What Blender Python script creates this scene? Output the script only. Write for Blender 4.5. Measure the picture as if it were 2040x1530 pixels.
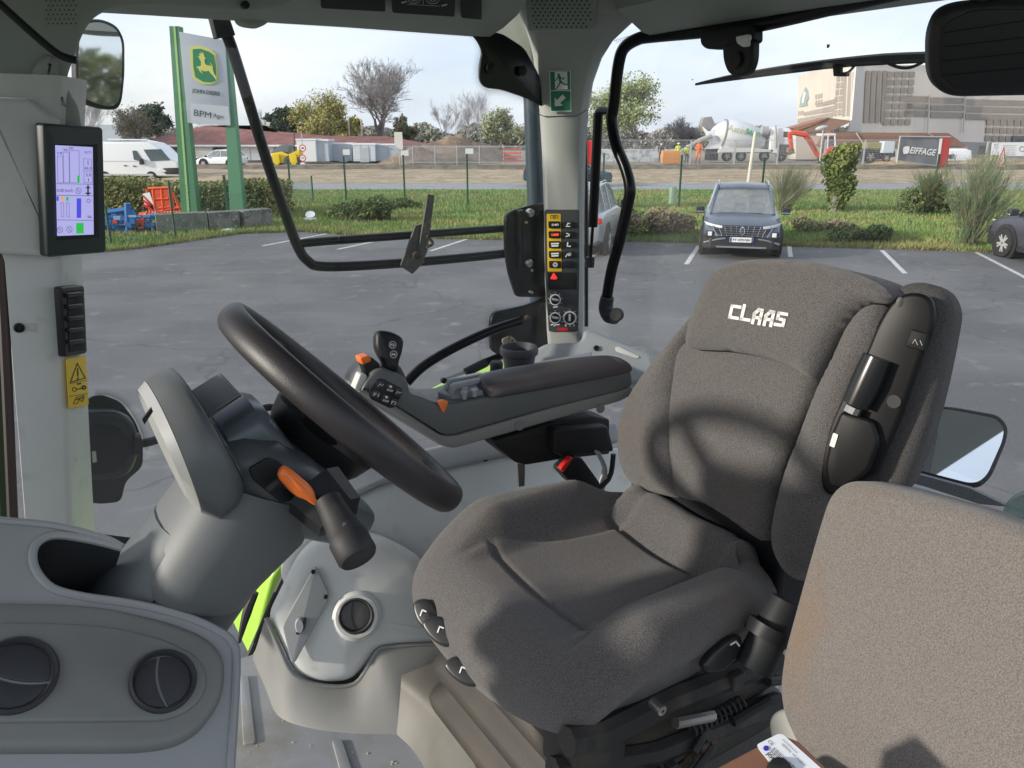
import bpy, math, random
from mathutils import Vector, Matrix
from math import sin, cos, pi, radians
random.seed(7)
for o in list(bpy.data.objects): bpy.data.objects.remove(o)
SC = bpy.context.scene
COL = SC.collection

# ------------------------------------------------------------------ camera
FPX = 1560.0; CXP = 1020.0; CYP = 765.0; HC = 2.9
PITCH = math.atan(500 / FPX); CP, SP = cos(PITCH), sin(PITCH)
cam = bpy.data.cameras.new('camera'); camo = bpy.data.objects.new('camera', cam); COL.objects.link(camo)
camo.location = (0, 0, HC); camo.rotation_euler = (pi / 2 - PITCH, 0, 0)
cam.sensor_width = 36; cam.lens = 36 * FPX / 2040; cam.clip_start = .02; cam.clip_end = 3000
SC.camera = camo
SC.render.resolution_x = 1024; SC.render.resolution_y = 768
SC.view_settings.view_transform = 'Standard'; SC.view_settings.look = 'None'
SC.view_settings.gamma = 1; SC.view_settings.use_curve_mapping = False
SC.view_settings.exposure = 1.1

# ------------------------------------------------------------------ frames
AL = radians(57.6)
RV = Vector((sin(AL), cos(AL), 0)); SV = Vector((-cos(AL), sin(AL), 0)); ZV = Vector((0, 0, 1))
def C(a, b, z): return RV * a + SV * b + ZV * z
def CD(a, b, z): return (RV * a + SV * b + ZV * z).normalized()
CAM = Vector((0, 0, HC))
def ray(u, v):
    x = (u - CXP) / FPX; y = (v - CYP) / FPX
    return Vector((x, CP - y * SP, -SP - y * CP))
def PL(pt, n):
    n = CD(*n) if not isinstance(n, Vector) else n.normalized()
    p = C(*pt) if not isinstance(pt, Vector) else pt
    if n.dot(CAM - p) < 0: n = -n
    return (p, n)
def PA(a): return PL((a, 0, 0), (1, 0, 0))
def PB(b): return PL((0, b, 0), (0, 1, 0))
def PZ(z): return PL((0, 0, z), (0, 0, 1))
def PY(Y): return (Vector((0, Y, 0)), Vector((0, -1, 0)))
def P3(p, q, r):
    n = (q - p).cross(r - p).normalized()
    if n.dot(CAM - p) < 0: n = -n
    return (p, n)
def off(pl, d): return (pl[0] + pl[1] * d, pl[1])
def X(u, v, pl):
    r = ray(u, v); p, n = pl
    return CAM + r * ((p - CAM).dot(n) / r.dot(n))
def XS(pts, pl): return [X(u, v, pl) for u, v in pts]
def G(u, v, z=0): return X(u, v, (Vector((0, 0, z)), ZV))

# ------------------------------------------------------------------ world and sun
SUNV = Vector((-.690, -.232, .215)).normalized()      # towards the sun
w = bpy.data.worlds.new('World'); SC.world = w; w.use_nodes = True
nt = w.node_tree; nt.nodes.clear()
def N(t, **k):
    n = nt.nodes.new(t)
    for a, b in k.items(): setattr(n, a, b)
    return n
wo = N('ShaderNodeOutputWorld'); bg = N('ShaderNodeBackground'); bg.inputs[1].default_value = .1
sk = N('ShaderNodeTexSky', sky_type='NISHITA', sun_disc=False)
sk.sun_elevation = math.asin(SUNV.z); sk.sun_rotation = math.atan2(SUNV.x, SUNV.y) % (2 * pi)
sk.air_density = 1; sk.dust_density = 2.0
tc = N('ShaderNodeTexCoord'); mp = N('ShaderNodeMapping'); mp.inputs['Scale'].default_value = (1, 1, 3.2)
n1 = N('ShaderNodeTexNoise'); n1.inputs['Scale'].default_value = 1.7; n1.inputs['Detail'].default_value = 5; n1.inputs['Roughness'].default_value = .5
cr = N('ShaderNodeValToRGB'); cr.color_ramp.elements[0].position = .36; cr.color_ramp.elements[1].position = .66
cr.color_ramp.elements[0].color = (.60, .60, .60, 1); cr.color_ramp.elements[1].color = (.95, .95, .95, 1)
n2 = N('ShaderNodeTexNoise'); n2.inputs['Scale'].default_value = 2.6; n2.inputs['Detail'].default_value = 4
cc = N('ShaderNodeValToRGB'); cc.color_ramp.elements[0].position = .35; cc.color_ramp.elements[1].position = .68
cc.color_ramp.elements[0].color = (4.0, 4.5, 5.5, 1); cc.color_ramp.elements[1].color = (5.7, 5.85, 6.2, 1)
mx = N('ShaderNodeMixRGB')
L = nt.links.new
L(tc.outputs['Generated'], mp.inputs[0]); L(mp.outputs[0], n1.inputs[0]); L(mp.outputs[0], n2.inputs[0])
L(n1.outputs[0], cr.inputs[0]); L(n2.outputs[0], cc.inputs[0]); L(cr.outputs[0], mx.inputs[0])
L(sk.outputs[0], mx.inputs[1]); L(cc.outputs[0], mx.inputs[2]); L(mx.outputs[0], bg.inputs[0]); L(bg.outputs[0], wo.inputs[0])
sl = bpy.data.lights.new('sun', 'SUN'); sl.energy = 2.0; sl.angle = radians(3.2); sl.color = (1, .93, .82)
so = bpy.data.objects.new('sun', sl); COL.objects.link(so); so.rotation_euler = SUNV.to_track_quat('Z', 'Y').to_euler()

# ------------------------------------------------------------------ materials
MC = {}
def mat(name, col, rough=.6, metal=0, noise=None, bump=None, spec=.5, emit=None, speck=None, coord='Object', stain=None):
    """noise=(scale, col2, contrast lo, hi)  bump=(scale, strength, distance)"""
    if name in MC: return MC[name]
    m = bpy.data.materials.new(name); m.use_nodes = True; t = m.node_tree; b = t.nodes['Principled BSDF']
    b.inputs['Base Color'].default_value = (*col, 1); b.inputs['Roughness'].default_value = rough
    b.inputs['Metallic'].default_value = metal; b.inputs['Specular IOR Level'].default_value = spec
    b.inputs['Base Color'].default_value = (*col, 1)
    if emit:
        b.inputs['Emission Color'].default_value = (*emit[:3], 1); b.inputs['Emission Strength'].default_value = emit[3]
    geo = t.nodes.new('ShaderNodeNewGeometry'); src = geo.outputs['Position']
    last = None
    for spec_ in [q for q in (noise, stain, speck) if q]:
        sc, c2, lo, hi = spec_[:4]
        nz = t.nodes.new('ShaderNodeTexNoise'); nz.inputs['Scale'].default_value = sc; nz.inputs['Detail'].default_value = spec_[4] if len(spec_) > 4 else 4
        rp = t.nodes.new('ShaderNodeValToRGB'); rp.color_ramp.elements[0].position = lo; rp.color_ramp.elements[1].position = hi
        mi = t.nodes.new('ShaderNodeMixRGB')
        t.links.new(src, nz.inputs['Vector']); t.links.new(nz.outputs[0], rp.inputs[0]); t.links.new(rp.outputs[0], mi.inputs[0])
        if last: t.links.new(last, mi.inputs[1])
        else: mi.inputs[1].default_value = (*col, 1)
        mi.inputs[2].default_value = (*c2, 1); last = mi.outputs[0]
    if last: t.links.new(last, b.inputs['Base Color'])
    if bump:
        nz = t.nodes.new('ShaderNodeTexNoise'); nz.inputs['Scale'].default_value = bump[0]; nz.inputs['Detail'].default_value = 3
        bp = t.nodes.new('ShaderNodeBump'); bp.inputs['Strength'].default_value = bump[1]; bp.inputs['Distance'].default_value = bump[2]
        t.links.new(src, nz.inputs['Vector']); t.links.new(nz.outputs[0], bp.inputs['Height']); t.links.new(bp.outputs[0], b.inputs['Normal'])
    MC[name] = m; return m
def glassmat(name, tint=(1, 1, 1), gl=.07, dust=.03, rough=0):
    if name in MC: return MC[name]
    m = bpy.data.materials.new(name); m.use_nodes = True; t = m.node_tree; t.nodes.clear()
    o = t.nodes.new('ShaderNodeOutputMaterial'); tr = t.nodes.new('ShaderNodeBsdfTransparent'); g = t.nodes.new('ShaderNodeBsdfGlossy'); d = t.nodes.new('ShaderNodeBsdfDiffuse')
    tr.inputs[0].default_value = (*tint, 1); g.inputs['Roughness'].default_value = rough
    geo = t.nodes.new('ShaderNodeNewGeometry'); nz = t.nodes.new('ShaderNodeTexNoise'); nz.inputs['Scale'].default_value = 4; nz.inputs['Detail'].default_value = 10; nz.inputs['Roughness'].default_value = .7
    mu = t.nodes.new('ShaderNodeMath'); mu.operation = 'MULTIPLY'; mu.inputs[1].default_value = dust * 2
    t.links.new(geo.outputs['Position'], nz.inputs['Vector']); t.links.new(nz.outputs[0], mu.inputs[0])
    m1 = t.nodes.new('ShaderNodeMixShader'); m1.inputs[0].default_value = gl; m2 = t.nodes.new('ShaderNodeMixShader')
    d.inputs[0].default_value = (.8, .82, .85, 1)
    t.links.new(tr.outputs[0], m1.inputs[1]); t.links.new(g.outputs[0], m1.inputs[2])
    t.links.new(mu.outputs[0], m2.inputs[0]); t.links.new(m1.outputs[0], m2.inputs[1]); t.links.new(d.outputs[0], m2.inputs[2]); t.links.new(m2.outputs[0], o.inputs[0])
    MC[name] = m; return m

TRIM = mat('light_trim', (.60, .61, .585), .5, noise=(3, (.54, .545, .52), .4, .7), bump=(900, .25, .0006), stain=(22, (.47, .46, .42), .6, .8))
ROOF = mat('roof_trim', (.30, .33, .295), .6, noise=(4, (.26, .285, .255), .4, .7), bump=(900, .25, .0006))
COOL = mat('cool_trim', (.31, .33, .35), .5, bump=(900, .25, .0006), noise=(7, (.26, .275, .29), .45, .75))
SHEL = mat('taupe_trim', (.22, .222, .212), .55, bump=(900, .25, .0006), noise=(5, (.17, .168, .155), .42, .7))
GREY = mat('dark_grey_plastic', (.105, .112, .113), .45, bump=(1400, .35, .0005), noise=(9, (.115, .118, .115), .5, .7), speck=(160, (.2, .2, .19), .72, .8))
COLM = mat('column_plastic', (.08, .092, .098), .48, bump=(1400, .3, .0005))
BLK = mat('black_plastic', (.015, .016, .018), .45, spec=.32, bump=(1200, .3, .0004))
BLKR = mat('black_rubber', (.02, .02, .023), .62, noise=(30, (.035, .035, .035), .5, .8), bump=(900, .3, .0005))
WHEELM = mat('wheel_leatherette', (.028, .025, .027), .42, bump=(700, .5, .0008))
PAINTB = mat('black_paint', (.006, .006, .008), .28, spec=.25)
STEEL = mat('steel', (.5, .5, .48), .35, metal=1)
RUST = mat('rusty_steel', (.10, .06, .04), .8, noise=(60, (.03, .025, .02), .4, .6), bump=(200, .6, .002))
DIRTB = mat('dusty_black', (.025, .025, .025), .6, noise=(14, (.10, .085, .065), .5, .78), bump=(300, .3, .001))
ORANGE = mat('orange_plastic', (.85, .19, .03), .35)
RED = mat('red_plastic', (.6, .02, .015), .4)
YEL = mat('yellow_label', (.78, .52, .02), .45)
INK = mat('black_print', (.012, .012, .012), .5)
WHT = mat('white_print', (.8, .8, .8), .5)
GREYP = mat('grey_print', (.45, .46, .47), .5)
ARM = mat('armrest_pad', (.062, .055, .062), .42, bump=(600, .3, .0006), noise=(18, (.078, .066, .062), .45, .75))
def fabric(name, c1, c2, stain, sc=900):
    m = mat(name, c1, .95, spec=.15, noise=(sc, c2, .40, .60, 2), stain=(4.5, stain, .52, .80, 6), bump=(sc * .8, .9, .0025))
    b = m.node_tree.nodes['Principled BSDF']
    b.inputs['Sheen Weight'].default_value = .25; b.inputs['Sheen Roughness'].default_value = .5
    return m
FAB = fabric('seat_fabric', (.070, .066, .066), (.165, .154, .151), (.135, .108, .085), 760)
FAB2 = fabric('side_fabric', (.135, .122, .113), (.215, .195, .182), (.21, .135, .075), 620)
GLASS = glassmat('window_glass', (.985, .995, .99), .016, .016)
MIRR = mat('mirror', (.85, .87, .9), .02, metal=1)

# ------------------------------------------------------------------ mesh builder
def srgb(r, g, b): return tuple(((c / 255) / 12.92 if c / 255 <= .04045 else ((c / 255 + .055) / 1.055) ** 2.4) for c in (r, g, b))
class M:
    def __init__(s): s.v = []; s.f = []
    def add(s, vs, fs):
        k = len(s.v); s.v += [Vector(q) for q in vs]; s.f += [tuple(i + k for i in f) for f in fs]; return s
    def box(s, c, h, ax=None):
        ax = ax or (Vector((1, 0, 0)), Vector((0, 1, 0)), ZV); c = Vector(c)
        vs = [c + ax[0] * (h[0] * i) + ax[1] * (h[1] * j) + ax[2] * (h[2] * k) for i in (-1, 1) for j in (-1, 1) for k in (-1, 1)]
        return s.add(vs, [(0, 1, 3, 2), (4, 6, 7, 5), (0, 4, 5, 1), (2, 3, 7, 6), (0, 2, 6, 4), (1, 5, 7, 3)])
    def cbox(s, a0, a1, b0, b1, z0, z1):
        return s.box(C((a0 + a1) / 2, (b0 + b1) / 2, (z0 + z1) / 2), (abs(a1 - a0) / 2, abs(b1 - b0) / 2, abs(z1 - z0) / 2), (RV, SV, ZV))
    def loft(s, rings, cap=True, closed=True):
        n = len(rings[0]); vs = [p for r in rings for p in r]; fs = []
        for i in range(len(rings) - 1):
            for j in range(n if closed else n - 1):
                k = (j + 1) % n; fs.append((i * n + j, i * n + k, (i + 1) * n + k, (i + 1) * n + j))
        if cap: fs += [tuple(range(n))[::-1], tuple((len(rings) - 1) * n + j for j in range(n))]
        return s.add(vs, fs)
    def tube(s, pts, r, seg=10, smooth=0, cap=True, flat=1.0, up=None):
        pts = [Vector(p) for p in pts]
        rr = r if isinstance(r, (list, tuple)) else [r] * len(pts)
        if smooth:
            q = []; q2 = []
            for i in range(len(pts) - 1):
                p0 = pts[max(i - 1, 0)]; p1 = pts[i]; p2 = pts[i + 1]; p3 = pts[min(i + 2, len(pts) - 1)]
                for k in range(smooth):
                    t = k / smooth
                    q.append(.5 * ((2 * p1) + (p2 - p0) * t + (2 * p0 - 5 * p1 + 4 * p2 - p3) * t * t + (3 * p1 - p0 - 3 * p2 + p3) * t ** 3)); q2.append(rr[i] * (1 - t) + rr[i + 1] * t)
            pts = q + [pts[-1]]; rr = q2 + [rr[-1]]
        t0 = (pts[1] - pts[0]).normalized(); u = up.copy() if up else (ZV if abs(t0.z) < .9 else Vector((1, 0, 0)))
        rings = []
        for i, p in enumerate(pts):
            t = (pts[min(i + 1, len(pts) - 1)] - pts[max(i - 1, 0)]).normalized()
            u = (u - t * u.dot(t)).normalized(); v = t.cross(u)
            rings.append([p + (u * cos(2 * pi * k / seg) * flat + v * sin(2 * pi * k / seg)) * rr[i] for k in range(seg)])
        return s.loft(rings, cap)
    def lathe(s, o, ax, prof, seg=24, e=1.0, cap=True, up=None):
        ax = ax.normalized(); u = up or (ZV if abs(ax.z) < .9 else Vector((1, 0, 0))); u = (u - ax * u.dot(ax)).normalized(); v = ax.cross(u)
        return s.loft([[o + ax * h + (u * cos(2 * pi * k / seg) * r + v * sin(2 * pi * k / seg) * r * e) for k in range(seg)] for r, h in prof], cap)
    def slab(s, pts, n, t, r=.004, crown=0, rings=5, pillow=False, topf=None, back=False):
        pts = [Vector(p) for p in pts]; c = sum(pts, Vector()) / len(pts); N_ = len(pts)
        e1 = (pts[1] - pts[0]); e1 = (e1 - n * e1.dot(n)).normalized(); e2 = n.cross(e1)
        p2 = [((p - c).dot(e1), (p - c).dot(e2)) for p in pts]
        ar = sum(p2[i][0] * p2[(i + 1) % N_][1] - p2[(i + 1) % N_][0] * p2[i][1] for i in range(N_))
        if ar < 0: p2.reverse()
        cx_ = (max(p[0] for p in p2) + min(p[0] for p in p2)) / 2; cy_ = (max(p[1] for p in p2) + min(p[1] for p in p2)) / 2
        hx = max(p[0] for p in p2) - cx_; hy = max(p[1] for p in p2) - cy_
        nr = []
        for i in range(N_):
            a, b, d = p2[i - 1], p2[i], p2[(i + 1) % N_]
            v1 = Vector((b[0] - a[0], b[1] - a[1])); v2 = Vector((d[0] - b[0], d[1] - b[1]))
            if v1.length < 1e-9: v1 = v2
            if v2.length < 1e-9: v2 = v1
            v1.normalize(); v2.normalize()
            m_ = Vector((-(v1.y + v2.y), v1.x + v2.x)); l = m_.length
            m_ = m_ / l if l > 1e-6 else Vector((-v1.y, v1.x))
            k = max(.35, Vector((-v1.y, v1.x)).dot(m_)); nr.append(m_ / k)
        def ring(ins, h):
            o = []
            for i, p in enumerate(p2):
                if pillow: q = (cx_ + (p[0] - cx_) * (1 - ins / hx), cy_ + (p[1] - cy_) * (1 - ins / hy))
                else: q = (p[0] + nr[i].x * ins, p[1] + nr[i].y * ins)
                o.append([q[0], q[1], h])
            return o
        rg = []
        if r > 0 and t > 2 * r and back:
            for k in range(3): th = pi / 2 * k / 3; rg.append(ring(r * (1 - sin(th)), -t + r * (1 - cos(th))))
            rg.append(ring(0, -t + r))
        else: rg.append(ring(0, -t))
        ns = 5 if r > .01 else 3
        if r > 0:
            for k in range(ns + 1):
                th = pi / 2 * k / ns; rg.append(ring(r * (1 - cos(th)), -r + r * sin(th)))
        else: rg.append(ring(0, 0))
        vs = []; fs = []
        if crown or topf:
            base = rg[-1]; gx = sum(q[0] for q in base) / N_; gy = sum(q[1] for q in base) / N_
            for k in range(1, rings):
                sc = 1 - k / rings; rg.append([[gx + (q[0] - gx) * sc, gy + (q[1] - gy) * sc, crown * (1 - sc * sc)] for q in base])
            if topf:
                for ri, rr_ in enumerate(rg[1:]):
                    for q in rr_: q[2] += topf(c + e1 * q[0] + e2 * q[1])
        for rr_ in rg: vs += [c + e1 * q[0] + e2 * q[1] + n * q[2] for q in rr_]
        for i in range(len(rg) - 1):
            for j in range(N_):
                k = (j + 1) % N_; fs.append((i * N_ + j, i * N_ + k, (i + 1) * N_ + k, (i + 1) * N_ + j))
        fs.append(tuple(range(N_))[::-1])
        if crown or topf:
            h = crown + (topf(c + e1 * gx + e2 * gy) if topf else 0)
            vs.append(c + e1 * gx + e2 * gy + n * h); l = len(vs) - 1; b0 = (len(rg) - 1) * N_
            fs += [(b0 + j, b0 + (j + 1) % N_, l) for j in range(N_)]
        else: fs.append(tuple((len(rg) - 1) * N_ + j for j in range(N_)))
        return s.add(vs, fs)
    def puff(s, pts, n, R, T, depth=.06, sp=.009, topf=None):
        """cushion: any outline inflated by distance to its edge"""
        import numpy as np
        from mathutils.geometry import delaunay_2d_cdt
        pts = [Vector(p) for p in pts]; c = sum(pts, Vector()) / len(pts); e1 = (pts[1] - pts[0]); e1 = (e1 - n * e1.dot(n)).normalized(); e2 = n.cross(e1)
        p2 = np.array([((p - c).dot(e1), (p - c).dot(e2)) for p in pts]); A = p2; B = np.roll(p2, -1, 0); AB = B - A; L2 = (AB ** 2).sum(1) + 1e-12
        x0, y0 = p2.min(0); x1, y1 = p2.max(0); g = []
        def info(P):
            W_ = P[:, None, :] - A[None]; t = np.clip((W_ * AB).sum(2) / L2, 0, 1); d = np.sqrt(((W_ - t[..., None] * AB) ** 2).sum(2)).min(1)
            c1 = (A[None, :, 1] > P[:, None, 1]) != (B[None, :, 1] > P[:, None, 1]); xi = A[:, 0] + (P[:, None, 1] - A[:, 1]) / (AB[:, 1] + 1e-15) * AB[:, 0]; return d, (c1 & (P[:, None, 0] < xi)).sum(1) % 2 == 1
        ny = int((y1 - y0) / (sp * .866)) + 1; nx = int((x1 - x0) / sp) + 1
        P = np.array([(x0 + (i + .5 * (j % 2)) * sp, y0 + j * sp * .866) for j in range(ny) for i in range(nx)]); d, ins = info(P); P = P[ins & (d > sp * .3)]
        # extra ring close to the edge for a round shoulder
        allp = [Vector(q) for q in p2] + [Vector(q) for q in P]; N_ = len(p2)
        vs, es, fs, *_ = delaunay_2d_cdt(allp, [(i, (i + 1) % N_) for i in range(N_)], [], 1, 1e-6)
        Q = np.array([tuple(v) for v in vs]); d, _i = info(Q); k = np.clip(d / R, 0, 1); h = T * np.sqrt(1 - (1 - k) ** 2)
        out = []
        for q, hh in zip(Q, h):
            w_ = c + e1 * float(q[0]) + e2 * float(q[1]); out.append(w_ + n * (float(hh) + (topf(w_) * min(1, hh / T * 1.2) if topf else 0)))
        k0 = len(s.v); s.v += out; s.f += [tuple(i + k0 for i in f) for f in fs]
        m_ = len(s.v); s.v += [p for p in pts] + [p - n * depth for p in pts]; s.f += [(m_ + i, m_ + (i + 1) % N_, m_ + N_ + (i + 1) % N_, m_ + N_ + i) for i in range(N_)]; s.f.append(tuple(m_ + N_ + i for i in range(N_)))
        return s
    def quad(s, a, b, c, d): return s.add([a, b, c, d], [(0, 1, 2, 3)])
def cat(pts, k=6, closed=True):
    out = []; n = len(pts); rng = range(n if closed else n - 1)
    for i in rng:
        g = (lambda j: Vector(pts[j % n])) if closed else (lambda j: Vector(pts[max(0, min(n - 1, j))]))
        p0, p1, p2, p3 = g(i - 1), g(i), g(i + 1), g(i + 2)
        for q in range(k):
            t = q / k; out.append(.5 * ((2 * p1) + (p2 - p0) * t + (2 * p0 - 5 * p1 + 4 * p2 - p3) * t * t + (3 * p1 - p0 - 3 * p2 + p3) * t ** 3))
    if not closed: out.append(Vector(pts[-1]))
    return out
def rp(pts, r, k=4):
    out = []; n = len(pts)
    for i in range(n):
        a, b, d = Vector(pts[i - 1]), Vector(pts[i]), Vector(pts[(i + 1) % n]); ri = r[i] if isinstance(r, (list, tuple)) else r
        l1 = min(ri, (a - b).length * .45); l2 = min(ri, (d - b).length * .45)
        s = b + (a - b).normalized() * l1; e = b + (d - b).normalized() * l2
        for q in range(k + 1):
            t = q / k; out.append(s * (1 - t) ** 2 + b * 2 * t * (1 - t) + e * t * t)
    return out
ORG = {}
def finish(ob, smooth=True, ang=32):
    me = ob.data
    if smooth:
        me.polygons.foreach_set('use_smooth', [True] * len(me.polygons)); me.set_sharp_from_angle(angle=radians(ang))
    me.update()
def obj(name, m, material, parent=None, smooth=True, ang=32, sub=0, bev=0, loc=None, kind=None):
    me = bpy.data.meshes.new(name)
    if parent is not None: o = ORG[parent.name]
    elif loc is not None: o = Vector(loc)
    else:
        xs = [v.x for v in m.v]; ys = [v.y for v in m.v]; zs = [v.z for v in m.v]; o = Vector(((min(xs) + max(xs)) / 2, (min(ys) + max(ys)) / 2, min(zs)))
    me.from_pydata([v - o for v in m.v], [], m.f)
    for q in (material if isinstance(material, (list, tuple)) else [material]): me.materials.append(q)
    ob = bpy.data.objects.new(name, me); COL.objects.link(ob)
    import bmesh
    bm = bmesh.new(); bm.from_mesh(me); bmesh.ops.recalc_face_normals(bm, faces=bm.faces); bm.to_mesh(me); bm.free()
    if parent is not None: ob.parent = parent
    else: ob.location = o
    ORG[ob.name] = o
    if bev:
        b = ob.modifiers.new('bevel', 'BEVEL'); b.width = bev; b.segments = 2; b.limit_method = 'ANGLE'; b.angle_limit = radians(40)
    if sub:
        q = ob.modifiers.new('sub', 'SUBSURF'); q.levels = sub; q.render_levels = sub
    finish(ob, smooth, ang)
    if kind: ob['kind'] = kind
    return ob
def tag(o, label, catg, group=None):
    o['label'] = label; o['category'] = catg
    if group: o['group'] = group
    return o
def thing(name, loc, label, catg, group=None):
    o = bpy.data.objects.new(name, None); COL.objects.link(o); o.location = loc; o.empty_display_size = .1; ORG[o.name] = Vector(loc)
    return tag(o, label, catg, group)
def copy_tree(o, parent=None):
    c = o.copy(); COL.objects.link(c); ORG[c.name] = ORG[o.name]
    if parent: c.parent = parent
    for ch in list(o.children): copy_tree(ch, c)
    return c
_TX = {}
def glyph(s, bold=False):
    if s in _TX: return _TX[s]
    cu = bpy.data.curves.new('t', 'FONT'); cu.body = s; cu.align_x = 'CENTER'; cu.align_y = 'CENTER'; cu.size = 1; cu.extrude = .0
    cu.resolution_u = 3
    if bold: cu.offset = .025
    ob = bpy.data.objects.new('t', cu); COL.objects.link(ob); bpy.context.view_layer.update()
    me = ob.evaluated_get(bpy.context.evaluated_depsgraph_get()).to_mesh()
    r = ([tuple(v.co) for v in me.vertices], [tuple(p.vertices) for p in me.polygons]); ob.to_mesh_clear()
    bpy.data.objects.remove(ob); bpy.data.curves.remove(cu); _TX[s] = r; return r
def text(m, s, o, U, V, h, wd=None, lift=0, n=None, bold=False, shear=0):
    vs, fs = glyph(s, bold)
    if not vs: return m
    x0 = min(v[0] for v in vs); x1 = max(v[0] for v in vs); y0 = min(v[1] for v in vs); y1 = max(v[1] for v in vs)
    sy = h / (y1 - y0); sx = (wd / (x1 - x0)) if wd else sy
    return m.add([o + U * (((v[0] - (x0 + x1) / 2) * sx) + shear * (v[1] - (y0 + y1) / 2) * sy) + V * ((v[1] - (y0 + y1) / 2) * sy) + (n * lift if n else Vector()) for v in vs], fs)
def ptext(m, s, pxq, pl, lift=.001, bold=False, shear=0):
    """text filling the quad given by left-middle px, right-middle px, height in px, on a plane"""
    (u0, v0), (u1, v1), h = pxq; A = X(u0, v0, pl); B = X(u1, v1, pl); U = (B - A).normalized()
    V = pl[1].cross(U)
    if V.dot(X(u0, v0 - 5, pl) - A) < 0: V = -V
    mid = ((u0 + u1) / 2, (v0 + v1) / 2); hh = (X(mid[0], mid[1] - h / 2, pl) - X(mid[0], mid[1] + h / 2, pl)).length
    return text(m, s, (A + B) / 2 + pl[1] * lift, U, V, hh, (B - A).length, bold=bold, shear=shear)
def flat(m, pxs, pl, lift=.0008):
    q = [p + pl[1] * lift for p in XS(pxs, pl)]; return m.add(q, [tuple(range(len(q)))])
def pslab(name, px, pl, t, material, parent=None, r=.004, smooth=0, rnd=0, crown=0, pillow=False, back=False, rings=5, topf=None, ang=32, kind=None):
    pts = [Vector((*p, 0)) for p in px]
    if rnd: pts = rp(pts, rnd)
    if smooth: pts = cat(pts, smooth)
    m = M().slab([X(p.x, p.y, pl) for p in pts], pl[1], t, r, crown, rings, pillow, topf, back)
    return obj(name, m, material, parent, ang=ang, kind=kind)
def ppuff(name, px, pl, R, T, material, parent, depth=.06, smooth=4, sp=.009, topf=None):
    pts = cat([Vector((*p, 0)) for p in px], smooth); m = M().puff([X(p.x, p.y, pl) - pl[1] * T for p in pts], pl[1], R, T, depth, sp, topf)
    import bmesh
    o = obj(name, m, material, parent, ang=180); bm = bmesh.new(); bm.from_mesh(o.data); bmesh.ops.remove_doubles(bm, verts=bm.verts, dist=1e-5); bmesh.ops.recalc_face_normals(bm, faces=bm.faces); bm.to_mesh(o.data); bm.free(); o.data.polygons.foreach_set('use_smooth', [True] * len(o.data.polygons)); o.data.set_sharp_from_angle(angle=radians(75)); return o
def circ(c, r, n=20, e=1): return [(c[0] + r * cos(2 * pi * k / n), c[1] + r * e * sin(2 * pi * k / n)) for k in range(n)]
# =================================================================== GROUND
def poly(name, pts, z, m, kind='structure', sub=False):
    mm = M(); mm.add([Vector((x, y, z)) for x, y in pts], [tuple(range(len(pts)))])
    return obj(name, mm, m, smooth=False, kind=kind)
SOIL = mat('far_ground', (.20, .19, .13), .95, noise=(.15, (.26, .22, .16), .4, .65, 6), stain=(2.2, (.16, .18, .07), .5, .7, 6))
GRASSG = mat('grass_ground', (.11, .16, .045), .95, noise=(.5, (.20, .23, .08), .4, .62, 6), stain=(5, (.05, .09, .022), .5, .72, 6))
ASPH = mat('asphalt', (.098, .098, .102), .8, noise=(.45, (.135, .134, .136), .42, .62, 8), stain=(2.5, (.24, .235, .225), .60, .80, 8), speck=(95, (.30, .30, .30), .60, .70, 2), bump=(150, .8, .006))
ROADM = mat('service_road', (.26, .27, .28), .8, noise=(2, (.33, .33, .33), .4, .7))
STRAW = mat('straw_dirt', (.34, .255, .17), .95, noise=(.8, (.44, .35, .24), .4, .6, 8), stain=(3, (.24, .19, .12), .52, .7, 8), bump=(8, .6, .05))
GRAVEL = mat('site_gravel', (.33, .28, .23), .95, noise=(.6, (.27, .24, .20), .4, .6, 8), bump=(6, .6, .05))
poly('ground', [(-900, -300), (900, -300), (900, 900), (-900, 900)], -.02, SOIL)
poly('meadow', [(-120, -90), (150, -90), (150, -7), (-120, -7)], .004, GRASSG)
poly('grass_verge', [(-80, 19), (80, 19), (80, 44), (-80, 44)], -.008, GRASSG)
ea = [G(u, v) for u, v in ((-60, 545), (160, 507), (280, 495), (350, 485), (480, 466), (600, 462), (780, 474), (1000, 478), (1300, 482), (1600, 492), (1900, 500), (2200, 512))]
poly('asphalt_lot', [(-60, -40)] + [(-60, 17)] + [(p.x, p.y) for p in ea] + [(60, 18.5), (60, -40)], .0, ASPH)
poly('service_road', [(-80, 43.5), (80, 43.5), (80, 49), (-80, 49)], -.004, ROADM)
# straw bank with relief
def strip(name, y0, y1, nx, ny, hf, m, x0=-70, x1=75, kind='structure'):
    mm = M(); random.seed(11); vs = []; fs = []
    for j in range(ny + 1):
        for i in range(nx + 1):
            x = x0 + (x1 - x0) * i / nx; y = y0 + (y1 - y0) * j / ny; vs.append(Vector((x, y, hf(x, y, j / ny))))
    for j in range(ny):
        for i in range(nx): a = j * (nx + 1) + i; fs.append((a, a + 1, a + nx + 2, a + nx + 1))
    mm.add(vs, fs); return obj(name, mm, m, kind=kind, ang=60)
from mathutils import noise as NZ
strip('straw_bank', 49, 66, 160, 14, lambda x, y, t: .0 + (.35 * sin(pi * t) + .10 * NZ.noise(Vector((x * .5, y * .5, 0)))) * min(1, t * 6) , STRAW)
strip('dark_kerb_bank', 66, 69, 160, 5, lambda x, y, t: .0 + .42 * sin(pi * t) * (1 + .2 * NZ.noise(Vector((x, y, 3)))), mat('dark_earth', (.13, .10, .075), .95, noise=(1.5, (.20, .16, .12), .4, .6), bump=(8, .6, .05)))
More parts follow.
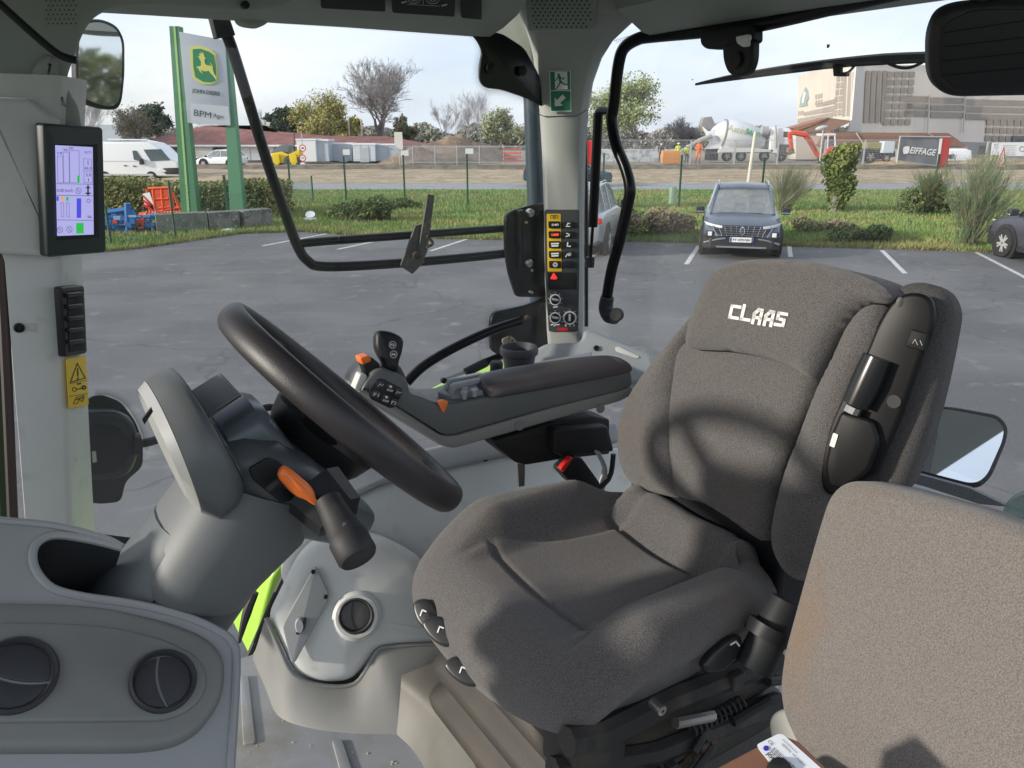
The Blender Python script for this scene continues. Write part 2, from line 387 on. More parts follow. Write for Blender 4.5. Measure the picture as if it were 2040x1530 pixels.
poly('site_ground', [(-90, 68), (110, 68), (110, 140), (-90, 140)], .004, GRAVEL)
nt_ = ASPH.node_tree; b_ = nt_.nodes['Principled BSDF']; old = b_.inputs['Base Color'].links[0].from_socket
ge = nt_.nodes.new('ShaderNodeNewGeometry'); mpp = nt_.nodes.new('ShaderNodeMapping'); mpp.inputs['Scale'].default_value = (.25, 1.6, 1); mpp.inputs['Rotation'].default_value = (0, 0, .35); nz_ = nt_.nodes.new('ShaderNodeTexNoise'); nz_.inputs['Scale'].default_value = 1.1; nz_.inputs['Detail'].default_value = 9; nz_.inputs['Roughness'].default_value = .65
rm = nt_.nodes.new('ShaderNodeValToRGB'); rm.color_ramp.elements[0].position = .56; rm.color_ramp.elements[1].position = .74; rm.color_ramp.elements[1].color = (.32, .32, .32, 1); mi_ = nt_.nodes.new('ShaderNodeMixRGB'); mi_.inputs[2].default_value = (.23, .225, .21, 1)
nt_.links.new(ge.outputs['Position'], mpp.inputs[0]); nt_.links.new(mpp.outputs[0], nz_.inputs['Vector']); nt_.links.new(nz_.outputs[0], rm.inputs[0]); nt_.links.new(rm.outputs[0], mi_.inputs[0]); nt_.links.new(old, mi_.inputs[1])
vo = nt_.nodes.new('ShaderNodeTexVoronoi'); vo.feature = 'DISTANCE_TO_EDGE'; vo.inputs['Scale'].default_value = .22; nw = nt_.nodes.new('ShaderNodeTexNoise'); nw.inputs['Scale'].default_value = 1.5; ad = nt_.nodes.new('ShaderNodeMixRGB'); ad.blend_type = 'ADD'; ad.inputs[0].default_value = .8
nt_.links.new(ge.outputs['Position'], ad.inputs[1]); nt_.links.new(ge.outputs['Position'], nw.inputs['Vector']); nt_.links.new(nw.outputs['Color'], ad.inputs[2]); nt_.links.new(ad.outputs[0], vo.inputs['Vector'])
r2_ = nt_.nodes.new('ShaderNodeValToRGB'); r2_.color_ramp.elements[0].position = .0; r2_.color_ramp.elements[1].position = .006; r2_.color_ramp.elements[0].color = (.45, .45, .45, 1); r2_.color_ramp.elements[1].color = (0, 0, 0, 1)
m3 = nt_.nodes.new('ShaderNodeMixRGB'); m3.inputs[2].default_value = (.035, .034, .033, 1); nt_.links.new(vo.outputs['Distance'], r2_.inputs[0]); nt_.links.new(r2_.outputs[0], m3.inputs[0]); nt_.links.new(mi_.outputs[0], m3.inputs[1]); nt_.links.new(m3.outputs[0], b_.inputs['Base Color'])
# parking lines
LINE = mat('line_paint', (.62, .62, .62), .7, noise=(8, (.35, .35, .35), .45, .7), stain=(30, (.12, .12, .12), .55, .7))
for k, (a, b) in enumerate([((1367, 527), (1392, 490)), ((1575, 512), (1572, 488)), ((1803, 545), (1757, 499)), ((2048, 556), (1945, 503)), ((1160, 522), (1222, 488)), ((523, 490), (665, 463)), ((672, 497), (800, 470)), ((858, 500), (950, 470)), ((1015, 505), (1075, 478)), ((960, 505), (1030, 480))][:8]):
    A = G(*a); B = G(*b); t = (B - A).normalized(); s = Vector((-t.y, t.x, 0)) * .055
    m = M().add([q + ZV * .004 for q in (A - s, A + s, B + s, B - s)], [(0, 1, 2, 3)]); obj('parking_line', m, LINE, smooth=False, kind='structure')
# kerb lip of soil along the asphalt
# grass blades
def blades(name, n, region, hmin, hmax, m, label, seed=1, wd=.02):
    random.seed(seed); mm = M(); vs = []; fs = []
    for i in range(n):
        x, y = region(); h = random.uniform(hmin, hmax); a = random.uniform(0, 2 * pi); lx = random.gauss(0, .3) * h; ly = random.gauss(0, .3) * h; w_ = wd * random.uniform(.6, 1.4)
        k = len(vs); vs += [Vector((x - cos(a) * w_, y - sin(a) * w_, -.005)), Vector((x + cos(a) * w_, y + sin(a) * w_, -.005)), Vector((x + lx, y + ly, h))]; fs.append((k, k + 1, k + 2))
    mm.v = vs; mm.f = fs
    o = obj(name, mm, m, smooth=False, kind='stuff'); tag(o, label, 'grass'); return o
def edge_y(x):
    for i in range(len(ea) - 1):
        if ea[i].x <= x <= ea[i + 1].x: return ea[i].y + (ea[i + 1].y - ea[i].y) * (x - ea[i].x) / (ea[i + 1].x - ea[i].x)
    return 20.5
def rg1():
    y = 20 + 23 * random.random() ** 1.5; x = random.uniform(-.62, .66) * (y + 3); e = edge_y(x)
    while y < e: y = e + random.random() ** 2 * 6
    return x, y
GB = mat('grass_blades', (.18, .28, .085), .8, noise=(.35, (.31, .30, .12), .42, .6, 8), stain=(1.3, (.14, .22, .07), .5, .7), spec=.2)
blades('grass', 150000, rg1, .04, .15, GB, 'short uneven green grass verge beyond the car park', 2, .018)
def rg2():
    x = random.uniform(-17, 17); y = edge_y(x) + abs(random.gauss(0, .35)) - .05; return x, y
blades('edge_litter', 14000, rg2, .03, .12, mat('dry_grass', (.30, .25, .13), .9, noise=(3, (.20, .15, .08), .4, .6)), 'dry brown grass and leaf litter along asphalt edge', 5, .014)

# =================================================================== TREES
def tree(name, label, u, v, H_, spread, seed, bark, leaf=None, nleaf=0, lsz=.25, levels=5, trunk=.25, Y=None, group=None, droop=0, base_split=.25, twigr=.02, kids=3, lean=0, cat_='tree', fill=.9):
    rnd = random.Random(seed); g = G(u, v)
    if Y: r = ray(u, 265); g = Vector((r.x / r.y * Y, Y, 0))
    t = thing(name, g, label, cat_, group); mm = M(); cm = M(); lv = []; lf = []
    ends = []
    def br(p, d, ln, r, lev):
        n = 4 if lev < 2 else 3; pts = [p]; rr = [r]
        for k in range(n):
            d = (d + Vector((rnd.gauss(0, .11), rnd.gauss(0, .11), rnd.gauss(0, .06) - droop * lev * .02))).normalized(); p = p + d * (ln / n); pts.append(p); rr.append(r * (1 - .55 * (k + 1) / n))
        (mm if lev < 2 else cm).tube(pts, rr, 6 if lev < 2 else 3, cap=False)
        if lev >= levels: ends.append(pts[-1]); ends.append(pts[1]); return
        kk = kids + (1 if rnd.random() < .5 else 0) + (1 if lev == 0 else 0)
        for k in range(kk):
            i = rnd.randint(1 if lev else 2, n); q = pts[i] if k else pts[-1]
            ax = Vector((rnd.gauss(0, 1), rnd.gauss(0, 1), rnd.gauss(.15, .6))).normalized()
            nd = (d * 1.0 + ax * (spread * (1.25 if lev == 0 else .9)) + ZV * .10).normalized()
            if nd.z < -.2: nd.z = .05
            br(q, nd, ln * rnd.uniform(.62, .84) * (1.25 if lev == 0 else 1), max(rr[i] * .62, twigr * .5), lev + 1)
    br(Vector(g), Vector((lean, 0, 1)), H_ * base_split, trunk, 0)
    # scale to height
    zs = max(q.z for q in mm.v + cm.v); s = H_ / zs
    for L_ in (mm.v, cm.v, ends):
        for i, q in enumerate(L_): L_[i] = Vector((g.x + (q.x - g.x) * s, g.y + (q.y - g.y) * s, q.z * s))
    obj('trunk', mm, bark, t); obj('crown', cm, bark, t, smooth=False)
    if leaf:
        lm_ = M(); vs = []; fs = []
        for i in range(nleaf):
            e = rnd.choice(ends); q = e + Vector((rnd.gauss(0, 1), rnd.gauss(0, 1), rnd.gauss(0, .8))) * fill * H_ * .035
            a = Vector((rnd.gauss(0, 1), rnd.gauss(0, 1), rnd.gauss(0, 1))).normalized(); b = a.orthogonal().normalized(); c = a.cross(b); z = lsz * rnd.uniform(.5, 1.3); k = len(vs)
            vs += [q + b * z, q + c * z * .6, q - b * z, q - c * z * .6]; fs.append((k, k + 1, k + 2, k + 3))
        lm_.v = vs; lm_.f = fs; obj('leaves', lm_, leaf, t, smooth=False)
    return t
def leafm(n, c1, c2, c3=None):
    return mat(n, c1, .8, noise=(.9, c2, .42, .6, 4), stain=(4, c3 or c2, .5, .7), spec=.15)
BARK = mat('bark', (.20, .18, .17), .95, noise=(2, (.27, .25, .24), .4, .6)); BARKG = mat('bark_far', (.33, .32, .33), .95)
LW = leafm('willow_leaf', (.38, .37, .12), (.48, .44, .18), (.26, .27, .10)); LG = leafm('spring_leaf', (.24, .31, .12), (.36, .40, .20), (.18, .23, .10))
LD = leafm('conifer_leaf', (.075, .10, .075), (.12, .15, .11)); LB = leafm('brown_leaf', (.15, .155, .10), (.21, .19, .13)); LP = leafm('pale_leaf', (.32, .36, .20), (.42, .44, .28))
def topz(v, Y): return HC + Y * (ray(1020, v).z / ray(1020, v).y)
gt = 'bare trees behind the building site'
tree('large_bare_tree', 'largest bare tree with wide fan crown behind white cabins', 755, 300, topz(105, 100), .86, 21, BARK, levels=7, trunk=.50, Y=100, base_split=.17, twigr=.022, kids=3)
tree('willow_tree', 'yellow green budding tree left of the large bare tree', 645, 300, topz(178, 98), .75, 5, BARK, LW, 11000, .13, levels=6, trunk=.30, Y=98, base_split=.12, twigr=.02, fill=1.3)
tree('shrubby_tree', 'low olive tree between willow and large bare tree', 700, 300, topz(235, 104), .7, 6, BARK, LW, 3500, .22, levels=4, trunk=.3, Y=104, base_split=.2)
tree('conifer_tree', 'dark green conifer behind the road roller', 545, 300, topz(212, 112), .5, 8, BARK, LD, 9000, .2, levels=5, trunk=.3, Y=112, base_split=.2)
tree('dark_tree', 'dark bushy evergreen under right half of large bare tree', 815, 300, topz(232, 108), .55, 12, BARK, LB, 9000, .2, levels=5, trunk=.3, Y=108, base_split=.2)
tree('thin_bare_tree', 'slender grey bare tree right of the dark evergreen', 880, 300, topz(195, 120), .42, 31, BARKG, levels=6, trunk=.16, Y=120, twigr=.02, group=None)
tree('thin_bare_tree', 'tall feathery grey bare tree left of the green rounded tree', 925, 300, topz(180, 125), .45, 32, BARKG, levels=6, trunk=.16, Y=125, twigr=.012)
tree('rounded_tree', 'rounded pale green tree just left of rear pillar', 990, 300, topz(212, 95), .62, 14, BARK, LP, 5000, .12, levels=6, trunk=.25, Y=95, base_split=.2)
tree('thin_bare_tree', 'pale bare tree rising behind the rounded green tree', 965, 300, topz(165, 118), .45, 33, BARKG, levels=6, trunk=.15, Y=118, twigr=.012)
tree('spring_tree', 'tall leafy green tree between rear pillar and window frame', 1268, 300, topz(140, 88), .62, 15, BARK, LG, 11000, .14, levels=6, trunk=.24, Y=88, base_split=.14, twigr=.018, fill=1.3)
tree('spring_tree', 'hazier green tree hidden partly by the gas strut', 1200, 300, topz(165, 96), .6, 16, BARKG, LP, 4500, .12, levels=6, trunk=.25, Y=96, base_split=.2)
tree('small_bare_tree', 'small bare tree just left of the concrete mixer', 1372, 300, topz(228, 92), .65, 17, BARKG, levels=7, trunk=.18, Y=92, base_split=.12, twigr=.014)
tree('broad_tree', 'brownish broad bare tree above the white van', 268, 300, topz(205, 85), .72, 18, BARK, LB, 4500, .10, levels=6, trunk=.3, Y=85, base_split=.16)
tree('conifer_tree', 'dark evergreen clump left of the green sign', 325, 300, topz(205, 95), .5, 19, BARK, LD, 8000, .2, levels=5, trunk=.3, Y=95, base_split=.2)
tree('thin_bare_tree', 'tall bare tree behind the round side mirror', 180, 300, topz(150, 80), .45, 34, BARKG, levels=6, trunk=.18, Y=80, twigr=.013)
tree('thin_bare_tree', 'bare birch right of the green sign', 490, 300, topz(195, 110), .4, 35, BARKG, levels=6, trunk=.16, Y=110, twigr=.013)
tree('thin_bare_tree', 'thin bare tree left of the conifer and roller', 520, 300, topz(215, 118), .4, 36, BARKG, levels=6, trunk=.16, Y=118, twigr=.013)
tree('conifer_tree', 'small dark conifer between sign and diagonal rail', 590, 300, topz(228, 118), .5, 20, BARK, LD, 6000, .2, levels=4, trunk=.3, Y=118, base_split=.2)
# distant hedge line
def mass(name, label, x0, x1, y, h, m, n, seed, dep=6, sz=.4):
    rnd = random.Random(seed); vs = []; fs = []
    for i in range(n):
        x = rnd.uniform(x0, x1); hh = h * (.72 + .4 * NZ.noise(Vector((x * .22, seed, 0)))); z = rnd.uniform(0, 1) ** .8 * hh; q = Vector((x, y + rnd.uniform(-dep / 2, dep / 2), z))
        a = Vector((rnd.gauss(0, 1), rnd.gauss(0, 1), rnd.gauss(0, 1))).normalized(); b = a.orthogonal().normalized(); c = a.cross(b); s = sz * rnd.uniform(.5, 1.3); k = len(vs)
        vs += [q + b * s, q + c * s * .6, q - b * s, q - c * s * .6]; fs.append((k, k + 1, k + 2, k + 3))
    mm = M(); mm.v = vs; mm.f = fs; o = obj(name, mm, m, smooth=False, kind='stuff'); tag(o, label, 'vegetation'); return o
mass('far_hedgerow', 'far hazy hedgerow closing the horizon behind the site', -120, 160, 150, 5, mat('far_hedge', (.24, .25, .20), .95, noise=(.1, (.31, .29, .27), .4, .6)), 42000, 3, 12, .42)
mass('mirror_hedge_rear', 'unseen hedgerow behind the camera added for the mirror reflection', -40, 90, -30, 6.5, leafm('hedge_leaf2', (.10, .13, .05), (.19, .20, .08)), 16000, 19, 4, .35)  # out of view, added so the side mirror reflects greenery
mass('mirror_hedge_left', 'unseen tall hedgerow added left of the tractor for the mirror reflection', -60, -12, -14, 9, leafm('hedge_leaf2', (.10, .13, .05), (.19, .20, .08)), 16000, 9, 5, .35)  # off-frame hedge, added to fill the side mirror's reflection
mass('green_hedge', 'clipped olive green hedge behind the sign posts', G(150, 440).x, G(560, 430).x, 30, 1.7, leafm('hedge_leaf', (.19, .21, .09), (.33, .32, .15), (.12, .14, .06)), 24000, 4, 2.6, .07)
def bush(name, label, u, v, w_, h, m, n, seed, sz=.09, Yo=0, brown=None, catg='bush'):
    g = G(u, v) + Vector((0, Yo, 0)); rnd = random.Random(seed); t = thing(name, g, label, catg); vs = []; fs = []; sm = M()
    lob = [(rnd.uniform(-.7, .7) * w_ / 2, rnd.uniform(-.3, .3) * w_ / 2, rnd.uniform(.25, .6) * h, rnd.uniform(.25, .45)) for _ in range(7)]
    for i in range(n):
        c = rnd.choice(lob); d = Vector((rnd.gauss(0, 1), rnd.gauss(0, 1), rnd.gauss(0, 1))).normalized() * rnd.uniform(.5, 1.05)
        q = g + Vector((c[0] + d.x * c[3] * w_ / 2, c[1] + d.y * c[3] * w_ / 2, max(.02, c[2] + d.z * c[3] * h)))
        a = Vector((rnd.gauss(0, 1), rnd.gauss(0, 1), rnd.gauss(0, 1))).normalized(); b = a.orthogonal().normalized(); cc_ = a.cross(b); s = sz * rnd.uniform(.5, 1.3); k = len(vs)
        vs += [q + b * s, q + cc_ * s * .5, q - b * s, q - cc_ * s * .5]; fs.append((k, k + 1, k + 2, k + 3))
    mm = M(); mm.v = vs; mm.f = fs; obj('foliage', mm, m, t, smooth=False)
    for i in range(10): c = rnd.choice(lob); sm.tube([g, g + Vector((c[0] * .5, c[1] * .5, c[2] * .5)), g + Vector((c[0], c[1], c[2]))], [.02, .015, .008], 4, cap=False)
    obj('stems', sm, BARK, t); return t
LJ = leafm('juniper_leaf', (.10, .14, .06), (.19, .22, .09), (.06, .085, .035)); LBR = leafm('twiggy_leaf', (.30, .24, .17), (.19, .20, .10), (.15, .16, .08)); LIV = leafm('ivy_leaf', (.13, .17, .045), (.24, .27, .08), (.06, .09, .03))
bush('juniper_bush', 'low spreading dark juniper on the grass below containers', 725, 440, 2.6, .95, LJ, 5000, 41, .06)
bush('juniper_bush', 'thin upper arm of juniper reaching right over grass', 770, 418, 3.0, .45, LJ, 2000, 42, .06, 1)
bush('mixed_bush', 'brown and green bramble heap right of the silver car', 1310, 470, 3.2, .95, LBR, 5000, 43, .06)
bush('mixed_bush', 'mossy green bramble left of the bramble heap', 1255, 455, 1.6, .9, LJ, 2200, 44, .06)
bush('bramble_bush', 'brown twiggy bramble at foot of the ivy stump', 1640, 462, 2.4, .55, LBR, 3000, 45, .06)
bush('bramble_bush', 'low dark green bramble right of the brown bramble', 1710, 482, 1.9, .55, LJ, 2200, 46, .06)
bush('small_bush', 'small round dark shrub behind green fence post at right', 1850, 425, 2.4, 1.3, LJ, 3200, 47, .08)
bush('small_bush', 'small weedy shrub beside the green sign foot', 505, 425, 2.8, 1.2, leafm('hedge_leaf', (.07, .10, .025), (.17, .18, .055)), 2500, 48, .08)
# ivy stump
def ivy(u, v, h, n, seed):
    g = G(u, v); rnd = random.Random(seed); t = thing('ivy_stump', g, 'upright ivy covered tree stump right of parked blue grey car', 'ivy'); vs = []; fs = []
    for i in range(n):
        z = rnd.random() ** .85 * h; f = z / h; a = rnd.uniform(0, 2 * pi); rb = (.26 + .30 * sin(min(f, .75) * 2.1) - .9 * max(0, f - .8) + .45 * (f > .15) * NZ.noise(Vector((cos(a) * 1.2, sin(a) * 1.2, z * 1.3 + seed)))) * rnd.uniform(.6, 1.15) * .66
        q = g + Vector((cos(a) * rb * 1.15 + .25 * f + .14 * sin(f * 7), sin(a) * rb, max(.03, z + rnd.gauss(0, .06)))); a_ = Vector((rnd.gauss(0, 1), rnd.gauss(-1, 1), rnd.gauss(.4, 1))).normalized(); b = a_.orthogonal().normalized(); c = a_.cross(b); s = .075 * rnd.uniform(.5, 1.3); k = len(vs)
        vs += [q + b * s, q + c * s * .7, q - b * s, q - c * s * .7]; fs.append((k, k + 1, k + 2, k + 3))
    mm = M(); mm.v = vs; mm.f = fs; obj('foliage', mm, LIV, t, smooth=False)
    obj('trunk', M().tube([g, g + Vector((.08, 0, h * .5)), g + Vector((.25, 0, h * .97))], [.2, .16, .08], 8), BARK, t)
    sm = M()
    for k in range(16):
        z = rnd.uniform(.5, 1) * h; a = rnd.uniform(0, 2 * pi); p0 = g + Vector((.15, 0, z * .9)); sm.tube([p0, p0 + Vector((cos(a) * .5, sin(a) * .4, .25)), p0 + Vector((cos(a) * .75, sin(a) * .6, .6))], [.012, .008, .004], 4, cap=False)
    obj('sprouts', sm, BARK, t); return t
def broom(name, label, u, v, w_, h, m, n, seed, lean=0):
    g = G(u, v); rnd = random.Random(seed); t = thing(name, g, label, 'shrub'); mm = M()
    for i in range(n):
        a = rnd.uniform(0, 2 * pi); r = abs(rnd.gauss(0, .5)); d = Vector((cos(a) * r * w_ / 2 + lean * h * rnd.random(), sin(a) * r * w_ / 2, h * rnd.uniform(.45, 1.0))); b = g + Vector((rnd.gauss(0, .12), rnd.gauss(0, .12), 0))
        mm.tube([b, b + d * .5 + Vector((rnd.gauss(0, .05), 0, .08)), b + d], [.009, .007, .003], 3, cap=False)
        for k in range(9):
            s = b + d * rnd.uniform(.35, .9); mm.tube([s, s + d.normalized() * .3 + Vector((rnd.gauss(0, .12), rnd.gauss(0, .12), .05))], [.006, .003], 3, cap=False)
    obj('stems', mm, m, t, smooth=False); return t
ivy(1660, 422, 2.45, 4200, 49)
BR = mat('broom_stem', (.12, .19, .09), .85, noise=(3, (.19, .18, .10), .4, .6)); BR2 = mat('broom_stem_dry', (.26, .26, .18), .9, noise=(3, (.20, .22, .12), .4, .6))
broom('broom_shrub', 'pale wispy broom shrub just right of the parked car', 1560, 420, 2.8, 1.75, BR2, 120, 51, .25)
broom('broom_shrub', 'big leaning broom shrub near the dark car at right', 1925, 490, 2.6, 2.5, BR, 130, 52, .22)
broom('broom_shrub', 'upright broom stems behind the big broom shrub', 1935, 440, 2.0, 2.4, BR2, 90, 53, .1)
broom('broom_shrub', 'dark broom tuft around the right green post', 1845, 425, 2.0, 1.6, BR, 140, 54)

# =================================================================== LOT FENCE
FG = mat('fence_green', (.02, .07, .045), .5); WIRE = mat('fence_wire', (.07, .16, .11), .6)
fe = thing('boundary_fence', G(805, 400), 'green wire mesh fence with slim posts behind the grass', 'fence')
posts = [(457, 452, 350), (580, 395, 318), (690, 400, 312), (807, 405, 310), (932, 408, 308), (1200, 412, 306), (1352, 415, 310), (1515, 408, 315), (1672, 412, 330), (1856, 405, 308), (2050, 405, 310)]
pts_ = []
for (u, v, vt) in posts:
    p = G(u, v); top = X(u, vt, (p, Vector((0, -1, 0)))); pts_.append((p, top.z))
    m = M().box(p + ZV * (top.z / 2), (.035, .035, top.z / 2)); m.box(p + ZV * (top.z + .01), (.04, .04, .012)); obj('post', m, FG, fe)
wm = M()
for i in range(1, len(pts_) - 1):
    (p, h), (q, g_) = pts_[i], pts_[i + 1]; L_ = (q - p).length; h = min(h, g_) * .96; nn = int(L_ / .10)
    for k in range(1, nn):
        c = p.lerp(q, k / nn); wm.box(c + ZV * h / 2, (.0018, .0018, h / 2))
    for k in range(17): 
        z = .05 + k * (h - .1) / 16; d = (q - p).normalized(); wm.box((p + q) / 2 + ZV * z, (L_ / 2, .0022, .0022), (d, Vector((-d.y, d.x, 0)), ZV))
obj('wire_mesh', wm, WIRE, fe, smooth=False, kind='stuff')
fe2 = thing('side_fence', G(350, 475), 'green wire fence line turning beside the farm implements', 'fence')
p2 = [(222, 490, 410), (350, 476, 360), (457, 452, 350), (624, 402, 350)]; pz = []
for (u, v, vt) in p2:
    p = G(u, v); top = X(u - 12, vt, (p, Vector((0, -1, 0)))); pz.append((p, top.z))
    obj('post', M().tube([p, p + ZV * top.z], .035, 8), FG, fe2)
wm = M()
for i in range(len(pz) - 1):
    (p, h), (q, g_) = pz[i], pz[i + 1]; L_ = (q - p).length; h = min(h, g_) * .92; d = (q - p).normalized()
    for k in range(1, int(L_ / .12)): wm.box(p.lerp(q, k * .12 / L_) + ZV * h / 2, (.0018, .0018, h / 2))
    for k in range(15): wm.box((p + q) / 2 + ZV * (.05 + k * (h - .1) / 14), (L_ / 2, .0022, .0022), (d, Vector((-d.y, d.x, 0)), ZV))
obj('wire_mesh', wm, WIRE, fe2, smooth=False, kind='stuff')

# =================================================================== SIGN TOTEM
YS = 27.5; TY = PY(YS)
sg_ = thing('dealer_totem_sign', Vector((X(400, 430, TY).x, YS, 0)), 'tall green and white dealer totem with leaping deer emblem', 'sign')
SGR = mat('sign_green', (.075, .21, .11), .5); SGL = mat('sign_green_light', (.10, .25, .15), .5)
def vcol(px, Yn, dep, name, m, parent, z0=None, r=.0):
    pl = PY(Yn); q = [X(u, v, pl) for u, v in px]; mm = M().slab(q, pl[1], dep, r); return obj(name, mm, m, parent)
vcol([(337, 52), (356, 52), (394, 432), (362, 432)], YS, .35, 'left_post', SGR, sg_)
vcol([(441, 75), (452, 77), (486, 428), (458, 428)], YS + .1, .35, 'right_post', SGL, sg_)
obj('post_edge', M().slab(XS([(345, 52), (349, 52), (378, 432), (374, 432)], PY(YS - .02)), Vector((0, -1, 0)), .05, 0), mat('edge_light', (.32, .50, .20), .5), sg_)
SGF = P3(X(357, 63, PY(YS - .1)), X(448, 82, PY(YS + .05)), X(374, 245, PY(YS - .1)))
SGF = (SGF[0], SGF[1])
obj('sign_board', M().slab(XS([(357, 63), (448, 80), (460, 250), (374, 245)], SGF), SGF[1], .12, .01), mat('board_grey', (.42, .45, .50), .5), sg_)
pslab('dealer_plate', [(379, 206), (455, 212), (459, 250), (381, 245)], off(SGF, .01), .01, mat('plate_white', (.55, .58, .62), .5), sg_, r=0)
def z2(p): return (340 + p[0] * 140 / 1071, 60 + p[1] * 200 / 1530)
em1 = [z2(p) for p in ((295, 255), (450, 240), (600, 290), (685, 360), (715, 560), (712, 790), (600, 830), (480, 820), (350, 740), (310, 560))]
e_ = pslab('emblem', em1, off(SGF, .03), .03, mat('emblem_yellow', (.62, .60, .12), .4), sg_, r=0, rnd=2)
em2 = [z2(p) for p in ((335, 290), (450, 282), (580, 325), (655, 380), (690, 560), (690, 770), (600, 795), (490, 785), (375, 715), (345, 560))]
pslab('emblem_field', em2, off(SGF, .045), .015, mat('emblem_green', (.01, .20, .08), .4), e_, r=0, rnd=2)
deer = [(405, 385), (425, 400), (445, 395), (430, 345), (455, 370), (462, 325), (480, 365), (490, 330), (510, 380), (515, 410), (540, 420), (520, 440), (515, 470), (525, 515), (550, 535), (600, 540), (630, 555), (595, 495), (625, 520), (642, 560), (640, 590), (660, 660), (700, 720), (690, 760), (650, 700), (610, 660), (580, 620), (530, 630), (480, 620), (450, 600), (470, 630), (495, 675), (440, 625), (415, 575), (390, 570), (400, 555), (460, 545), (462, 500), (455, 460), (430, 440), (445, 425), (420, 410)]
fm_ = M(); flat(fm_, [z2(p) for p in deer], off(SGF, .055)); obj('leaping_deer', fm_, mat('emblem_yellow', (.62, .60, .12), .4), e_, smooth=False)
for s_t, q_t, b_t in (('JOHN DEERE', ((383, 181), (438, 188), 10), True), ('BPM', ((387, 224), (421, 230), 12), False), ('Agri', ((425, 231), (445, 234), 11), False)):
    obj('sign_lettering', ptext(M(), s_t, q_t, off(SGF, .01), .02, bold=b_t), mat('sign_ink', (.03, .06, .06), .5), sg_, smooth=False)
cw = thing('concrete_plinth', G(440, 462), 'low mottled concrete block wall under the totem sign', 'wall')
CON = mat('old_concrete', (.20, .195, .18), .95, noise=(3, (.10, .11, .09), .45, .65), speck=(14, (.42, .42, .40), .6, .72))
for (a, b) in (((312, 463), (415, 458)), ((416, 458), (478, 455)), ((479, 455), (536, 449))):
    A = G(*a); B = G(*b); d = (B - A); L_ = d.length; d.normalize(); obj('concrete_block', M().box((A + B) / 2 + ZV * .28, (L_ / 2 - .01, .25, .28), (d, Vector((-d.y, d.x, 0)), ZV)), CON, cw, bev=.02)
fl_ = thing('ground_floodlight', G(619, 440), 'round white floodlight lying on the grass', 'floodlight')
obj('lamp_bowl', M().lathe(G(619, 438) + ZV * .18, Vector((.1, -.6, .8)), [(.05, -.15), (.14, -.05), (.17, 0), (.165, .02), (.14, .015), (.0005, .0)], 18), mat('lamp_white', (.62, .65, .68), .35), fl_)
obj('lamp_bracket', M().box(G(619, 440) + ZV * .05, (.2, .08, .05)), mat('lamp_foot', (.5, .5, .5), .6), fl_, bev=.01)
bnd = thing('drain_cover', G(455, 461), 'small pale plastic drain lid beside the plinth', 'lid'); obj('lid', M().lathe(G(455, 461), ZV, [(.2, 0), (.19, .06), (.0005, .1)], 14), mat('lid', (.5, .58, .55), .5), bnd)
tb = thing('tree_guard', G(1338, 405), 'pale green plastic tree guard standing in the grass', 'tree guard')
g = G(1338, 408); obj('guard', M().lathe(g, ZV, [(.14, 0), (.17, .75), (.16, .75), (.13, .02)], 10, cap=False), mat('guard_green', (.35, .5, .36), .7), tb)

# =================================================================== FARM IMPLEMENTS
BLU = mat('implement_blue', (.02, .13, .38), .4); REDI = mat('implement_red', (.55, .045, .03), .45); ORI = mat('implement_orange', (.72, .10, .03), .45)
im = thing('blue_cultivator', G(265, 480), 'blue disc cultivator with red discs parked behind the fence', 'farm implement')
Yi = 24.6; ip = PY(Yi)
def bar(m, a, b, r, Yv): m.tube([X(*a, PY(Yv)), X(*b, PY(Yv))], r, 4)
m = M()
for a, b, dy in (((205, 425), (255, 418), 0), ((205, 440), (310, 432), .3), ((215, 455), (318, 452), -.2), ((230, 425), (300, 470), .2), ((240, 470), (300, 440), .1), ((215, 440), (260, 470), -.3), ((262, 418), (275, 455), .2), ((280, 445), (318, 455), 0)): bar(m, a, b, .09, Yi + dy)
obj('frame', m, BLU, im); m = M(); bar(m, (254, 405), (258, 482), .11, Yi - .5); obj('parking_stand', m, BLU, im)
rnd_ = random.Random(9); m = M()
for k in range(60):
    u = rnd_.uniform(205, 316); v = rnd_.uniform(428, 465); c = X(u, v, PY(Yi + rnd_.uniform(-.6, .6))); obj('spring_pack', M().box(c, (rnd_.uniform(.03, .12), rnd_.uniform(.04, .12), rnd_.uniform(.02, .09))), BLU if k % 5 else mat('blue_pale', (.25, .40, .62), .4), im)
for (u, v, r_) in ((208, 472, .26), (245, 470, .3), (262, 474, .28), (294, 466, .3), (302, 470, .28), (222, 476, .24)): obj('disc', M().lathe(X(u, v, PY(Yi)), Vector((.8, -.6, .1)), [(r_, 0), (r_ * .6, .05), (.0005, .08)], 18), REDI, im)
m = M()
for k in range(9): c = X(rnd_.uniform(225, 285), rnd_.uniform(435, 452), PY(Yi - .5)); obj('red_bracket', M().box(c, (.07, .05, .05)), REDI, im)
oh = thing('orange_harrow', G(340, 450), 'orange folding harrow with striped warning board', 'farm implement')
Yo_ = 28; m = M()
for a, b in (((295, 376), (340, 374)), ((305, 376), (311, 432)), ((322, 376), (327, 432)), ((340, 374), (348, 432)), ((293, 378), (300, 425)), ((306, 397), (336, 396)), ((315, 415), (340, 412)), ((300, 425), (372, 410)), ((345, 385), (365, 430))): bar(m, a, b, .055, Yo_)
obj('frame', m, ORI, oh); m = M()
for k in range(16): bar(m, (286 + k * 6, 432 + (k % 2) * 2), (294 + k * 6, 422), .05, Yo_ - .4)
bar(m, (278, 430), (400, 424), .12, Yo_ - .2); bar(m, (285, 437), (315, 446), .10, Yo_ - .2); obj('tine_bar', m, ORI, oh)
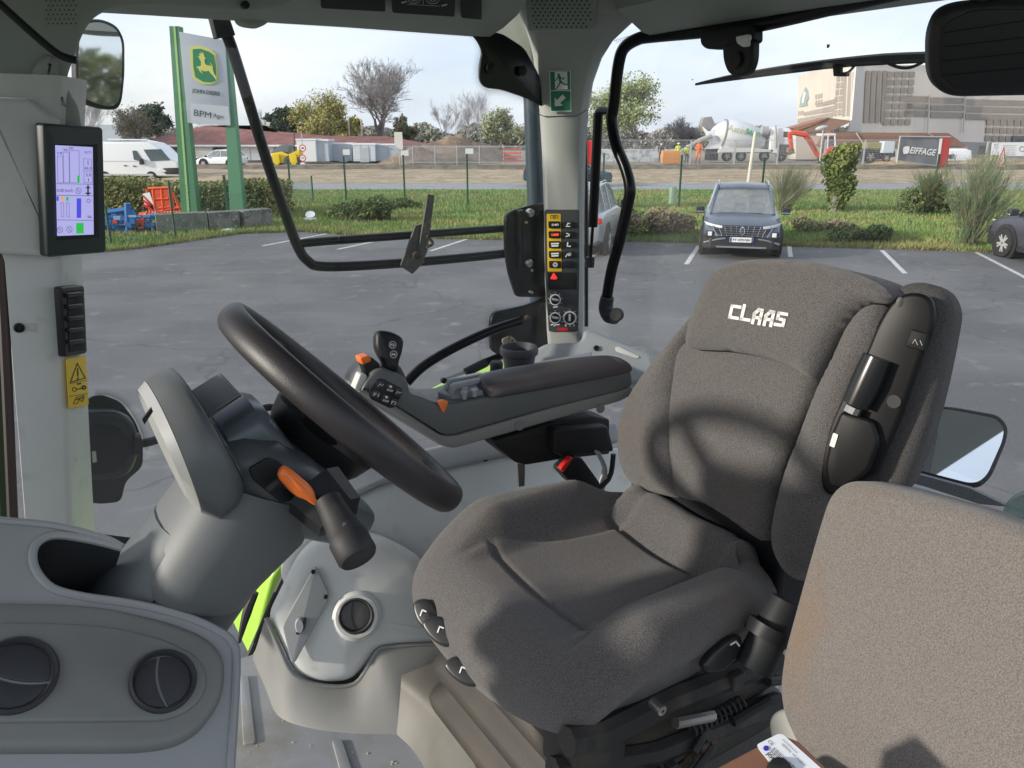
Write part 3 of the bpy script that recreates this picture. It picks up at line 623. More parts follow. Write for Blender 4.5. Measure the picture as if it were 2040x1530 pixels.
obj('shield_plate', M().slab(XS([(300, 378), (340, 376), (350, 430), (312, 432)], PY(Yo_ + .4)), Vector((0, -1, 0)), .03, 0), mat('orange_shade', (.62, .09, .03), .6), oh)
wbp = PY(Yo_ - .5); wb = obj('warning_board', M().slab(XS([(284, 386), (298, 383), (312, 428), (288, 410)], wbp), wbp[1], .02, 0), WHT, oh)
m = M()
for k in range(3): flat(m, [(285 + k * 0, 388 + k * 9), (285, 392 + k * 9), (309, 418 + k * 4 - k), (305, 408 + k * 2)], wbp, .01)
obj('red_stripes', m, RED, wb, smooth=False)
# =================================================================== CAB SHELL
# ---- floor
FZ = 1.72
fl = M(); fl.cbox(-.35, 1.0, .10, 1.66, FZ - .03, FZ)
FLOORM = mat('floor_mat', (.26, .275, .30), .5, noise=(5, (.30, .30, .29), .4, .7), stain=(9, (.21, .20, .17), .50, .72, 8), speck=(90, (.42, .41, .38), .70, .74), bump=(500, .5, .0012))
cf = obj('cab_floor', fl, FLOORM, kind='structure')
PF = PZ(FZ)
for q in ([(478, 1345), (495, 1345), (510, 1478), (484, 1481)], [(661, 1474), (682, 1472), (706, 1545), (680, 1545)]):
    pslab('tread_rib', q, off(PF, .006), .006, FLOORM, cf, r=.002, rnd=5)
gm = M(); random.seed(3)
for k in range(26):
    u, v = random.uniform(480, 830), random.uniform(1330, 1525); p = X(u, v, PF) + ZV * .001; s = random.uniform(.0006, .0022)
    gm.box(p, (s, s * random.uniform(.5, 1), s * .6))
tag(obj('grit', gm, mat('grit', (.5, .48, .42), .9), kind='stuff'), 'small bits of dried mud and grit scattered on cab floor', 'dirt')

# ---- seat plinth tunnel floor riser
rs = thing('footwell_riser', X(640, 1420, PF), 'grey moulded step riser wrapping below the vented side trim', 'riser')
H1 = PL((.45, 1.43, 1.90), (-.28, -.85, .42))
tp_ = cat([(530, 1232), (556, 1290), (585, 1345), (640, 1366), (705, 1364), (738, 1320), (756, 1294), (790, 1288), (850, 1284), (900, 1284)], 4, closed=False)
bt_ = cat([(503, 1312), (528, 1370), (553, 1426), (610, 1450), (690, 1462), (745, 1464), (790, 1464), (812, 1462), (850, 1440), (900, 1400)], 4, closed=False)
T_ = [X(p.x, p.y, off(H1, -.012)) for p in tp_]; B_ = [X(p.x, p.y, PF) for p in bt_]
rr_ = [T_, [t.lerp(q, .12) + ZV * .004 for t, q in zip(T_, B_)], [t.lerp(q, .6) for t, q in zip(T_, B_)], [t.lerp(q, .93) for t, q in zip(T_, B_)], [q - ZV * .002 for q in B_]]
obj('riser_panel', M().loft(rr_, cap=False, closed=False), SHEL, rs, ang=60)
obj('riser_edge', M().tube([t + ZV * .001 for t in T_], .005, 8), SHEL, rs)
sk_ = thing('seat_plinth', X(880, 1450, PF), 'worn beige grey ledge of the seat plinth beside the bellows', 'plinth')
r0 = [G(u, v, FZ - .002) for u, v in cat([(790, 1466), (824, 1500), (858, 1560), (900, 1660)], 5, closed=False)]
r1 = [G(u, v, 1.785) for u, v in cat([(798, 1372), (846, 1412), (903, 1478), (955, 1580)], 5, closed=False)]
r2 = [G(u, v, 1.81) for u, v in cat([(800, 1345), (856, 1392), (915, 1462), (970, 1580)], 5, closed=False)]
r3 = [G(u, v, 1.812) for u, v in cat([(868, 1318), (908, 1392), (962, 1470), (1010, 1580)], 5, closed=False)]
obj('ledge', M().loft([r0, [p.lerp(q, .5) for p, q in zip(r0, r1)], r1, r2, r3], cap=False, closed=False), mat('ledge_trim', (.12, .116, .102), .5, noise=(9, (.085, .076, .062), .45, .7)), sk_, ang=70)
# ---- right hand side trim: fender cover, vented housing
ft = thing('fender_cover', C(.7, 1.6, FZ), 'pale grey arched wheel fender cover under the armrest console', 'trim panel')
F1 = PL((.8, 1.58, 2.0), (-.12, -.85, .5))
pslab('cover_panel', [(560, 1130), (600, 1060), (660, 1010), (760, 962), (860, 935), (1000, 905), (1230, 890), (1330, 900), (1340, 1160), (1240, 1285), (860, 1285), (600, 1260)], off(F1, -.01), .05, TRIM, ft, r=.02, rnd=20)
pslab('rail', [(610, 1010), (700, 940), (800, 905), (905, 880), (985, 858), (1090, 850), (1230, 840), (1240, 880), (1000, 908), (860, 940), (760, 965), (660, 1012), (600, 1062)], off(F1, .02), .05, COOL, ft, r=.01, rnd=10)
for (u, v) in ((966, 914),):
    m = M().lathe(X(u, v, off(F1, .003)), F1[1], [(.008, 0), (.008, .003), (.005, .004), (.004, -.001), (0.0005, -.001)], 14); obj('screw', m, BLK, ft)
hs = thing('vented_side_housing', X(700, 1370, PF), 'bulging light grey side housing with round vent and hatch', 'trim housing')
H1 = PL((.45, 1.43, 1.90), (-.28, -.85, .42))
pslab('housing', [(578, 1332), (545, 1260), (532, 1228), (560, 1170), (590, 1110), (630, 1072), (700, 1058), (765, 1070), (840, 1110), (870, 1180), (880, 1286), (790, 1290), (752, 1296), (733, 1325), (700, 1362), (640, 1366), (600, 1352)], H1, .16, TRIM, hs, r=.035, rnd=22, crown=.02)
pslab('hatch', [(630, 1130), (656, 1185), (652, 1200), (588, 1320), (580, 1320), (563, 1250), (566, 1240), (626, 1130)], off(H1, .030), .02, mat('hatch_grey', (.27, .28, .285), .5, bump=(900, .25, .0006)), hs, r=.002, rnd=6)
for (u, v) in ((624, 1139), (649, 1189)):
    obj('screw', M().lathe(X(u, v, off(H1, .030)), H1[1], [(.005, 0), (.005, .002), (.003, .003), (.0005, .0)], 10), BLK, hs)
sk1 = obj('socket_cap', M().lathe(X(597, 1246, off(H1, .031)), H1[1], [(.017, 0), (.017, .006), (.013, .009), (.001, .009)], 20, .55), COOL, hs)
pslab('cap_strap', [(604, 1230), (611, 1232), (606, 1256), (593, 1266), (588, 1262), (600, 1252)], off(H1, .039), .006, BLK, hs, r=.001, rnd=3)
obj('vent_collar', M().lathe(X(710, 1226, off(H1, .012)), H1[1], [(.056, -.01), (.052, .012), (.044, .020), (.037, .020), (.036, .004), (.001, .004)], 40), TRIM, hs)
def round_vent(parent, u, v, pl, r, tilt, matl, e=1.0):
    c = X(u, v, pl); n = pl[1]
    vt = obj('round_vent', M().lathe(c, n, [(r, -.012), (r, .004), (r * .93, .007), (r * .86, .003), (r * .84, -.004), (.0005, -.004)], 40, e), matl, parent)
    A = X(u + 40, v, pl) - c; U = A.normalized(); V = n.cross(U)
    U2 = U * cos(tilt) + V * sin(tilt); V2 = n.cross(U2)
    for sgn in (-1, 1):
        pts = []
        for k in range(15):
            th = -pi / 2 + pi * k / 14; pts.append(c + U2 * (sgn * (cos(th) * r * .80 + .0015)) + V2 * (sin(th) * r * .80))
        # centre split is bowed
        for k in range(1, 8):
            q = 1 - 2 * k / 8; pts.append(c + U2 * (sgn * .0015 - r * .16 * (1 - q * q)) + V2 * (q * r * .80))
        obj('vent_flap', M().slab(pts, n, .003, .0012), matl, vt)
    return vt
VENTM = mat('vent_plastic', (.06, .055, .055), .42, bump=(1400, .2, .0004))
VENT2 = mat('dash_vent_plastic', (.035, .036, .042), .45, bump=(1400, .25, .0004))
round_vent(hs, 708, 1226, off(H1, .028), .037, .15, VENTM)

# ---- lower glass, fender, seal
lo = thing('lower_door_glass', C(.25, 1.72, 1.75), 'lower corner of right hand glass with thick black seal', 'window')
pslab('pane', [(440, 1340), (440, 1000), (640, 1000), (510, 1315)], PB(1.74), .005, GLASS, lo, r=0)
obj('seal', M().tube(XS([(650, 1040), (588, 1112), (560, 1160), (532, 1225), (495, 1310)], PB(1.70)), .008, 8, smooth=4), BLKR, lo)
obj('seal', M().tube(XS([(508, 1180), (492, 1220), (476, 1280)], PB(1.70)), [.010, .012, .004], 8, smooth=3), BLKR, lo)
obj('sill_lip', M().tube(XS([(478, 1345), (505, 1312), (560, 1200), (600, 1120)], PB(1.69)), .006, 8, smooth=3), COOL, lo)
LIME = mat('lime_paint', (.42, .72, .08), .3)
fd = thing('tractor_fender', C(.6, 2.0, 1.2), 'lime green painted wheel fender outside the right glass', 'fender')
pslab('fender_panel', [(585, 1085), (640, 1020), (700, 1040), (620, 1200), (505, 1330), (515, 1240), (540, 1150)], PB(1.86), .25, LIME, fd, r=.01, rnd=12)
pslab('fender_top', [(805, 800), (880, 760), (950, 735), (1010, 712), (1010, 745), (900, 800), (860, 830)], PL((.9, 1.95, 2.12), (0, -.3, 1)), .05, LIME, fd, r=.01, rnd=10)

# ---- right glass
rg = thing('right_door_glass', C(.6, 1.76, 2.1), 'large right side window pane looking onto the car park', 'window')
pslab('pane', [(100, 0), (1080, 0), (1090, 760), (640, 1040), (180, 1090)], PB(1.765), .004, GLASS, rg, r=0)
# black printed corner with bolts
BK = mat('black_frit', (.008, .008, .009), .25)
pc = pslab('printed_corner', [(930, 58), (1000, 66), (1045, 95), (1075, 150), (1085, 215), (1050, 195), (1000, 178), (968, 176), (956, 160), (956, 130), (962, 100), (950, 78)], PB(1.755), .006, BK, rg, r=.002, rnd=12)
for (u, v) in ((977, 136), (1040, 141)):
    obj('bolt_cap', M().lathe(X(u, v, PB(1.748)), -SV, [(.012, 0), (.012, .004), (.007, .006), (.001, .006)], 12), BLK, rg)
def frit(pts, pl, parent, rows=5, pitch=4.2, r0=1.5, sign=1):
    """rows of shrinking printed dots following an edge"""
    P_ = cat(pts, 24, closed=False); m = M(); acc = 0; line = [P_[0]]
    for i in range(1, len(P_)):
        d = (P_[i] - P_[i - 1]).length; acc += d
        while acc >= pitch:
            acc -= pitch; line.append(P_[i - 1].lerp(P_[i], 1 - acc / max(d, 1e-6)))
    for i in range(len(line) - 1):
        t = (line[i + 1] - line[i]).normalized(); nn = Vector((-t.y, t.x)) * sign
        for rr in range(rows):
            c = line[i] + nn * (rr * pitch * .8 + 1) + t * (pitch / 2 if rr % 2 else 0)
            flat(m, circ(c, r0 * (1 - rr / (rows + 1)), 5), pl)
    return obj('printed_dots', m, BK, parent, smooth=False, kind='stuff')
frit([(240, 16), (420, 22), (560, 36), (700, 46), (830, 56), (935, 62)], PB(1.758), rg, 4, 4.2, 1.5, 1)
frit([(935, 62), (952, 78), (960, 100), (954, 130), (955, 160), (970, 178), (1000, 180), (1050, 196)], PB(1.758), rg, 4, 4.2, 1.5, 1)

# ---- A pillar (front right)
ap = thing('front_pillar', C(.0, 1.68, 2.0), 'pale grey front pillar at left carrying display, louvre vent and label', 'pillar')
rows = [(150, -60, 120, 172), (250, -40, 118, 168), (400, -30, 118, 166), (515, 8, 118, 166), (700, 22, 128, 174), (900, 38, 134, 186), (1060, 50, 141, 196), (1250, 66, 150, 212)]
rings = []
pA = PB(1.58)
for v, ul, uc, ur in rows:
    A = X(ul, v, pA); B = X(uc, v, pA); D = X(ur, v, PB(1.70)); z = B.z
    A.z = z; D.z = z
    E_ = D + SV * .05 + (-RV) * .03; F_ = A + SV * .17
    B1 = B.lerp(A, .12); B2 = B.lerp(D, .16)
    rings.append([A, B1, B.lerp((B1 + B2) / 2, .4), B2, D.lerp(B, .08), D, E_, F_])
obj('pillar_trim', M().loft(rings), TRIM, ap, ang=50)
PAF = off(pA, .001)
# screws and recess
obj('recess', M().slab([X(p.x, p.y, PAF) for p in rp([(36, 644), (74, 644), (74, 664), (40, 656)], 4)], PAF[1], .0015, .0005), mat('recess_trim', (.5, .5, .48), .6), ap)
obj('screw', M().lathe(X(38, 653, off(pA, .002)), pA[1], [(.0085, -.002), (.0085, .003), (.006, .004), (.005, 0), (.003, 0), (.003, .002), (.0005, .002)], 16), BLK, ap)
# ribs on the trim edge: flat dark strips, their shade put into the colour
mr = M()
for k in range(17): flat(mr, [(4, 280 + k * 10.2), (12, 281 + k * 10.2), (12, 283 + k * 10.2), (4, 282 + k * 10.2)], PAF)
obj('rib_shade_strips', mr, mat('rib_shadow', (.16, .16, .15), .7), ap, smooth=False)
# upper raised block behind display
pslab('display_mount', [(-40, 190), (60, 196), (98, 225), (120, 240), (120, 505), (95, 512), (30, 508), (-40, 505)], off(pA, .035), .05, TRIM, ap, r=.01, rnd=8)
# side plane of pillar
SP_ = P3(X(128, 700, pA), X(174, 700, PB(1.70)), X(141, 1060, pA))
SP_ = off(SP_, .004)
vn = pslab('louvre_vent', [(122, 572), (168, 568), (174, 704), (131, 712)], off(SP_, .006), .012, BLK, ap, r=.003, rnd=6)
pslab('vent_duct', [(134, 580), (165, 577), (170, 697), (139, 702)], off(SP_, .007), .002, mat('duct_dark', (.004, .004, .005), .8), vn, r=0)
for k in range(5):
    y = 584 + k * 23.5
    pslab('louvre', [(135 + k, y), (166 + k, y - 3), (168 + k, y + 5), (137 + k, y + 9)], off(SP_, .013), .006, BLK, vn, r=.002, rnd=3)
st = pslab('warning_label', [(132, 715), (171, 708), (177, 807), (138, 814)], off(SP_, .0015), .0012, YEL, ap, r=.0003, rnd=4)
lm = M(); pl = off(SP_, .0018)
def tline(m, pts, wd, pl, closed=False, lift=.0004):
    n = len(pts)
    for i in range(n if closed else n - 1):
        a = Vector(pts[i]); b = Vector(pts[(i + 1) % n]); t = (b - a).normalized() * (wd / 2); q = Vector((-t.y, t.x))
        flat(m, [a - t + q, b + t + q, b + t - q, a - t - q], pl, lift)
tline(lm, [(140, 762), (154, 724), (170, 753)], 1.6, pl, True); tline(lm, [(154.5, 735), (155, 749)], 2.2, pl); tline(lm, [(155, 753), (155, 756)], 2.2, pl)
tline(lm, [(137, 765), (174, 757)], .8, pl); tline(lm, [(137, 790), (175, 784)], .8, pl)
tline(lm, circ((148, 776), 4, 10), 1.2, pl, True); tline(lm, [(152, 776), (164, 773)], 1.6, pl); tline(lm, circ((167, 772), 3.2, 10), 2.4, pl, True)
tline(lm, [(155, 765), (160, 764)], 3, pl)
tline(lm, [(146, 804), (152, 792), (168, 788), (164, 800), (158, 796), (154, 804)], 1.2, pl, True); tline(lm, [(153, 796), (166, 792)], 2, pl)
obj('label_print', lm, INK, st, smooth=False)
# pillar cap up to roof
cap = thing('pillar_shoulder', C(-.1, 1.55, 2.9), 'dark upper left shoulder trim with drilled speaker grille', 'trim panel')
SHP = PB(1.62)
lo_ = cat([(-60, 190), (0, 190), (60, 203), (100, 222), (128, 236)], 4, closed=False)
c_out = cat([(640, -50), (560, 14), (430, 18), (330, 9), (250, 12), (200, 26), (170, 58), (148, 112), (133, 160), (140, 185), (156, 215), (164, 262)], 6, closed=False)
c_in = cat([(640, -90), (560, -60), (430, -60), (330, -60), (230, -60), (150, -40), (110, 0), (90, 60), (80, 120), (90, 190), (100, 230), (110, 262)], 6, closed=False)
oo = [X(p.x, p.y, SHP) for p in c_out]; ii = [X(p.x, p.y, SHP) for p in c_in]; nN = SHP[1]
obj('shoulder_edge', M().loft([[p + nN * .012 for p in ii], [p.lerp(q, .7) + nN * .012 for p, q in zip(ii, oo)], [p.lerp(q, .93) + nN * .006 for p, q in zip(ii, oo)], oo, [q - nN * .02 for q in oo]], cap=False, closed=False), ROOF, cap, ang=60)
pslab('shoulder', [(-60, -60), (240, -60), (160, -30), (118, 0), (100, 60), (92, 120), (100, 190), (104, 224), (60, 205), (0, 190), (-60, 190)], off(SHP, .011), .02, ROOF, cap, r=0)
pslab('shoulder_step', [(60, 150), (75, 118), (100, 105), (118, 120), (118, 190), (140, 215), (70, 200)], PB(1.59), .06, ROOF, cap, r=.015, rnd=14)
gd = M(); random.seed(5)
for i in range(7):
    for j in range(6): flat(gd, circ((92 + i * 9 + (j % 2) * 4.5, 2 + j * 9), 1.6, 8), PB(1.607))
obj('grille_holes', gd, INK, cap, smooth=False)
obj('screw', M().lathe(X(20, 183, PB(1.6)), -SV, [(.012, -.01), (.012, .004), (.008, .006), (.007, 0), (.003, 0), (.003, .004), (.0005, .004)], 16), BLKR, cap)
# dark screen edge at far left
ws = thing('windscreen_edge', C(-.1, 1.62, 2.1), 'dark rubber windscreen seal along left edge of front pillar', 'seal')
obj('rubber', M().tube(XS([(-4, 380), (2, 520), (14, 760), (26, 1040), (32, 1150)], PB(1.60)), .009, 8, smooth=3), mat('maroon_rubber', (.035, .022, .022), .6), ws)
obj('glass_edge', M().tube(XS([(-16, 520), (2, 800), (10, 1040), (14, 1150)], PB(1.63)), .013, 8, smooth=3), mat('green_glass_edge', (.03, .05, .02), .2), ws)

# ---- display terminal
dt = thing('display_terminal', X(150, 510, PB(1.50)), 'dark framed portrait touch display lit lilac on front pillar', 'display')
D1 = P3(X(90, 248, PB(1.52)), X(208, 255, PB(1.60)), X(97, 512, PB(1.52)))
pslab('casing', [(88, 246), (206, 254), (213, 503), (97, 513)], D1, .018, mat('terminal_casing', (.022, .034, .034), .4), dt, r=.004, rnd=7)
pslab('bezel', [(109, 287), (194, 288), (197, 473), (114, 479)], off(D1, .0005), .001, mat('screen_dark', (.004, .004, .006), .15), dt, r=0)
D2 = off(D1, .002); SCRM = mat('screen_lit', (.1, .1, .12), .25, emit=(.19, .185, .36, 1.0))
sc = obj('screen', flat(M(), [(109, 289), (184, 293), (186, 467), (113, 470)], D2), SCRM, dt, smooth=False)
def em(n, c, s=1): return mat(n, c, .4, emit=(*c, s))
dk = M(); Dt = off(D2, .0012)
for (x, y, s, wd, h) in ((118, 305, '19', 9, 5), (129, 298, '26', 9, 5), (140, 295, '30', 9, 5), (174, 303, 'AUTO', 14, 5), (174, 335, '45.0', 14, 6), (175, 348, '5.0', 10, 6), (128, 379, '0.00 km/h', 32, 6), (177, 432, '94', 8, 6)):
    ptext(dk, s, ((x - wd / 2, y), (x + wd / 2, y + .3), h), D2, .0014)
for q in ([(114, 311), (124, 311), (126, 364), (115, 364)], [(126, 303), (137, 303), (138, 364), (127, 364)], [(138, 300), (157, 300), (158, 364), (139, 364)], [(166, 316), (182, 317), (183, 342), (167, 341)], [(167, 341), (183, 342), (184, 364), (167, 364)], [(121, 404), (126, 404), (127, 432), (122, 432)], [(132, 404), (137, 404), (138, 432), (133, 432)]): tline(dk, q, .6, Dt, True)
for y in (366, 389, 438): tline(dk, [(112, y), (185, y + 1)], .8, Dt)
tline(dk, [(176, 342 + 14), (176, 361)], 1.2, Dt); tline(dk, [(175, 320), (175, 328)], 1.2, Dt)
for c in ((156, 380), (119, 458), (138, 457)):
    tline(dk, circ(c, 5.5, 10, 1.1), .8, Dt, True); tline(dk, [(c[0] - 2, c[1] - 3), (c[0] + 2, c[1] + 3)], 1, Dt)
tline(dk, [(175, 370), (175, 388)], 3, Dt); tline(dk, [(171, 374), (179, 374)], 2, Dt); tline(dk, [(171, 385), (179, 385)], 2.5, Dt); tline(dk, circ((176, 400), 4, 5), .8, Dt, True)
obj('screen_print', dk, em('print_ink', (.02, .02, .06), .0), dt, smooth=False)
for q in ([(153, 349), (158, 349), (158, 364), (153, 364)], [(151, 444), (166, 444), (166, 465), (151, 465)], [(131, 392), (136, 392), (136, 400), (131, 400)]):
    obj('screen_green', flat(M(), q, Dt), em('lit_green', (.02, .38, .05), .5), dt, smooth=False)
for q in ([(152, 395), (161, 395), (161, 434), (152, 434)], [(112, 391), (116, 391), (116, 400), (112, 400)]):
    obj('screen_blue', flat(M(), q, Dt), em('lit_blue', (.05, .06, .5), .5), dt, smooth=False)
so_ = M(); flat(so_, [(121, 391), (126, 391), (126, 400), (121, 400)], Dt); obj('screen_amber', so_, em('lit_amber', (.6, .3, .05), .5), dt, smooth=False)
sw = M()
for k in range(9): tline(sw, [(152, 398 + k * 4), (161, 398 + k * 4)], .6, off(Dt, .0003))
obj('screen_bars', sw, SCRM, dt, smooth=False)

# ---- roof
rf = M()
rf.cbox(-.45, 1.46, .12, 1.80, 3.22, 3.30)
obj('cab_roof', rf, ROOF, kind='structure')
hd = thing('side_header', C(.6, 1.68, 3.12), 'grey green roof header above right window with switch panels', 'roof trim')
prof = [(1.79, 3.118), (1.72, 3.112), (1.66, 3.125), (1.60, 3.145), (1.52, 3.20), (1.52, 3.26), (1.79, 3.26)]
obj('header', M().loft([[C(a, b - (.0), z + dz) for b, z in prof] for a, dz in ((-.4, -.01), (.3, 0), (.7, .004), (1.03, .004))]), ROOF, hd, ang=60)
HP = P3(C(.2, 1.60, 3.145), C(1.1, 1.60, 3.145), C(.6, 1.52, 3.20)); HP = off(HP, .010)
for q in ([(640, -40), (768, -40), (768, 24), (640, 17)], [(782, -40), (908, -40), (906, 34), (782, 26)], [(920, -40), (960, -40), (960, 40), (919, 36)]):
    pslab('switch_panel', q, HP, .006, BLK, hd, r=.001, rnd=4)
pr = M(); Hq = off(HP, .001)
for c in ((825, -4), (862, -3)): tline(pr, circ(c, 13, 16, .8), 1.2, Hq, True); tline(pr, circ(c, 7, 12, .8), 1.4, Hq, True)
tline(pr, [(843, -10), (843, 8)], 1, Hq); tline(pr, [(812, 8), (876, 12)], .8, Hq)
for c in ((805, 5), (885, 11)): tline(pr, [(c[0] - 4, c[1]), (c[0] + 4, c[1] - 2)], 3, Hq)
obj('panel_print', pr, GREYP, hd, smooth=False)
pslab('grab_mount', [(474, 20), (545, 30), (536, 45), (520, 54), (490, 50), (478, 42)], PB(1.72), .04, ROOF, hd, r=.01, rnd=8)
obj('screw', M().lathe(X(489, 10, PB(1.60)), -SV, [(.007, -.01), (.007, .004), (.001, .006)], 10), BLK, hd)

rh = thing('rear_header', C(1.44, .9, 3.12), 'dark green grey roof trim over the rear window', 'roof trim')
prof = [(1.50, 3.125), (1.42, 3.118), (1.36, 3.13), (1.28, 3.175), (1.28, 3.26), (1.50, 3.26)]
obj('header', M().loft([[C(a, b, z + dz) for a, z in prof] for b, dz in ((.1, 0), (.8, .004), (1.3, .004), (1.56, .0))]), ROOF, rh, ang=60)

# ---- B pillar (rear right)
bp = thing('rear_pillar', C(1.3, 1.76, 2.1), 'central rear pillar with green exit sign, switches and dials', 'pillar')
BPL = PL((1.27, 1.70, 2.6), (-.62, -.78, 0))
rows = [(-40, 1015, 1350), (-10, 1022, 1310), (20, 1032, 1272), (50, 1044, 1240), (75, 1052, 1215), (110, 1060, 1194), (160, 1066, 1177), (220, 1073, 1167), (300, 1078, 1163), (420, 1082, 1160), (560, 1084, 1159), (665, 1088, 1158), (690, 1090, 1157)]
rings = []
e2 = BPL[1]
for v, ul, ur in rows:
    fw = .07 * max(0, min(1, (150 - v) / 130)) ** 1.5; bq = off(BPL, fw); A = X(ul, v, bq); B = X(ur, v, bq); z = (A.z + B.z) / 2; A.z = B.z = z
    w_ = (B - A); q = []
    for s, d in ((0, -.09), (0, -.03), (.03, -.010), (.12, .002), (.5, .006), (.88, .002), (.97, -.010), (1.02, -.03), (1.04, -.09)): q.append(A + w_ * s + e2 * d)
    rings.append(q)
PILL = mat('pillar_trim_mid', (.36, .375, .36), .5, noise=(3, (.33, .34, .325), .4, .7), bump=(900, .25, .0006))
obj('pillar_trim', M().loft(rings), PILL, bp, ang=45)
# flares to roof
pslab('roof_flare', [(990, -40), (1060, -40), (1060, 100), (1078, 230), (1072, 210), (1062, 160), (1040, 115), (1010, 90), (985, 75)], off(BPL, -.03), .008, ROOF, bp, r=.006, rnd=8)
pslab('speaker_grille', [(1042, -20), (1194, -20), (1184, 60), (1052, 62)], off(BPL, .080), .02, PILL, bp, r=.003, rnd=6)
gd = M()
for j in range(8):
    for i in range(12 - (j > 5) * 1):
        x = 1060 + i * 9.9 + (j % 2) * 5 + j * .6
        if x < 1182 - j: flat(gd, circ((x, 2 + j * 7.4), 1.9, 8), off(BPL, .0805))
obj('grille_holes', gd, INK, bp, smooth=False)
jm = M(); tline(jm, [(1074, 228), (1085, 232), (1150, 231), (1167, 220)], 1.6, off(BPL, .0065)); obj('panel_joint', jm, BLKR, bp, smooth=False)
# exit sign
es = thing('exit_sign', X(1117, 222, BPL), 'small green running man emergency exit sticker on rear pillar', 'exit sign')
EP = off(BPL, .0135)
pslab('sticker', [(1094, 141), (1137, 140), (1138, 222), (1096, 223)], EP, .001, mat('sticker_white', (.7, .75, .72), .4), es, r=0)
GRN = mat('exit_green', (.012, .19, .10), .4)
g = M(); flat(g, [(1096, 143), (1135, 142), (1136, 179), (1097, 180)], EP); flat(g, [(1097, 182), (1136, 181), (1136, 220), (1098, 221)], EP); obj('green_field', g, GRN, es, smooth=False)
g = M(); Ew = off(EP, .0006); flat(g, [(1105, 143), (1130, 143), (1131, 178), (1106, 179)], Ew)
flat(g, [(1105, 212), (1105, 194), (1110, 199), (1121, 188), (1127, 195), (1116, 205), (1122, 210)], Ew); obj('white_field', g, WHT, es, smooth=False)
g = M(); Eg = off(Ew, .0006); flat(g, circ((1113, 149), 2.6, 10), Eg)
for q, w_ in (([(1114, 153), (1117, 164)], 5), ([(1112, 153), (1107, 160), (1104, 160)], 2), ([(1117, 154), (1122, 158), (1124, 154)], 2), ([(1116, 163), (1112, 172), (1108, 177)], 2.6), ([(1118, 163), (1124, 168), (1131, 169)], 2.6)): tline(g, q, w_, Eg)
obj('running_figure', g, GRN, es, smooth=False)
# switch panel
sp = thing('pillar_switch_panel', X(1122, 660, BPL), 'dark switch panel with yellow button strip and white dials', 'switch panel')
Q = off(BPL, .010)
pslab('panel', [(1084, 418), (1154, 418), (1154, 540), (1152, 661), (1093, 661), (1086, 540)], Q, .01, mat('switch_panel_grey', (.05, .054, .06), .6, spec=.3), sp, r=.002, rnd=5)
pslab('dark_window', [(1091, 543), (1149, 543), (1149, 577), (1093, 577)], off(Q, .0006), .001, mat('window_dark', (.02, .02, .024), .2), sp, r=0)
pslab('yellow_strip', [(1089, 426), (1117, 426), (1119, 541), (1091, 541)], off(Q, .0008), .001, YEL, sp, r=.0003, rnd=2)
Qb = off(Q, .005); ic = M(); ir = M(); iy = M()
for k in range(5):
    y = 448 + k * 19.8; b = pslab('button', [(1092 + k * .3, y - 7), (1116 + k * .3, y - 7), (1117 + k * .3, y + 7), (1093 + k * .3, y + 7)], Qb, .005, BLK, sp, r=.001, rnd=3)
    tgt = ir if k == 1 else ic
    if k == 4: tline(tgt, circ((1106, y), 3.2, 10), 3, Qb, True)
    elif k in (2, 3): tline(tgt, [(1099, y - 2), (1112, y - 2.5)], 3, Qb); tline(tgt, [(1100, y + 2.5), (1111, y + 2)], 3, Qb)
    else: ptext(tgt, '1000' if k == 1 else '540', ((1099, y), (1113, y - .6), 4.5), Qb, .001, bold=True)
    pslab('button', [(1121, y - 6), (1144, y - 6), (1144, y + 6), (1122, y + 6)], Qb, .004, BLK, sp, r=.001, rnd=3)
    x = 1132
    if k == 0: tline(ic, [(x - 3, y + 3), (x - 1, y - 3), (x + 3, y - 3)], 1.8, Qb); tline(ic, [(x - 4, y + 3), (x + 3, y + 3)], 1.8, Qb)
    if k == 1: tline(ic, [(x - 3, y - 3), (x + 2, y - 1), (x + 2, y + 2), (x - 4, y + 3)], 2, Qb)
    if k == 2: tline(ic, [(x - 1, y - 4), (x - 2, y + 3), (x + 4, y + 3)], 2.4, Qb)
    if k == 3: tline(ic, [(x - 5, y + 4), (x - 1, y - 2), (x + 1, y + 2)], 2, Qb); tline(ic, circ((x + 3, y - 1), 2, 8), 2, Qb, True)
tline(iy, [(1097, 436), (1097, 429), (1111, 429), (1111, 436)], 1, off(Q, .002)); tline(iy, circ((1104, 433), 2.5, 8), 1.2, off(Q, .002), True)
obj('icon_print', ic, WHT, sp, smooth=False); obj('red_icon', ir, mat('red_lit', (.5, .02, .01), .4, emit=(.9, .05, .02, 1)), sp, smooth=False); obj('strip_icon', iy, INK, sp, smooth=False)
pslab('hazard_button', [(1096, 556), (1103, 543), (1111, 555), (1106, 557)], off(Q, .004), .004, mat('hazard_red', (.55, .02, .015), .35, emit=(.8, .03, .02, .5)), sp, r=.001, rnd=2)
pslab('red_label', [(1111, 653), (1131, 653), (1131, 659), (1111, 659)], off(Q, .0008), .0008, RED, sp, r=0)
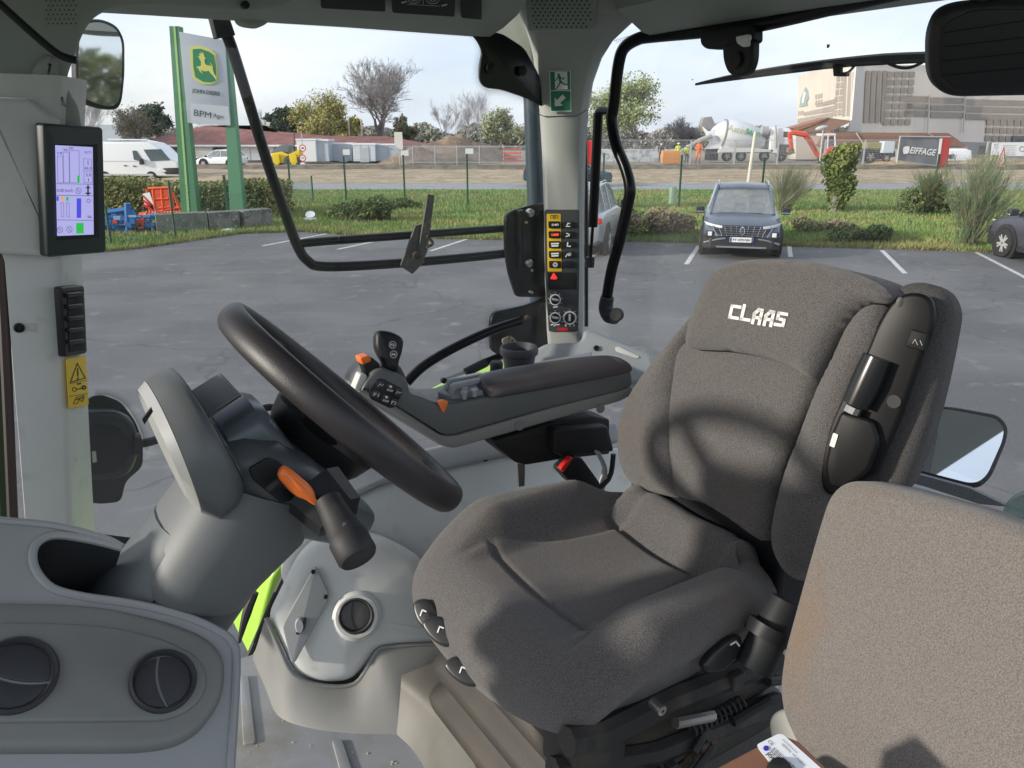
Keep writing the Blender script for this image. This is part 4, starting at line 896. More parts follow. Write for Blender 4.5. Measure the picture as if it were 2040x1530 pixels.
for i, (u, v, r_) in enumerate(((1106, 597, 10), (1106, 633, 10), (1135, 633, 12))):
    rw = (X(u + r_, v, Q) - X(u - r_, v, Q)).length / 2
    d = obj('dial_ring', M().lathe(X(u, v, Q), Q[1], [(rw * 1.15, 0), (rw * 1.15, .001), (rw * .9, .001), (rw * .9, 0)], 24, cap=False), WHT, sp)
    obj('dial_knob', M().lathe(X(u, v, Q), Q[1], [(rw * .85, 0), (rw * .8, .012), (rw * .7, .014), (.0005, .014)], 20), BLK, sp)
    a = (.2, .2, 1.57)[i]; pslab('dial_pointer', [(u - cos(a) * 7 - sin(a) * 2.2, v - sin(a) * 7 + cos(a) * 2.2), (u + cos(a) * 7 - sin(a) * 2.2, v + sin(a) * 7 + cos(a) * 2.2), (u + cos(a) * 7 + sin(a) * 2.2, v + sin(a) * 7 - cos(a) * 2.2), (u - cos(a) * 7 + sin(a) * 2.2, v - sin(a) * 7 - cos(a) * 2.2)], off(Q, .017), .004, GREYP, sp, r=.001, rnd=2)
tk = M()
for (u, v, r_) in ((1106, 597, 10), (1106, 633, 10), (1135, 633, 12)):
    for k in range(7):
        a = radians(150 + k * 40); flat(tk, circ((u + cos(a) * (r_ + 4), v + sin(a) * (r_ + 4)), .9, 5), Q, .001)
for x in (1100, 1106, 1112): tline(tk, [(x - 2, 647 + (x == 1106) * 2), (x + 2, 646)], 2, Q, lift=.001)
tline(tk, [(1103, 612), (1110, 611)], 2.4, Q, lift=.001)
for x, s in ((1127, '1'), (1135, '2'), (1143, '3')): ptext(tk, s, ((x - 1.5, 648), (x + 1.5, 648), 4), Q, .001)
obj('dial_print', tk, WHT, sp, smooth=False)
# pillar foot
bf = thing('window_ledge', C(1.3, 1.75, 2.15), 'grey flared foot of rear pillar running into the window sill', 'trim')
obj('collar', M().slab([X(p.x, p.y, BPL) for p in rp([(1090, 655), (1157, 655), (1157, 684), (1158, 700), (1096, 700), (1092, 684)], 4)], BPL[1], .03, .006), PILL, bf)
pslab('foot', [(1086, 682), (1158, 680), (1163, 652), (1190, 660), (1240, 682), (1300, 706), (1310, 760), (1180, 770), (1040, 770), (1020, 730), (1060, 700)], PL((1.22, 1.62, 2.28), (-.45, -.62, .55)), .10, COOL, bf, r=.012, rnd=14)
pslab('sill_slot', [(1225, 692), (1232, 690), (1275, 710), (1270, 714), (1228, 700)], off(PL((1.22, 1.62, 2.28), (-.45, -.62, .55)), .003), .004, TRIM, bf, r=.001, rnd=3)
obj('screw', M().lathe(X(1188, 694, off(PL((1.22, 1.62, 2.28), (-.45, -.62, .55)), .002)), PL((1.22, 1.62, 2.28), (-.45, -.62, .55))[1], [(.008, 0), (.008, .003), (.004, .004), (.004, .001), (.0005, .001)], 14), BLK, bf)

# =================================================================== REAR WINDOW
RW = PA(1.47)
rw = thing('rear_window', C(1.48, .9, 2.2), 'rear window pane held in thick black tubular frame', 'window')
pslab('pane', [(1178, 130), (1240, 62), (1500, 20), (2200, -90), (2200, 1060), (1700, 860), (1300, 720), (1172, 660)], PA(1.475), .004, GLASS, rw, r=0)
FR = PA(1.40)
obj('frame_tube', M().tube(XS([(1900, -42), (1700, 4), (1560, 38), (1500, 50), (1400, 62), (1300, 72), (1270, 78), (1243, 96), (1232, 130), (1224, 200), (1219, 240), (1228, 290), (1246, 335), (1255, 375), (1250, 410), (1234, 480), (1218, 540), (1208, 598)], FR), .0155, 12, smooth=6), PAINTB, rw)
obj('elbow', M().tube(XS([(1210, 592), (1207, 612), (1213, 628), (1226, 632)], PA(1.395)), [.019, .021, .022, .020], 12, smooth=4), BLKR, rw)
obj('elbow_cap', M().lathe(X(1228, 627, PA(1.38)), C(-.8, -.5, .1), [(.019, -.01), (.019, .004), (.016, .008), (.001, .008)], 18), BLKR, rw)
obj('frit_edge', M().tube(XS([(1166, 225), (1168, 420), (1168, 650)], PA(1.47)), .006, 6), BK, rw)
frit([(1171, 225), (1172, 420), (1172, 520)], PA(1.472), rw, 2, 4.0, 1.3, -1)
frit([(1225, 80), (1300, 58), (1380, 46), (1500, 24), (1560, 10)], PA(1.472), rw, 3, 4.2, 1.4, 1)
gs = thing('gas_strut', C(1.38, 1.7, 2.5), 'black gas strut beside rear pillar holding the rear window', 'gas strut')
obj('cylinder', M().tube(XS([(1192, 225), (1181, 452)], FR), .0135, 12), PAINTB, gs)
obj('rod', M().tube(XS([(1181, 450), (1176, 520)], FR), .0045, 8), PAINTB, gs)
obj('end_joint', M().tube(XS([(1216, 222), (1196, 220), (1191, 234)], FR), [.009, .012, .012], 10, smooth=3), PAINTB, gs)
obj('end_joint', M().tube(XS([(1176, 512), (1175, 532)], FR), .013, 10), BLKR, gs)
# hinge
hg = thing('pivot_bracket', X(1460, 60, FR), 'black hinge block bolted on top bar of rear window', 'hinge')
pslab('clamp', [(1393, 62), (1500, 48), (1500, 84), (1440, 98), (1405, 98), (1394, 88)], PA(1.375), .03, BLK, hg, r=.005, rnd=8)
pslab('hinge_plate', [(1438, 88), (1500, 74), (1499, 120), (1490, 145), (1470, 154), (1450, 147), (1440, 122)], PA(1.36), .02, BLK, hg, r=.004, rnd=14)
pslab('white_insert', [(1465, 73), (1492, 68), (1492, 92), (1480, 94), (1468, 86)], PA(1.355), .008, WHT, hg, r=.001, rnd=4)
obj('pivot', M().lathe(X(1463, 120, PA(1.355)), -RV, [(.018, -.004), (.018, .003), (.010, .005), (.0005, .005)], 18), BLKR, hg)
# wiper
wp = thing('rear_wiper', X(1600, 140, PA(1.5)), 'black rear wiper blade with arm lying across the pale sky', 'wiper')
Wp = PA(1.50)
obj('blade', M().tube(XS([(1386, 168), (1450, 155), (1540, 140), (1640, 127), (1760, 116), (1880, 112)], Wp), [.003, .006, .007, .008, .009, .009], 6, smooth=3), mat('wiper_black', (.02, .022, .03), .5), wp)
obj('rubber_strip', M().tube(XS([(1386, 168), (1640, 136), (1760, 127), (1860, 122)], PA(1.51)), .003, 5, smooth=3), BLKR, wp)
pslab('clip', [(1658, 130), (1672, 130), (1672, 144), (1686, 146), (1684, 152), (1660, 152)], PA(1.49), .012, BLK, wp, r=.001, rnd=2)
obj('hose', M().tube(XS([(1674, 148), (1690, 144), (1703, 130)], PA(1.49)), .003, 6, smooth=4), BLKR, wp)
obj('hose', M().tube(XS([(1760, 122), (1790, 134), (1815, 134), (1838, 124)], PA(1.49)), .003, 6, smooth=4), BLKR, wp)
# rear work light box upper right
wl = thing('cab_rear_mirror', X(1960, 195, PA(1.2)), 'big rounded black mirror back with four slots at top right', 'mirror')
WB = PL((1.05, .62, 2.98), (-.72, -.66, -.2))
pslab('housing', [(1870, 25), (1905, 8), (1975, 0), (2060, 0), (2220, 30), (2260, 120), (2200, 190), (2060, 193), (1900, 196), (1868, 180), (1853, 150), (1853, 70)], WB, .05, mat('mirror_housing', (.012, .012, .013), .5, bump=(500, .5, .0012)), wl, r=.014, rnd=26, back=True)
pslab('inner_shell', [(1880, 45), (1940, 18), (2080, 18), (2220, 60), (2200, 150), (2060, 172), (1905, 180), (1872, 150), (1870, 80)], off(WB, .001), .004, BLK, wl, r=.002, rnd=26)
sm_ = M()
for (a, b, c, d) in ((1882, 65, 2045, 40), (1880, 93, 2045, 74), (1877, 122, 2045, 104), (1875, 151, 2045, 135)): tline(sm_, [(a, b), (c, d)], 1.6, off(WB, .002))
obj('slots', sm_, mat('slot_dark', (.001, .001, .001), .9), wl, smooth=False)
obj('stem', M().tube(XS([(1950, 5), (1960, -20), (2000, -60)], off(WB, -.02)), .012, 8), BLK, wl)

# rear sill behind seats
rs_ = thing('rear_sill', C(1.36, .6, 2.2), 'blue grey rear window sill beam with shallow handle slot', 'sill')
SL = PL((1.22, .6, 2.30), (-.35, 0, .93))
pslab('sill_beam', [(1640, 940), (1800, 958), (1845, 968), (1950, 1004), (2060, 1050), (2200, 1110), (2200, 1210), (1950, 1130), (1640, 1010)], SL, .1, COOL, rs_, r=.008, rnd=6)
pslab('handle_slot', [(1905, 1013), (1920, 1010), (1975, 1030), (1966, 1036), (1915, 1022)], off(SL, .002), .004, BLK, rs_, r=.001, rnd=3)
obj('sill_seam', M().tube(XS([(1845, 985), (1950, 1022), (2060, 1066), (2200, 1130)], off(SL, .003)), .003, 6), BLK, rs_)
gb = thing('tinted_lamp', X(2030, 1045, SL), 'rounded green tinted lamp glass peeping over sill at right edge', 'lamp')
pslab('lens', [(1990, 1030), (1997, 1004), (2020, 984), (2060, 980), (2100, 1000), (2100, 1060), (2040, 1048)], PA(1.42), .05, glassmat('tinted', (.55, .66, .62), .08, .12), gb, r=.012, rnd=14)

# lower right exterior mirror
em_ = thing('wing_mirror', X(1900, 965, PA(1.62)), 'square exterior mirror reflecting sky and dark tyre behind the seat', 'mirror')
ME = PL((1.62, .80, 2.27), (-.80, -.42, .485))
pslab('mirror_case', [(1790, 825), (1850, 806), (1900, 810), (1990, 826), (2010, 850), (2005, 880), (1975, 950), (1955, 968), (1930, 970), (1800, 938), (1770, 900)], ME, .03, BLKR, em_, r=.006, rnd=14)
pslab('mirror_glass', [(1795, 832), (1850, 813), (1900, 817), (1985, 834), (2001, 853), (1996, 880), (1967, 945), (1950, 960), (1930, 962), (1805, 930), (1780, 895)], off(ME, .0015), .002, MIRR, em_, r=0, rnd=12)
sb_ = thing('window_shade_panel', X(1840, 980, PA(1.5)), 'grey speckled panel of rear window under the mirror', 'panel')
pslab('panel', [(1805, 940), (1830, 945), (1930, 972), (2010, 1010), (1950, 1004), (1845, 970), (1800, 958)], PA(1.49), .01, mat('mesh_grey', (.22, .24, .26), .7, speck=(800, (.1, .1, .1), .5, .6)), sb_, r=0)

# =================================================================== EXTERIOR CAB FURNITURE ON THE RIGHT SIDE
gr = thing('side_grab_rail', C(.8, 1.85, 2.6), 'bent black tubular guard rail outside the right window', 'rail')
E1 = PB(1.85)
obj('rail_tube', M().tube(XS([(415, -60), (432, 20), (460, 90), (490, 185), (530, 315), (570, 430), (592, 488), (612, 518), (650, 531), (800, 524), (950, 511), (1050, 500)], E1), .0125, 12, smooth=6), PAINTB, gr)
obj('cross_bar', M().tube(XS([(592, 486), (640, 481), (850, 466), (1045, 452)], E1), .0105, 12, smooth=3), PAINTB, gr)
pslab('rail_clamp', [(418, 22), (455, 26), (470, 70), (432, 76)], PB(1.83), .03, BLK, gr, r=.003, rnd=3)
lv = thing('latch_lever', X(825, 510, PB(1.8)), 'flat worn metal latch lever standing on the rail', 'lever')
pslab('lever_blade', [(853, 387), (866, 389), (852, 500), (845, 516), (832, 512)], PB(1.82), .006, mat('worn_metal', (.07, .065, .06), .6, noise=(40, (.14, .12, .1), .5, .7)), lv, r=.001, rnd=2)
pslab('lever_foot', [(828, 450), (842, 446), (836, 498), (846, 522), (822, 546), (798, 530)], PB(1.83), .006, mat('worn_metal2', (.08, .075, .065), .6, noise=(50, (.15, .12, .09), .5, .7)), lv, r=.001, rnd=2)
obj('lever_bolt', M().lathe(X(830, 509, PB(1.80)), -SV, [(.010, -.01), (.010, .004), (.005, .006), (.0005, .006)], 6), RUST, lv)
hk = M().tube(XS([(851, 470), (858, 478), (862, 486), (850, 492)], PB(1.8)), .004, 6, smooth=3); obj('lever_clip', hk, RUST, lv)
up = thing('hinge_bracket', X(1050, 590, PB(1.8)), 'black upper hinge plate with chrome bolts beside rear pillar', 'bracket')
pslab('plate', [(1008, 432), (1020, 420), (1060, 408), (1090, 405), (1092, 592), (1030, 592), (1015, 545), (1008, 500)], PB(1.82), .012, PAINTB, up, r=.003, rnd=8)
pslab('plate_flange', [(1036, 420), (1046, 418), (1048, 536), (1038, 536)], PB(1.80), .02, PAINTB, up, r=.002, rnd=2)
for (u, v) in ((1057, 424), (1054, 524)): obj('bolt', M().lathe(X(u, v, PB(1.795)), -SV, [(.011, -.01), (.011, .004), (.006, .007), (.0005, .007)], 8), STEEL, up)
for (u, v) in ((1059, 538), (1059, 582), (1048, 443)): obj('bolt', M().lathe(X(u, v, PB(1.795)), -SV, [(.004, -.01), (.004, .003), (.0005, .004)], 8), STEEL, up)
lb = thing('lower_hinge_bracket', X(1020, 700, PB(1.8)), 'black lower hinge plate with rusty bolt by the pillar foot', 'bracket')
pslab('plate', [(978, 640), (985, 622), (1050, 608), (1092, 590), (1092, 700), (1020, 720), (980, 700)], PB(1.82), .012, PAINTB, lb, r=.003, rnd=8)
obj('bolt', M().lathe(X(1051, 634, PB(1.80)), -SV, [(.008, -.01), (.008, .004), (.0005, .006)], 8), RUST, lb)
pslab('rusty_washer', [(1000, 676), (1018, 668), (1030, 680), (1022, 690), (1004, 690)], PB(1.79), .004, mat('corroded', (.25, .22, .17), .6, noise=(80, (.1, .07, .04), .5, .6)), lb, r=.001, rnd=5)
obj('bolt', M().lathe(X(1019, 680, PB(1.785)), -SV, [(.007, -.01), (.007, .004), (.0005, .006)], 6), RUST, lb)
frit([(1088, 600), (1030, 616), (985, 622), (974, 650), (976, 700)], PB(1.758), rg, 3, 4.2, 1.4, 1)
dh = thing('door_handle_bar', C(.95, 1.7, 2.2), 'curved black door handle bar below the side window', 'handle')
obj('bar', M().tube(XS([(1036, 640), (985, 656), (930, 680), (880, 706), (840, 732), (810, 762)], PB(1.72)), .0125, 12, smooth=5), PAINTB, dh)
ds = thing('door_gas_spring', C(.95, 1.7, 2.15), 'thin black gas spring leading to the side door', 'gas spring')
obj('cylinder', M().tube(XS([(1020, 700), (965, 722)], PB(1.70)), .010, 10), PAINTB, ds)
obj('cylinder', M().tube(XS([(968, 722), (928, 742)], PB(1.70)), .012, 10), BLKR, ds)
obj('rod', M().tube(XS([(930, 740), (885, 757)], PB(1.70)), .004, 8), STEEL, ds)
obj('ball_joint', M().lathe(X(884, 758, PB(1.69)), SV, [(.001, -.008), (.008, -.004), (.008, .004), (.001, .008)], 10), BLK, ds)
ex = thing('pane_edge_strip', C(1.25, 2.05, 1.9), 'dark blue grey strip for the glass edge beside the rear pillar', 'glass edge')
obj('tube', M().tube(XS([(1060, 180), (1068, 420), (1072, 600)], PB(2.0)), .026, 12), mat('blue_black', (.03, .05, .07), .35), ex)  # thin dark strip standing for the edge of the glass

# upper exterior mirror
tm = thing('side_mirror', X(195, 220, PB(2.0)), 'tall rounded exterior mirror on thin black arm at upper left', 'mirror')
MP = PL((.2, 2.0, 2.95), (.10, -.86, -.022))
o_ = [(165, 40), (200, 36), (235, 50), (250, 80), (250, 150), (244, 205), (232, 220), (200, 217), (165, 205), (150, 180), (148, 110), (152, 60)]
pslab('mirror_case', o_, MP, .04, BLKR, tm, r=.008, rnd=16, back=True)
pslab('mirror_glass', [(170, 47), (200, 43), (232, 57), (243, 84), (243, 150), (238, 200), (227, 212), (202, 210), (170, 198), (157, 177), (156, 110), (160, 64)], off(MP, .0015), .002, mat('field_mirror', (.75, .78, .8), .03, metal=1), tm, r=0, rnd=14)
obj('mirror_arm', M().tube(XS([(-20, -10), (60, 62), (110, 104), (135, 116), (152, 120)], PB(1.50)), .006, 8, smooth=3), BLK, tm)

# =================================================================== CONSOLE / DASH (lower left)
dc = thing('front_console', C(.05, .9, FZ), 'grey front console with two round dark vents at lower left', 'dashboard')
KP = PL((.05, .84, 2.33), (.18, -.60, .78)); DGREY = mat('dash_grey', (.178, .183, .175), .48, bump=(1400, .35, .0005), noise=(9, (.150, .154, .148), .45, .7), speck=(60, (.19, .19, .18), .68, .76))
hole = cat([(243, 1091), (180, 1075), (112, 1066), (76, 1080), (65, 1106), (73, 1140), (104, 1172), (160, 1188), (230, 1198)], 5, closed=False)
o1 = cat([(230, 1198), (300, 1210), (380, 1232), (440, 1260), (464, 1282), (471, 1310), (468, 1400), (452, 1640)], 4, closed=False)
o2 = cat([(-120, 1025), (0, 1037), (110, 1048), (205, 1072), (243, 1091)], 5, closed=False)
cbm = mat('console_top_grey', (.30, .31, .315), .5, bump=(900, .25, .0006), noise=(6, (.26, .27, .272), .45, .75))
pxl = list(hole) + list(o1[1:]) + [Vector((-120, 1640))] + list(o2[:-1])
front = [X(p.x, p.y, KP) for p in pxl]
import bmesh
from mathutils.geometry import delaunay_2d_cdt
U_ = (front[1] - front[0]).normalized(); V_ = KP[1].cross(U_); q2 = [Vector(((p - front[0]).dot(U_), (p - front[0]).dot(V_))) for p in front]
vs_, es_, fs_, *_r = delaunay_2d_cdt(q2, [(i, (i + 1) % len(q2)) for i in range(len(q2))], [], 1, 1e-6)
m = M().add([front[0] + U_ * v.x + V_ * v.y for v in vs_], [tuple(f) for f in fs_]); obj('console_body', m, cbm, dc, smooth=False)
op = [X(p.x, p.y, KP) for p in o1] ; oq = [X(p.x, p.y, KP) for p in o2]; hp_ = [X(p.x, p.y, KP) for p in hole]
obj('console_side', M().loft([op, [p - KP[1] * .2 for p in op]], cap=False, closed=False), cbm, dc); obj('console_side', M().loft([oq, [p - KP[1] * .2 for p in oq]], cap=False, closed=False), cbm, dc)
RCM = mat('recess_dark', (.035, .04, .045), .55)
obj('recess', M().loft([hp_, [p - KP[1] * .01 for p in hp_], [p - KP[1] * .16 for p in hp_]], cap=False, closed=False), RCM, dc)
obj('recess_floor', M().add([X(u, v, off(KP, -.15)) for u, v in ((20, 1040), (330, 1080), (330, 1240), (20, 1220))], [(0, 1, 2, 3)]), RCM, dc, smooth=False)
obj('edge_roll', M().tube(hp_ + op[1:], .005, 8), cbm, dc); obj('edge_roll', M().tube(oq, .005, 8), cbm, dc)
pslab('dark_panel', [(-120, 1196), (0, 1196), (120, 1198), (215, 1206), (330, 1232), (410, 1262), (448, 1300), (452, 1350), (440, 1400), (400, 1455), (350, 1484), (280, 1494), (-120, 1495)], off(KP, .012), .02, DGREY, dc, r=.010, rnd=34)
pslab('panel_face', [(-120, 1238), (0, 1238), (130, 1240), (230, 1248), (330, 1272), (395, 1305), (415, 1345), (408, 1385), (380, 1415), (330, 1436), (-120, 1440)], off(KP, .016), .008, DGREY, dc, r=.004, rnd=34)
scf = M(); random.seed(12)
for (u, v) in ((62, 1206), (145, 1218), (205, 1218), (60, 1300), (210, 1368), (190, 1440), (260, 1452), (90, 1490), (300, 1225), (235, 1215)):
    th = random.uniform(-.5, .9); ln_ = random.uniform(5, 16); tline(scf, [(u, v), (u + cos(th) * ln_, v + sin(th) * ln_ * .6)], random.uniform(.5, .9), off(KP, .0165 if 1240 < v < 1436 else .0125))
obj('scuff_marks', scf, mat('scuff', (.20, .20, .19), .8), dc, smooth=False, kind='stuff')
round_vent(dc, 325, 1357, off(KP, .018), .0345, .25, VENT2)
round_vent(dc, 30, 1345, off(KP, .018), .0395, 1.35, VENT2)

# =================================================================== STEERING COLUMN
sc_ = thing('steering_column', C(.12, .95, 2.2), 'dark grey steering column with instrument pod and stalks', 'steering column')
CB = .98
def ringpx(cu, cv, hu, hv, b, depth, n=24, sq=1.0):
    """ring around an image-axis pair: half vector (hu,hv) in px on plane b; the other axis runs along SV"""
    nb = b - depth * .8; c = X(cu, cv, PB(nb)); h = X(cu + hu, cv + hv, PB(nb)) - c; c = c + SV * (b - nb); o = []
    for k in range(n):
        t = 2 * pi * k / n; cc_ = cos(t); ss = sin(t)
        if sq != 1: cc_ = math.copysign(abs(cc_) ** sq, cc_); ss = math.copysign(abs(ss) ** sq, ss)
        o.append(c + h * cc_ + SV * (depth * ss))
    return o
def ring2(Lp, Rp, b, depth, n=28, sq=.8):
    A = X(*Lp, PB(b + depth * .45)); B = X(*Rp, PB(b - depth * .45)); c = (A + B) / 2; h = (B - A) / 2; c = c + SV * (b - c.dot(SV)); h = h - SV * h.dot(SV); o = []
    for k in range(n):
        t = 2 * pi * k / n; cc_ = cos(t); ss = sin(t); cc_ = math.copysign(abs(cc_) ** sq, cc_); ss = math.copysign(abs(ss) ** sq, ss); o.append(c + h * cc_ + SV * (depth * ss))
    return o
slv = obj('column_sleeve', M().loft([ring2(l, r, CB, .085) for l, r in (((60, 1310), (400, 1345)), ((165, 1180), (455, 1262)), ((225, 1105), (515, 1175)), ((300, 1010), (590, 1085)))]), COLM, sc_, ang=50)
SHM = mat('shroud_plastic', (.112, .120, .122), .5, bump=(1400, .3, .0005))
obj('column_shroud', M().loft([ring2(l, r, CB, d) for l, r, d in (((250, 1120), (488, 1192), .094), ((247, 1104), (500, 1184), .099), ((255, 1080), (530, 1150), .101), ((318, 985), (612, 1072), .10), ((380, 900), (650, 1000), .09))]), SHM, sc_, ang=50)
bpy.context.view_layer.update(); sp_pts = []
for k in range(12):
    u, v = 352 - 52 * k / 11, 1140 + 68 * k / 11; dr = ray(u, v).normalized(); hit = slv.ray_cast(CAM - ORG[slv.name], dr)
    if hit[0]: sp_pts.append(hit[1] + ORG[slv.name] - dr * .0005)
if len(sp_pts) > 2: obj('sleeve_seam', M().tube(sp_pts, .0014, 6), BLK, sc_)
LS = mat('pod_side_light', (.33, .335, .325), .42, bump=(1200, .25, .0005)); RIMM = mat('pod_rim', (.105, .113, .116), .42, bump=(1400, .3, .0005))
obj('pod_back', M().loft([ring2(l, r, CB, d, 40, .86) for l, r, d in [((292, 775), (340, 880), .07), ((272, 772), (372, 995), .110), ((286, 752), (398, 1024), .118)]]), LS, sc_, ang=50)
obj('pod_rim', M().loft([ring2(l, r, CB, d, 40, .86) for l, r, d in [((287, 751), (399, 1025), .120), ((306, 736), (436, 1040), .124), ((328, 725), (470, 1016), .124), ((340, 726), (484, 985), .118), ((348, 735), (484, 966), .110)]]), RIMM, sc_, ang=50)
obj('instrument_glass', M().loft([ring2((350, 736), (486, 966), CB, .107, 40, .86), ring2((362, 752), (484, 948), CB, .095, 40, .86)]), mat('cluster_glass', (.16, .18, .19), .15), sc_, ang=30)
pslab('pod_slot', [(283, 836), (302, 812), (305, 820), (288, 846)], PB(CB - .119), .004, BLK, sc_, r=0)
HDM = mat('head_plastic', (.10, .112, .122), .33, bump=(1400, .3, .0005))
heads = [((415, 850), (500, 1045), .070), ((455, 835), (530, 1050), .084), ((515, 838), (575, 1062), .088), ((570, 868), (625, 1072), .088), ((625, 910), (668, 1078), .084), ((672, 946), (700, 1070), .078), ((700, 972), (714, 1045), .066)]
obj('column_head', M().loft([ring2(l, r, CB, d, 32, .55) for l, r, d in heads]), HDM, sc_, ang=42)
obj('tray_hood', M().loft([ring2(l, r, CB + .02, d, 24, .6) for l, r, d in (((418, 822), (470, 930), .058), ((478, 780), (520, 930), .062), ((500, 784), (545, 930), .062), ((560, 862), (590, 960), .066))]), mat('tray_blue', (.12, .145, .165), .3, bump=(1400, .2, .0004)), sc_, ang=35)
pslab('tray_lip', [(392, 838), (476, 784), (484, 788), (402, 846)], PB(CB - .05), .10, RIMM, sc_, r=.002, rnd=3)
pslab('stalk_socket', [(495, 935), (535, 912), (555, 920), (600, 960), (580, 1000), (560, 1002), (505, 958)], PB(CB - .0905), .004, mat('socket_black', (.006, .006, .007), .6), sc_, r=.002, rnd=8)
obj('reverser_stem', M().tube(XS([(532, 975), (560, 955), (575, 965)], PB(CB - .11)), .008, 8, smooth=3), BLK, sc_)
obj('reverser_lever', M().slab([X(p.x, p.y, PL((.25, .83, 2.5), (-.1, -.9, .3))) for p in cat([(556, 948), (562, 932), (574, 930), (600, 950), (622, 970), (632, 992), (630, 1008), (612, 998), (590, 988), (568, 966)], 4)], PL((.25, .83, 2.5), (-.1, -.9, .3))[1], .022, .007, crown=.003, back=True), ORANGE, sc_)
obj('indicator_boot', M().lathe(X(668, 1020, PB(.845)), C(.30, -.55, -.45), [(.040, -.04), (.036, -.01), (.034, .008), (.022, .016), (.018, .02)], 8), BLK, sc_)
A = X(660, 1010, PB(.82)); B_ = X(712, 1108, PB(.76))
ax = (B_ - A).normalized(); ln = (B_ - A).length
obj('indicator_stalk', M().lathe(A, ax, [(.016, -.01), (.0165, .0), (.019, ln * .35), (.022, ln * .62), (.0235, ln * .66), (.0235, ln), (.021, ln + .004), (.019, ln + .003), (.0005, ln + .003)], 24), BLKR, sc_)
ik = M(); ptext(ik, 'D', ((683, 1045), (689, 1043), 6), PB(.775), .0); obj('stalk_print', ik, GREYP, sc_, smooth=False)

# ---- wheel
sw_ = thing('steering_wheel', C(.34, .96, 2.5), 'black moulded steering wheel with thick grained rim', 'steering wheel')
WC = C(.368, 1.031, 2.521); PHI = radians(44); PSI = radians(-6.3)
wn = C(cos(PHI) * cos(PSI), cos(PHI) * sin(PSI), sin(PHI)); ws_ = C(-sin(PSI), cos(PSI), 0); wt = ws_.cross(wn); wt = wt if wt.z > 0 else -wt
RR = .200; rings = []
for k in range(72):
    th = 2 * pi * k / 72; d = wt * cos(th) + ws_ * sin(th); q = []
    for j in range(16):
        f_ = 2 * pi * j / 16
        rad = .0195 + .0015 * sin(3 * f_) * 0
        q.append(WC + d * (RR + cos(f_) * .0160) + wn * (sin(f_) * .0215))
    rings.append(q)
rings.append(rings[0])
obj('rim', M().loft(rings, cap=False), WHEELM, sw_, ang=80)
hubc = WC - wn * .055
obj('hub', M().lathe(hubc, wn, [(.045, -.09), (.055, -.05), (.078, -.01), (.085, .012), (.078, .026), (.05, .034), (.0005, .036)], 32), BLK, sw_)
for th in (pi, radians(62), radians(-62)):
    d = wt * cos(th) + ws_ * sin(th); s = wn.cross(d)
    rg_ = []
    for t, wd, tk_ in ((.05, .036, .012), (.11, .026, .010), (.17, .024, .009), (.20, .030, .010)):
        c = hubc + d * t + wn * (.01 + .05 * max(0, (t - .05) / .15) ** 1.3); rg_.append([c + s * (wd * cos(2 * pi * k / 12)) + wn * (tk_ * sin(2 * pi * k / 12)) for k in range(12)])
    obj('spoke', M().loft(rg_), BLK, sw_, ang=60)

# =================================================================== ARMREST CONSOLE
ac = thing('armrest_console', C(.8, 1.3, 2.2), 'long dark armrest console with padded top and button keypad', 'armrest console')
AP = PL((.7, 1.285, 2.38), (-.16, -.98, .12))
out = [(712, 785), (722, 762), (742, 738), (762, 733), (800, 748), (822, 762), (842, 785), (870, 800), (905, 795), (985, 772), (1120, 750), (1255, 722), (1258, 765), (1236, 786), (1100, 818), (906, 880), (870, 872), (800, 822), (735, 788)]
pslab('console_side', [(718, 782), (726, 762), (746, 738), (764, 733), (800, 748), (812, 758), (818, 784), (838, 790), (870, 803), (905, 802), (990, 786), (1120, 764), (1258, 736), (1262, 768), (1236, 780), (1100, 812), (900, 868), (882, 866), (800, 815), (735, 776)], AP, .16, GREY, ac, r=.006, rnd=8)
pslab('lower_trim', [(712, 776), (730, 776), (800, 816), (880, 868), (905, 868), (1100, 812), (1236, 778), (1262, 768), (1262, 786), (1236, 800), (1100, 838), (906, 894), (876, 888), (800, 842), (712, 790)], off(AP, -.002), .15, mat('console_lower', (.20, .20, .19), .5, bump=(900, .25, .0006)), ac, r=.005, rnd=8)
for (u, v) in ((1035, 848), (1196, 814)): obj('cap', M().lathe(X(u, v, AP), AP[1], [(.010, 0), (.010, .0015), (.0005, .0015)], 18), mat('cap_grey', (.17, .17, .165), .5), ac)
# padded top
TP = PL((.9, 1.30, 2.435), (-.10, -.05, 1))
pad = [(965, 738), (1070, 722), (1200, 706), (1245, 716), (1262, 724), (1250, 745), (1130, 762), (1010, 788), (985, 798), (975, 770), (955, 760)]
PADS = PL((.9, 1.27, 2.42), (-.16, -.98, .12))
stn = [((972, 800), (982, 778), (935, 745), (962, 770)), ((998, 798), (1002, 768), (955, 730), (985, 760)), ((1120, 775), (1122, 748), (1080, 711), (1095, 745)), ((1245, 750), (1248, 724), (1190, 697), (1200, 720)), ((1268, 742), (1266, 730), (1225, 706), (1220, 722))]
AF = off(AP, .013); TPp = off(TP, .012); rgp = []
for fb, ft, bt2, _ in stn:
    a1 = X(*fb, AF); a2 = X(*ft, AF); a3 = X(*bt2, TPp); a4 = a3 - ZV * .03
    rgp.append([a1, a1.lerp(a2, .5), a2 - ZV * .004, a2.lerp(a3, .12) + ZV * .004, a2.lerp(a3, .5) + ZV * .004, a3.lerp(a2, .12), a4, a1.lerp(a4, .5)])
obj('arm_pad', M().loft(rgp), ARM, ac, sub=2, ang=180)
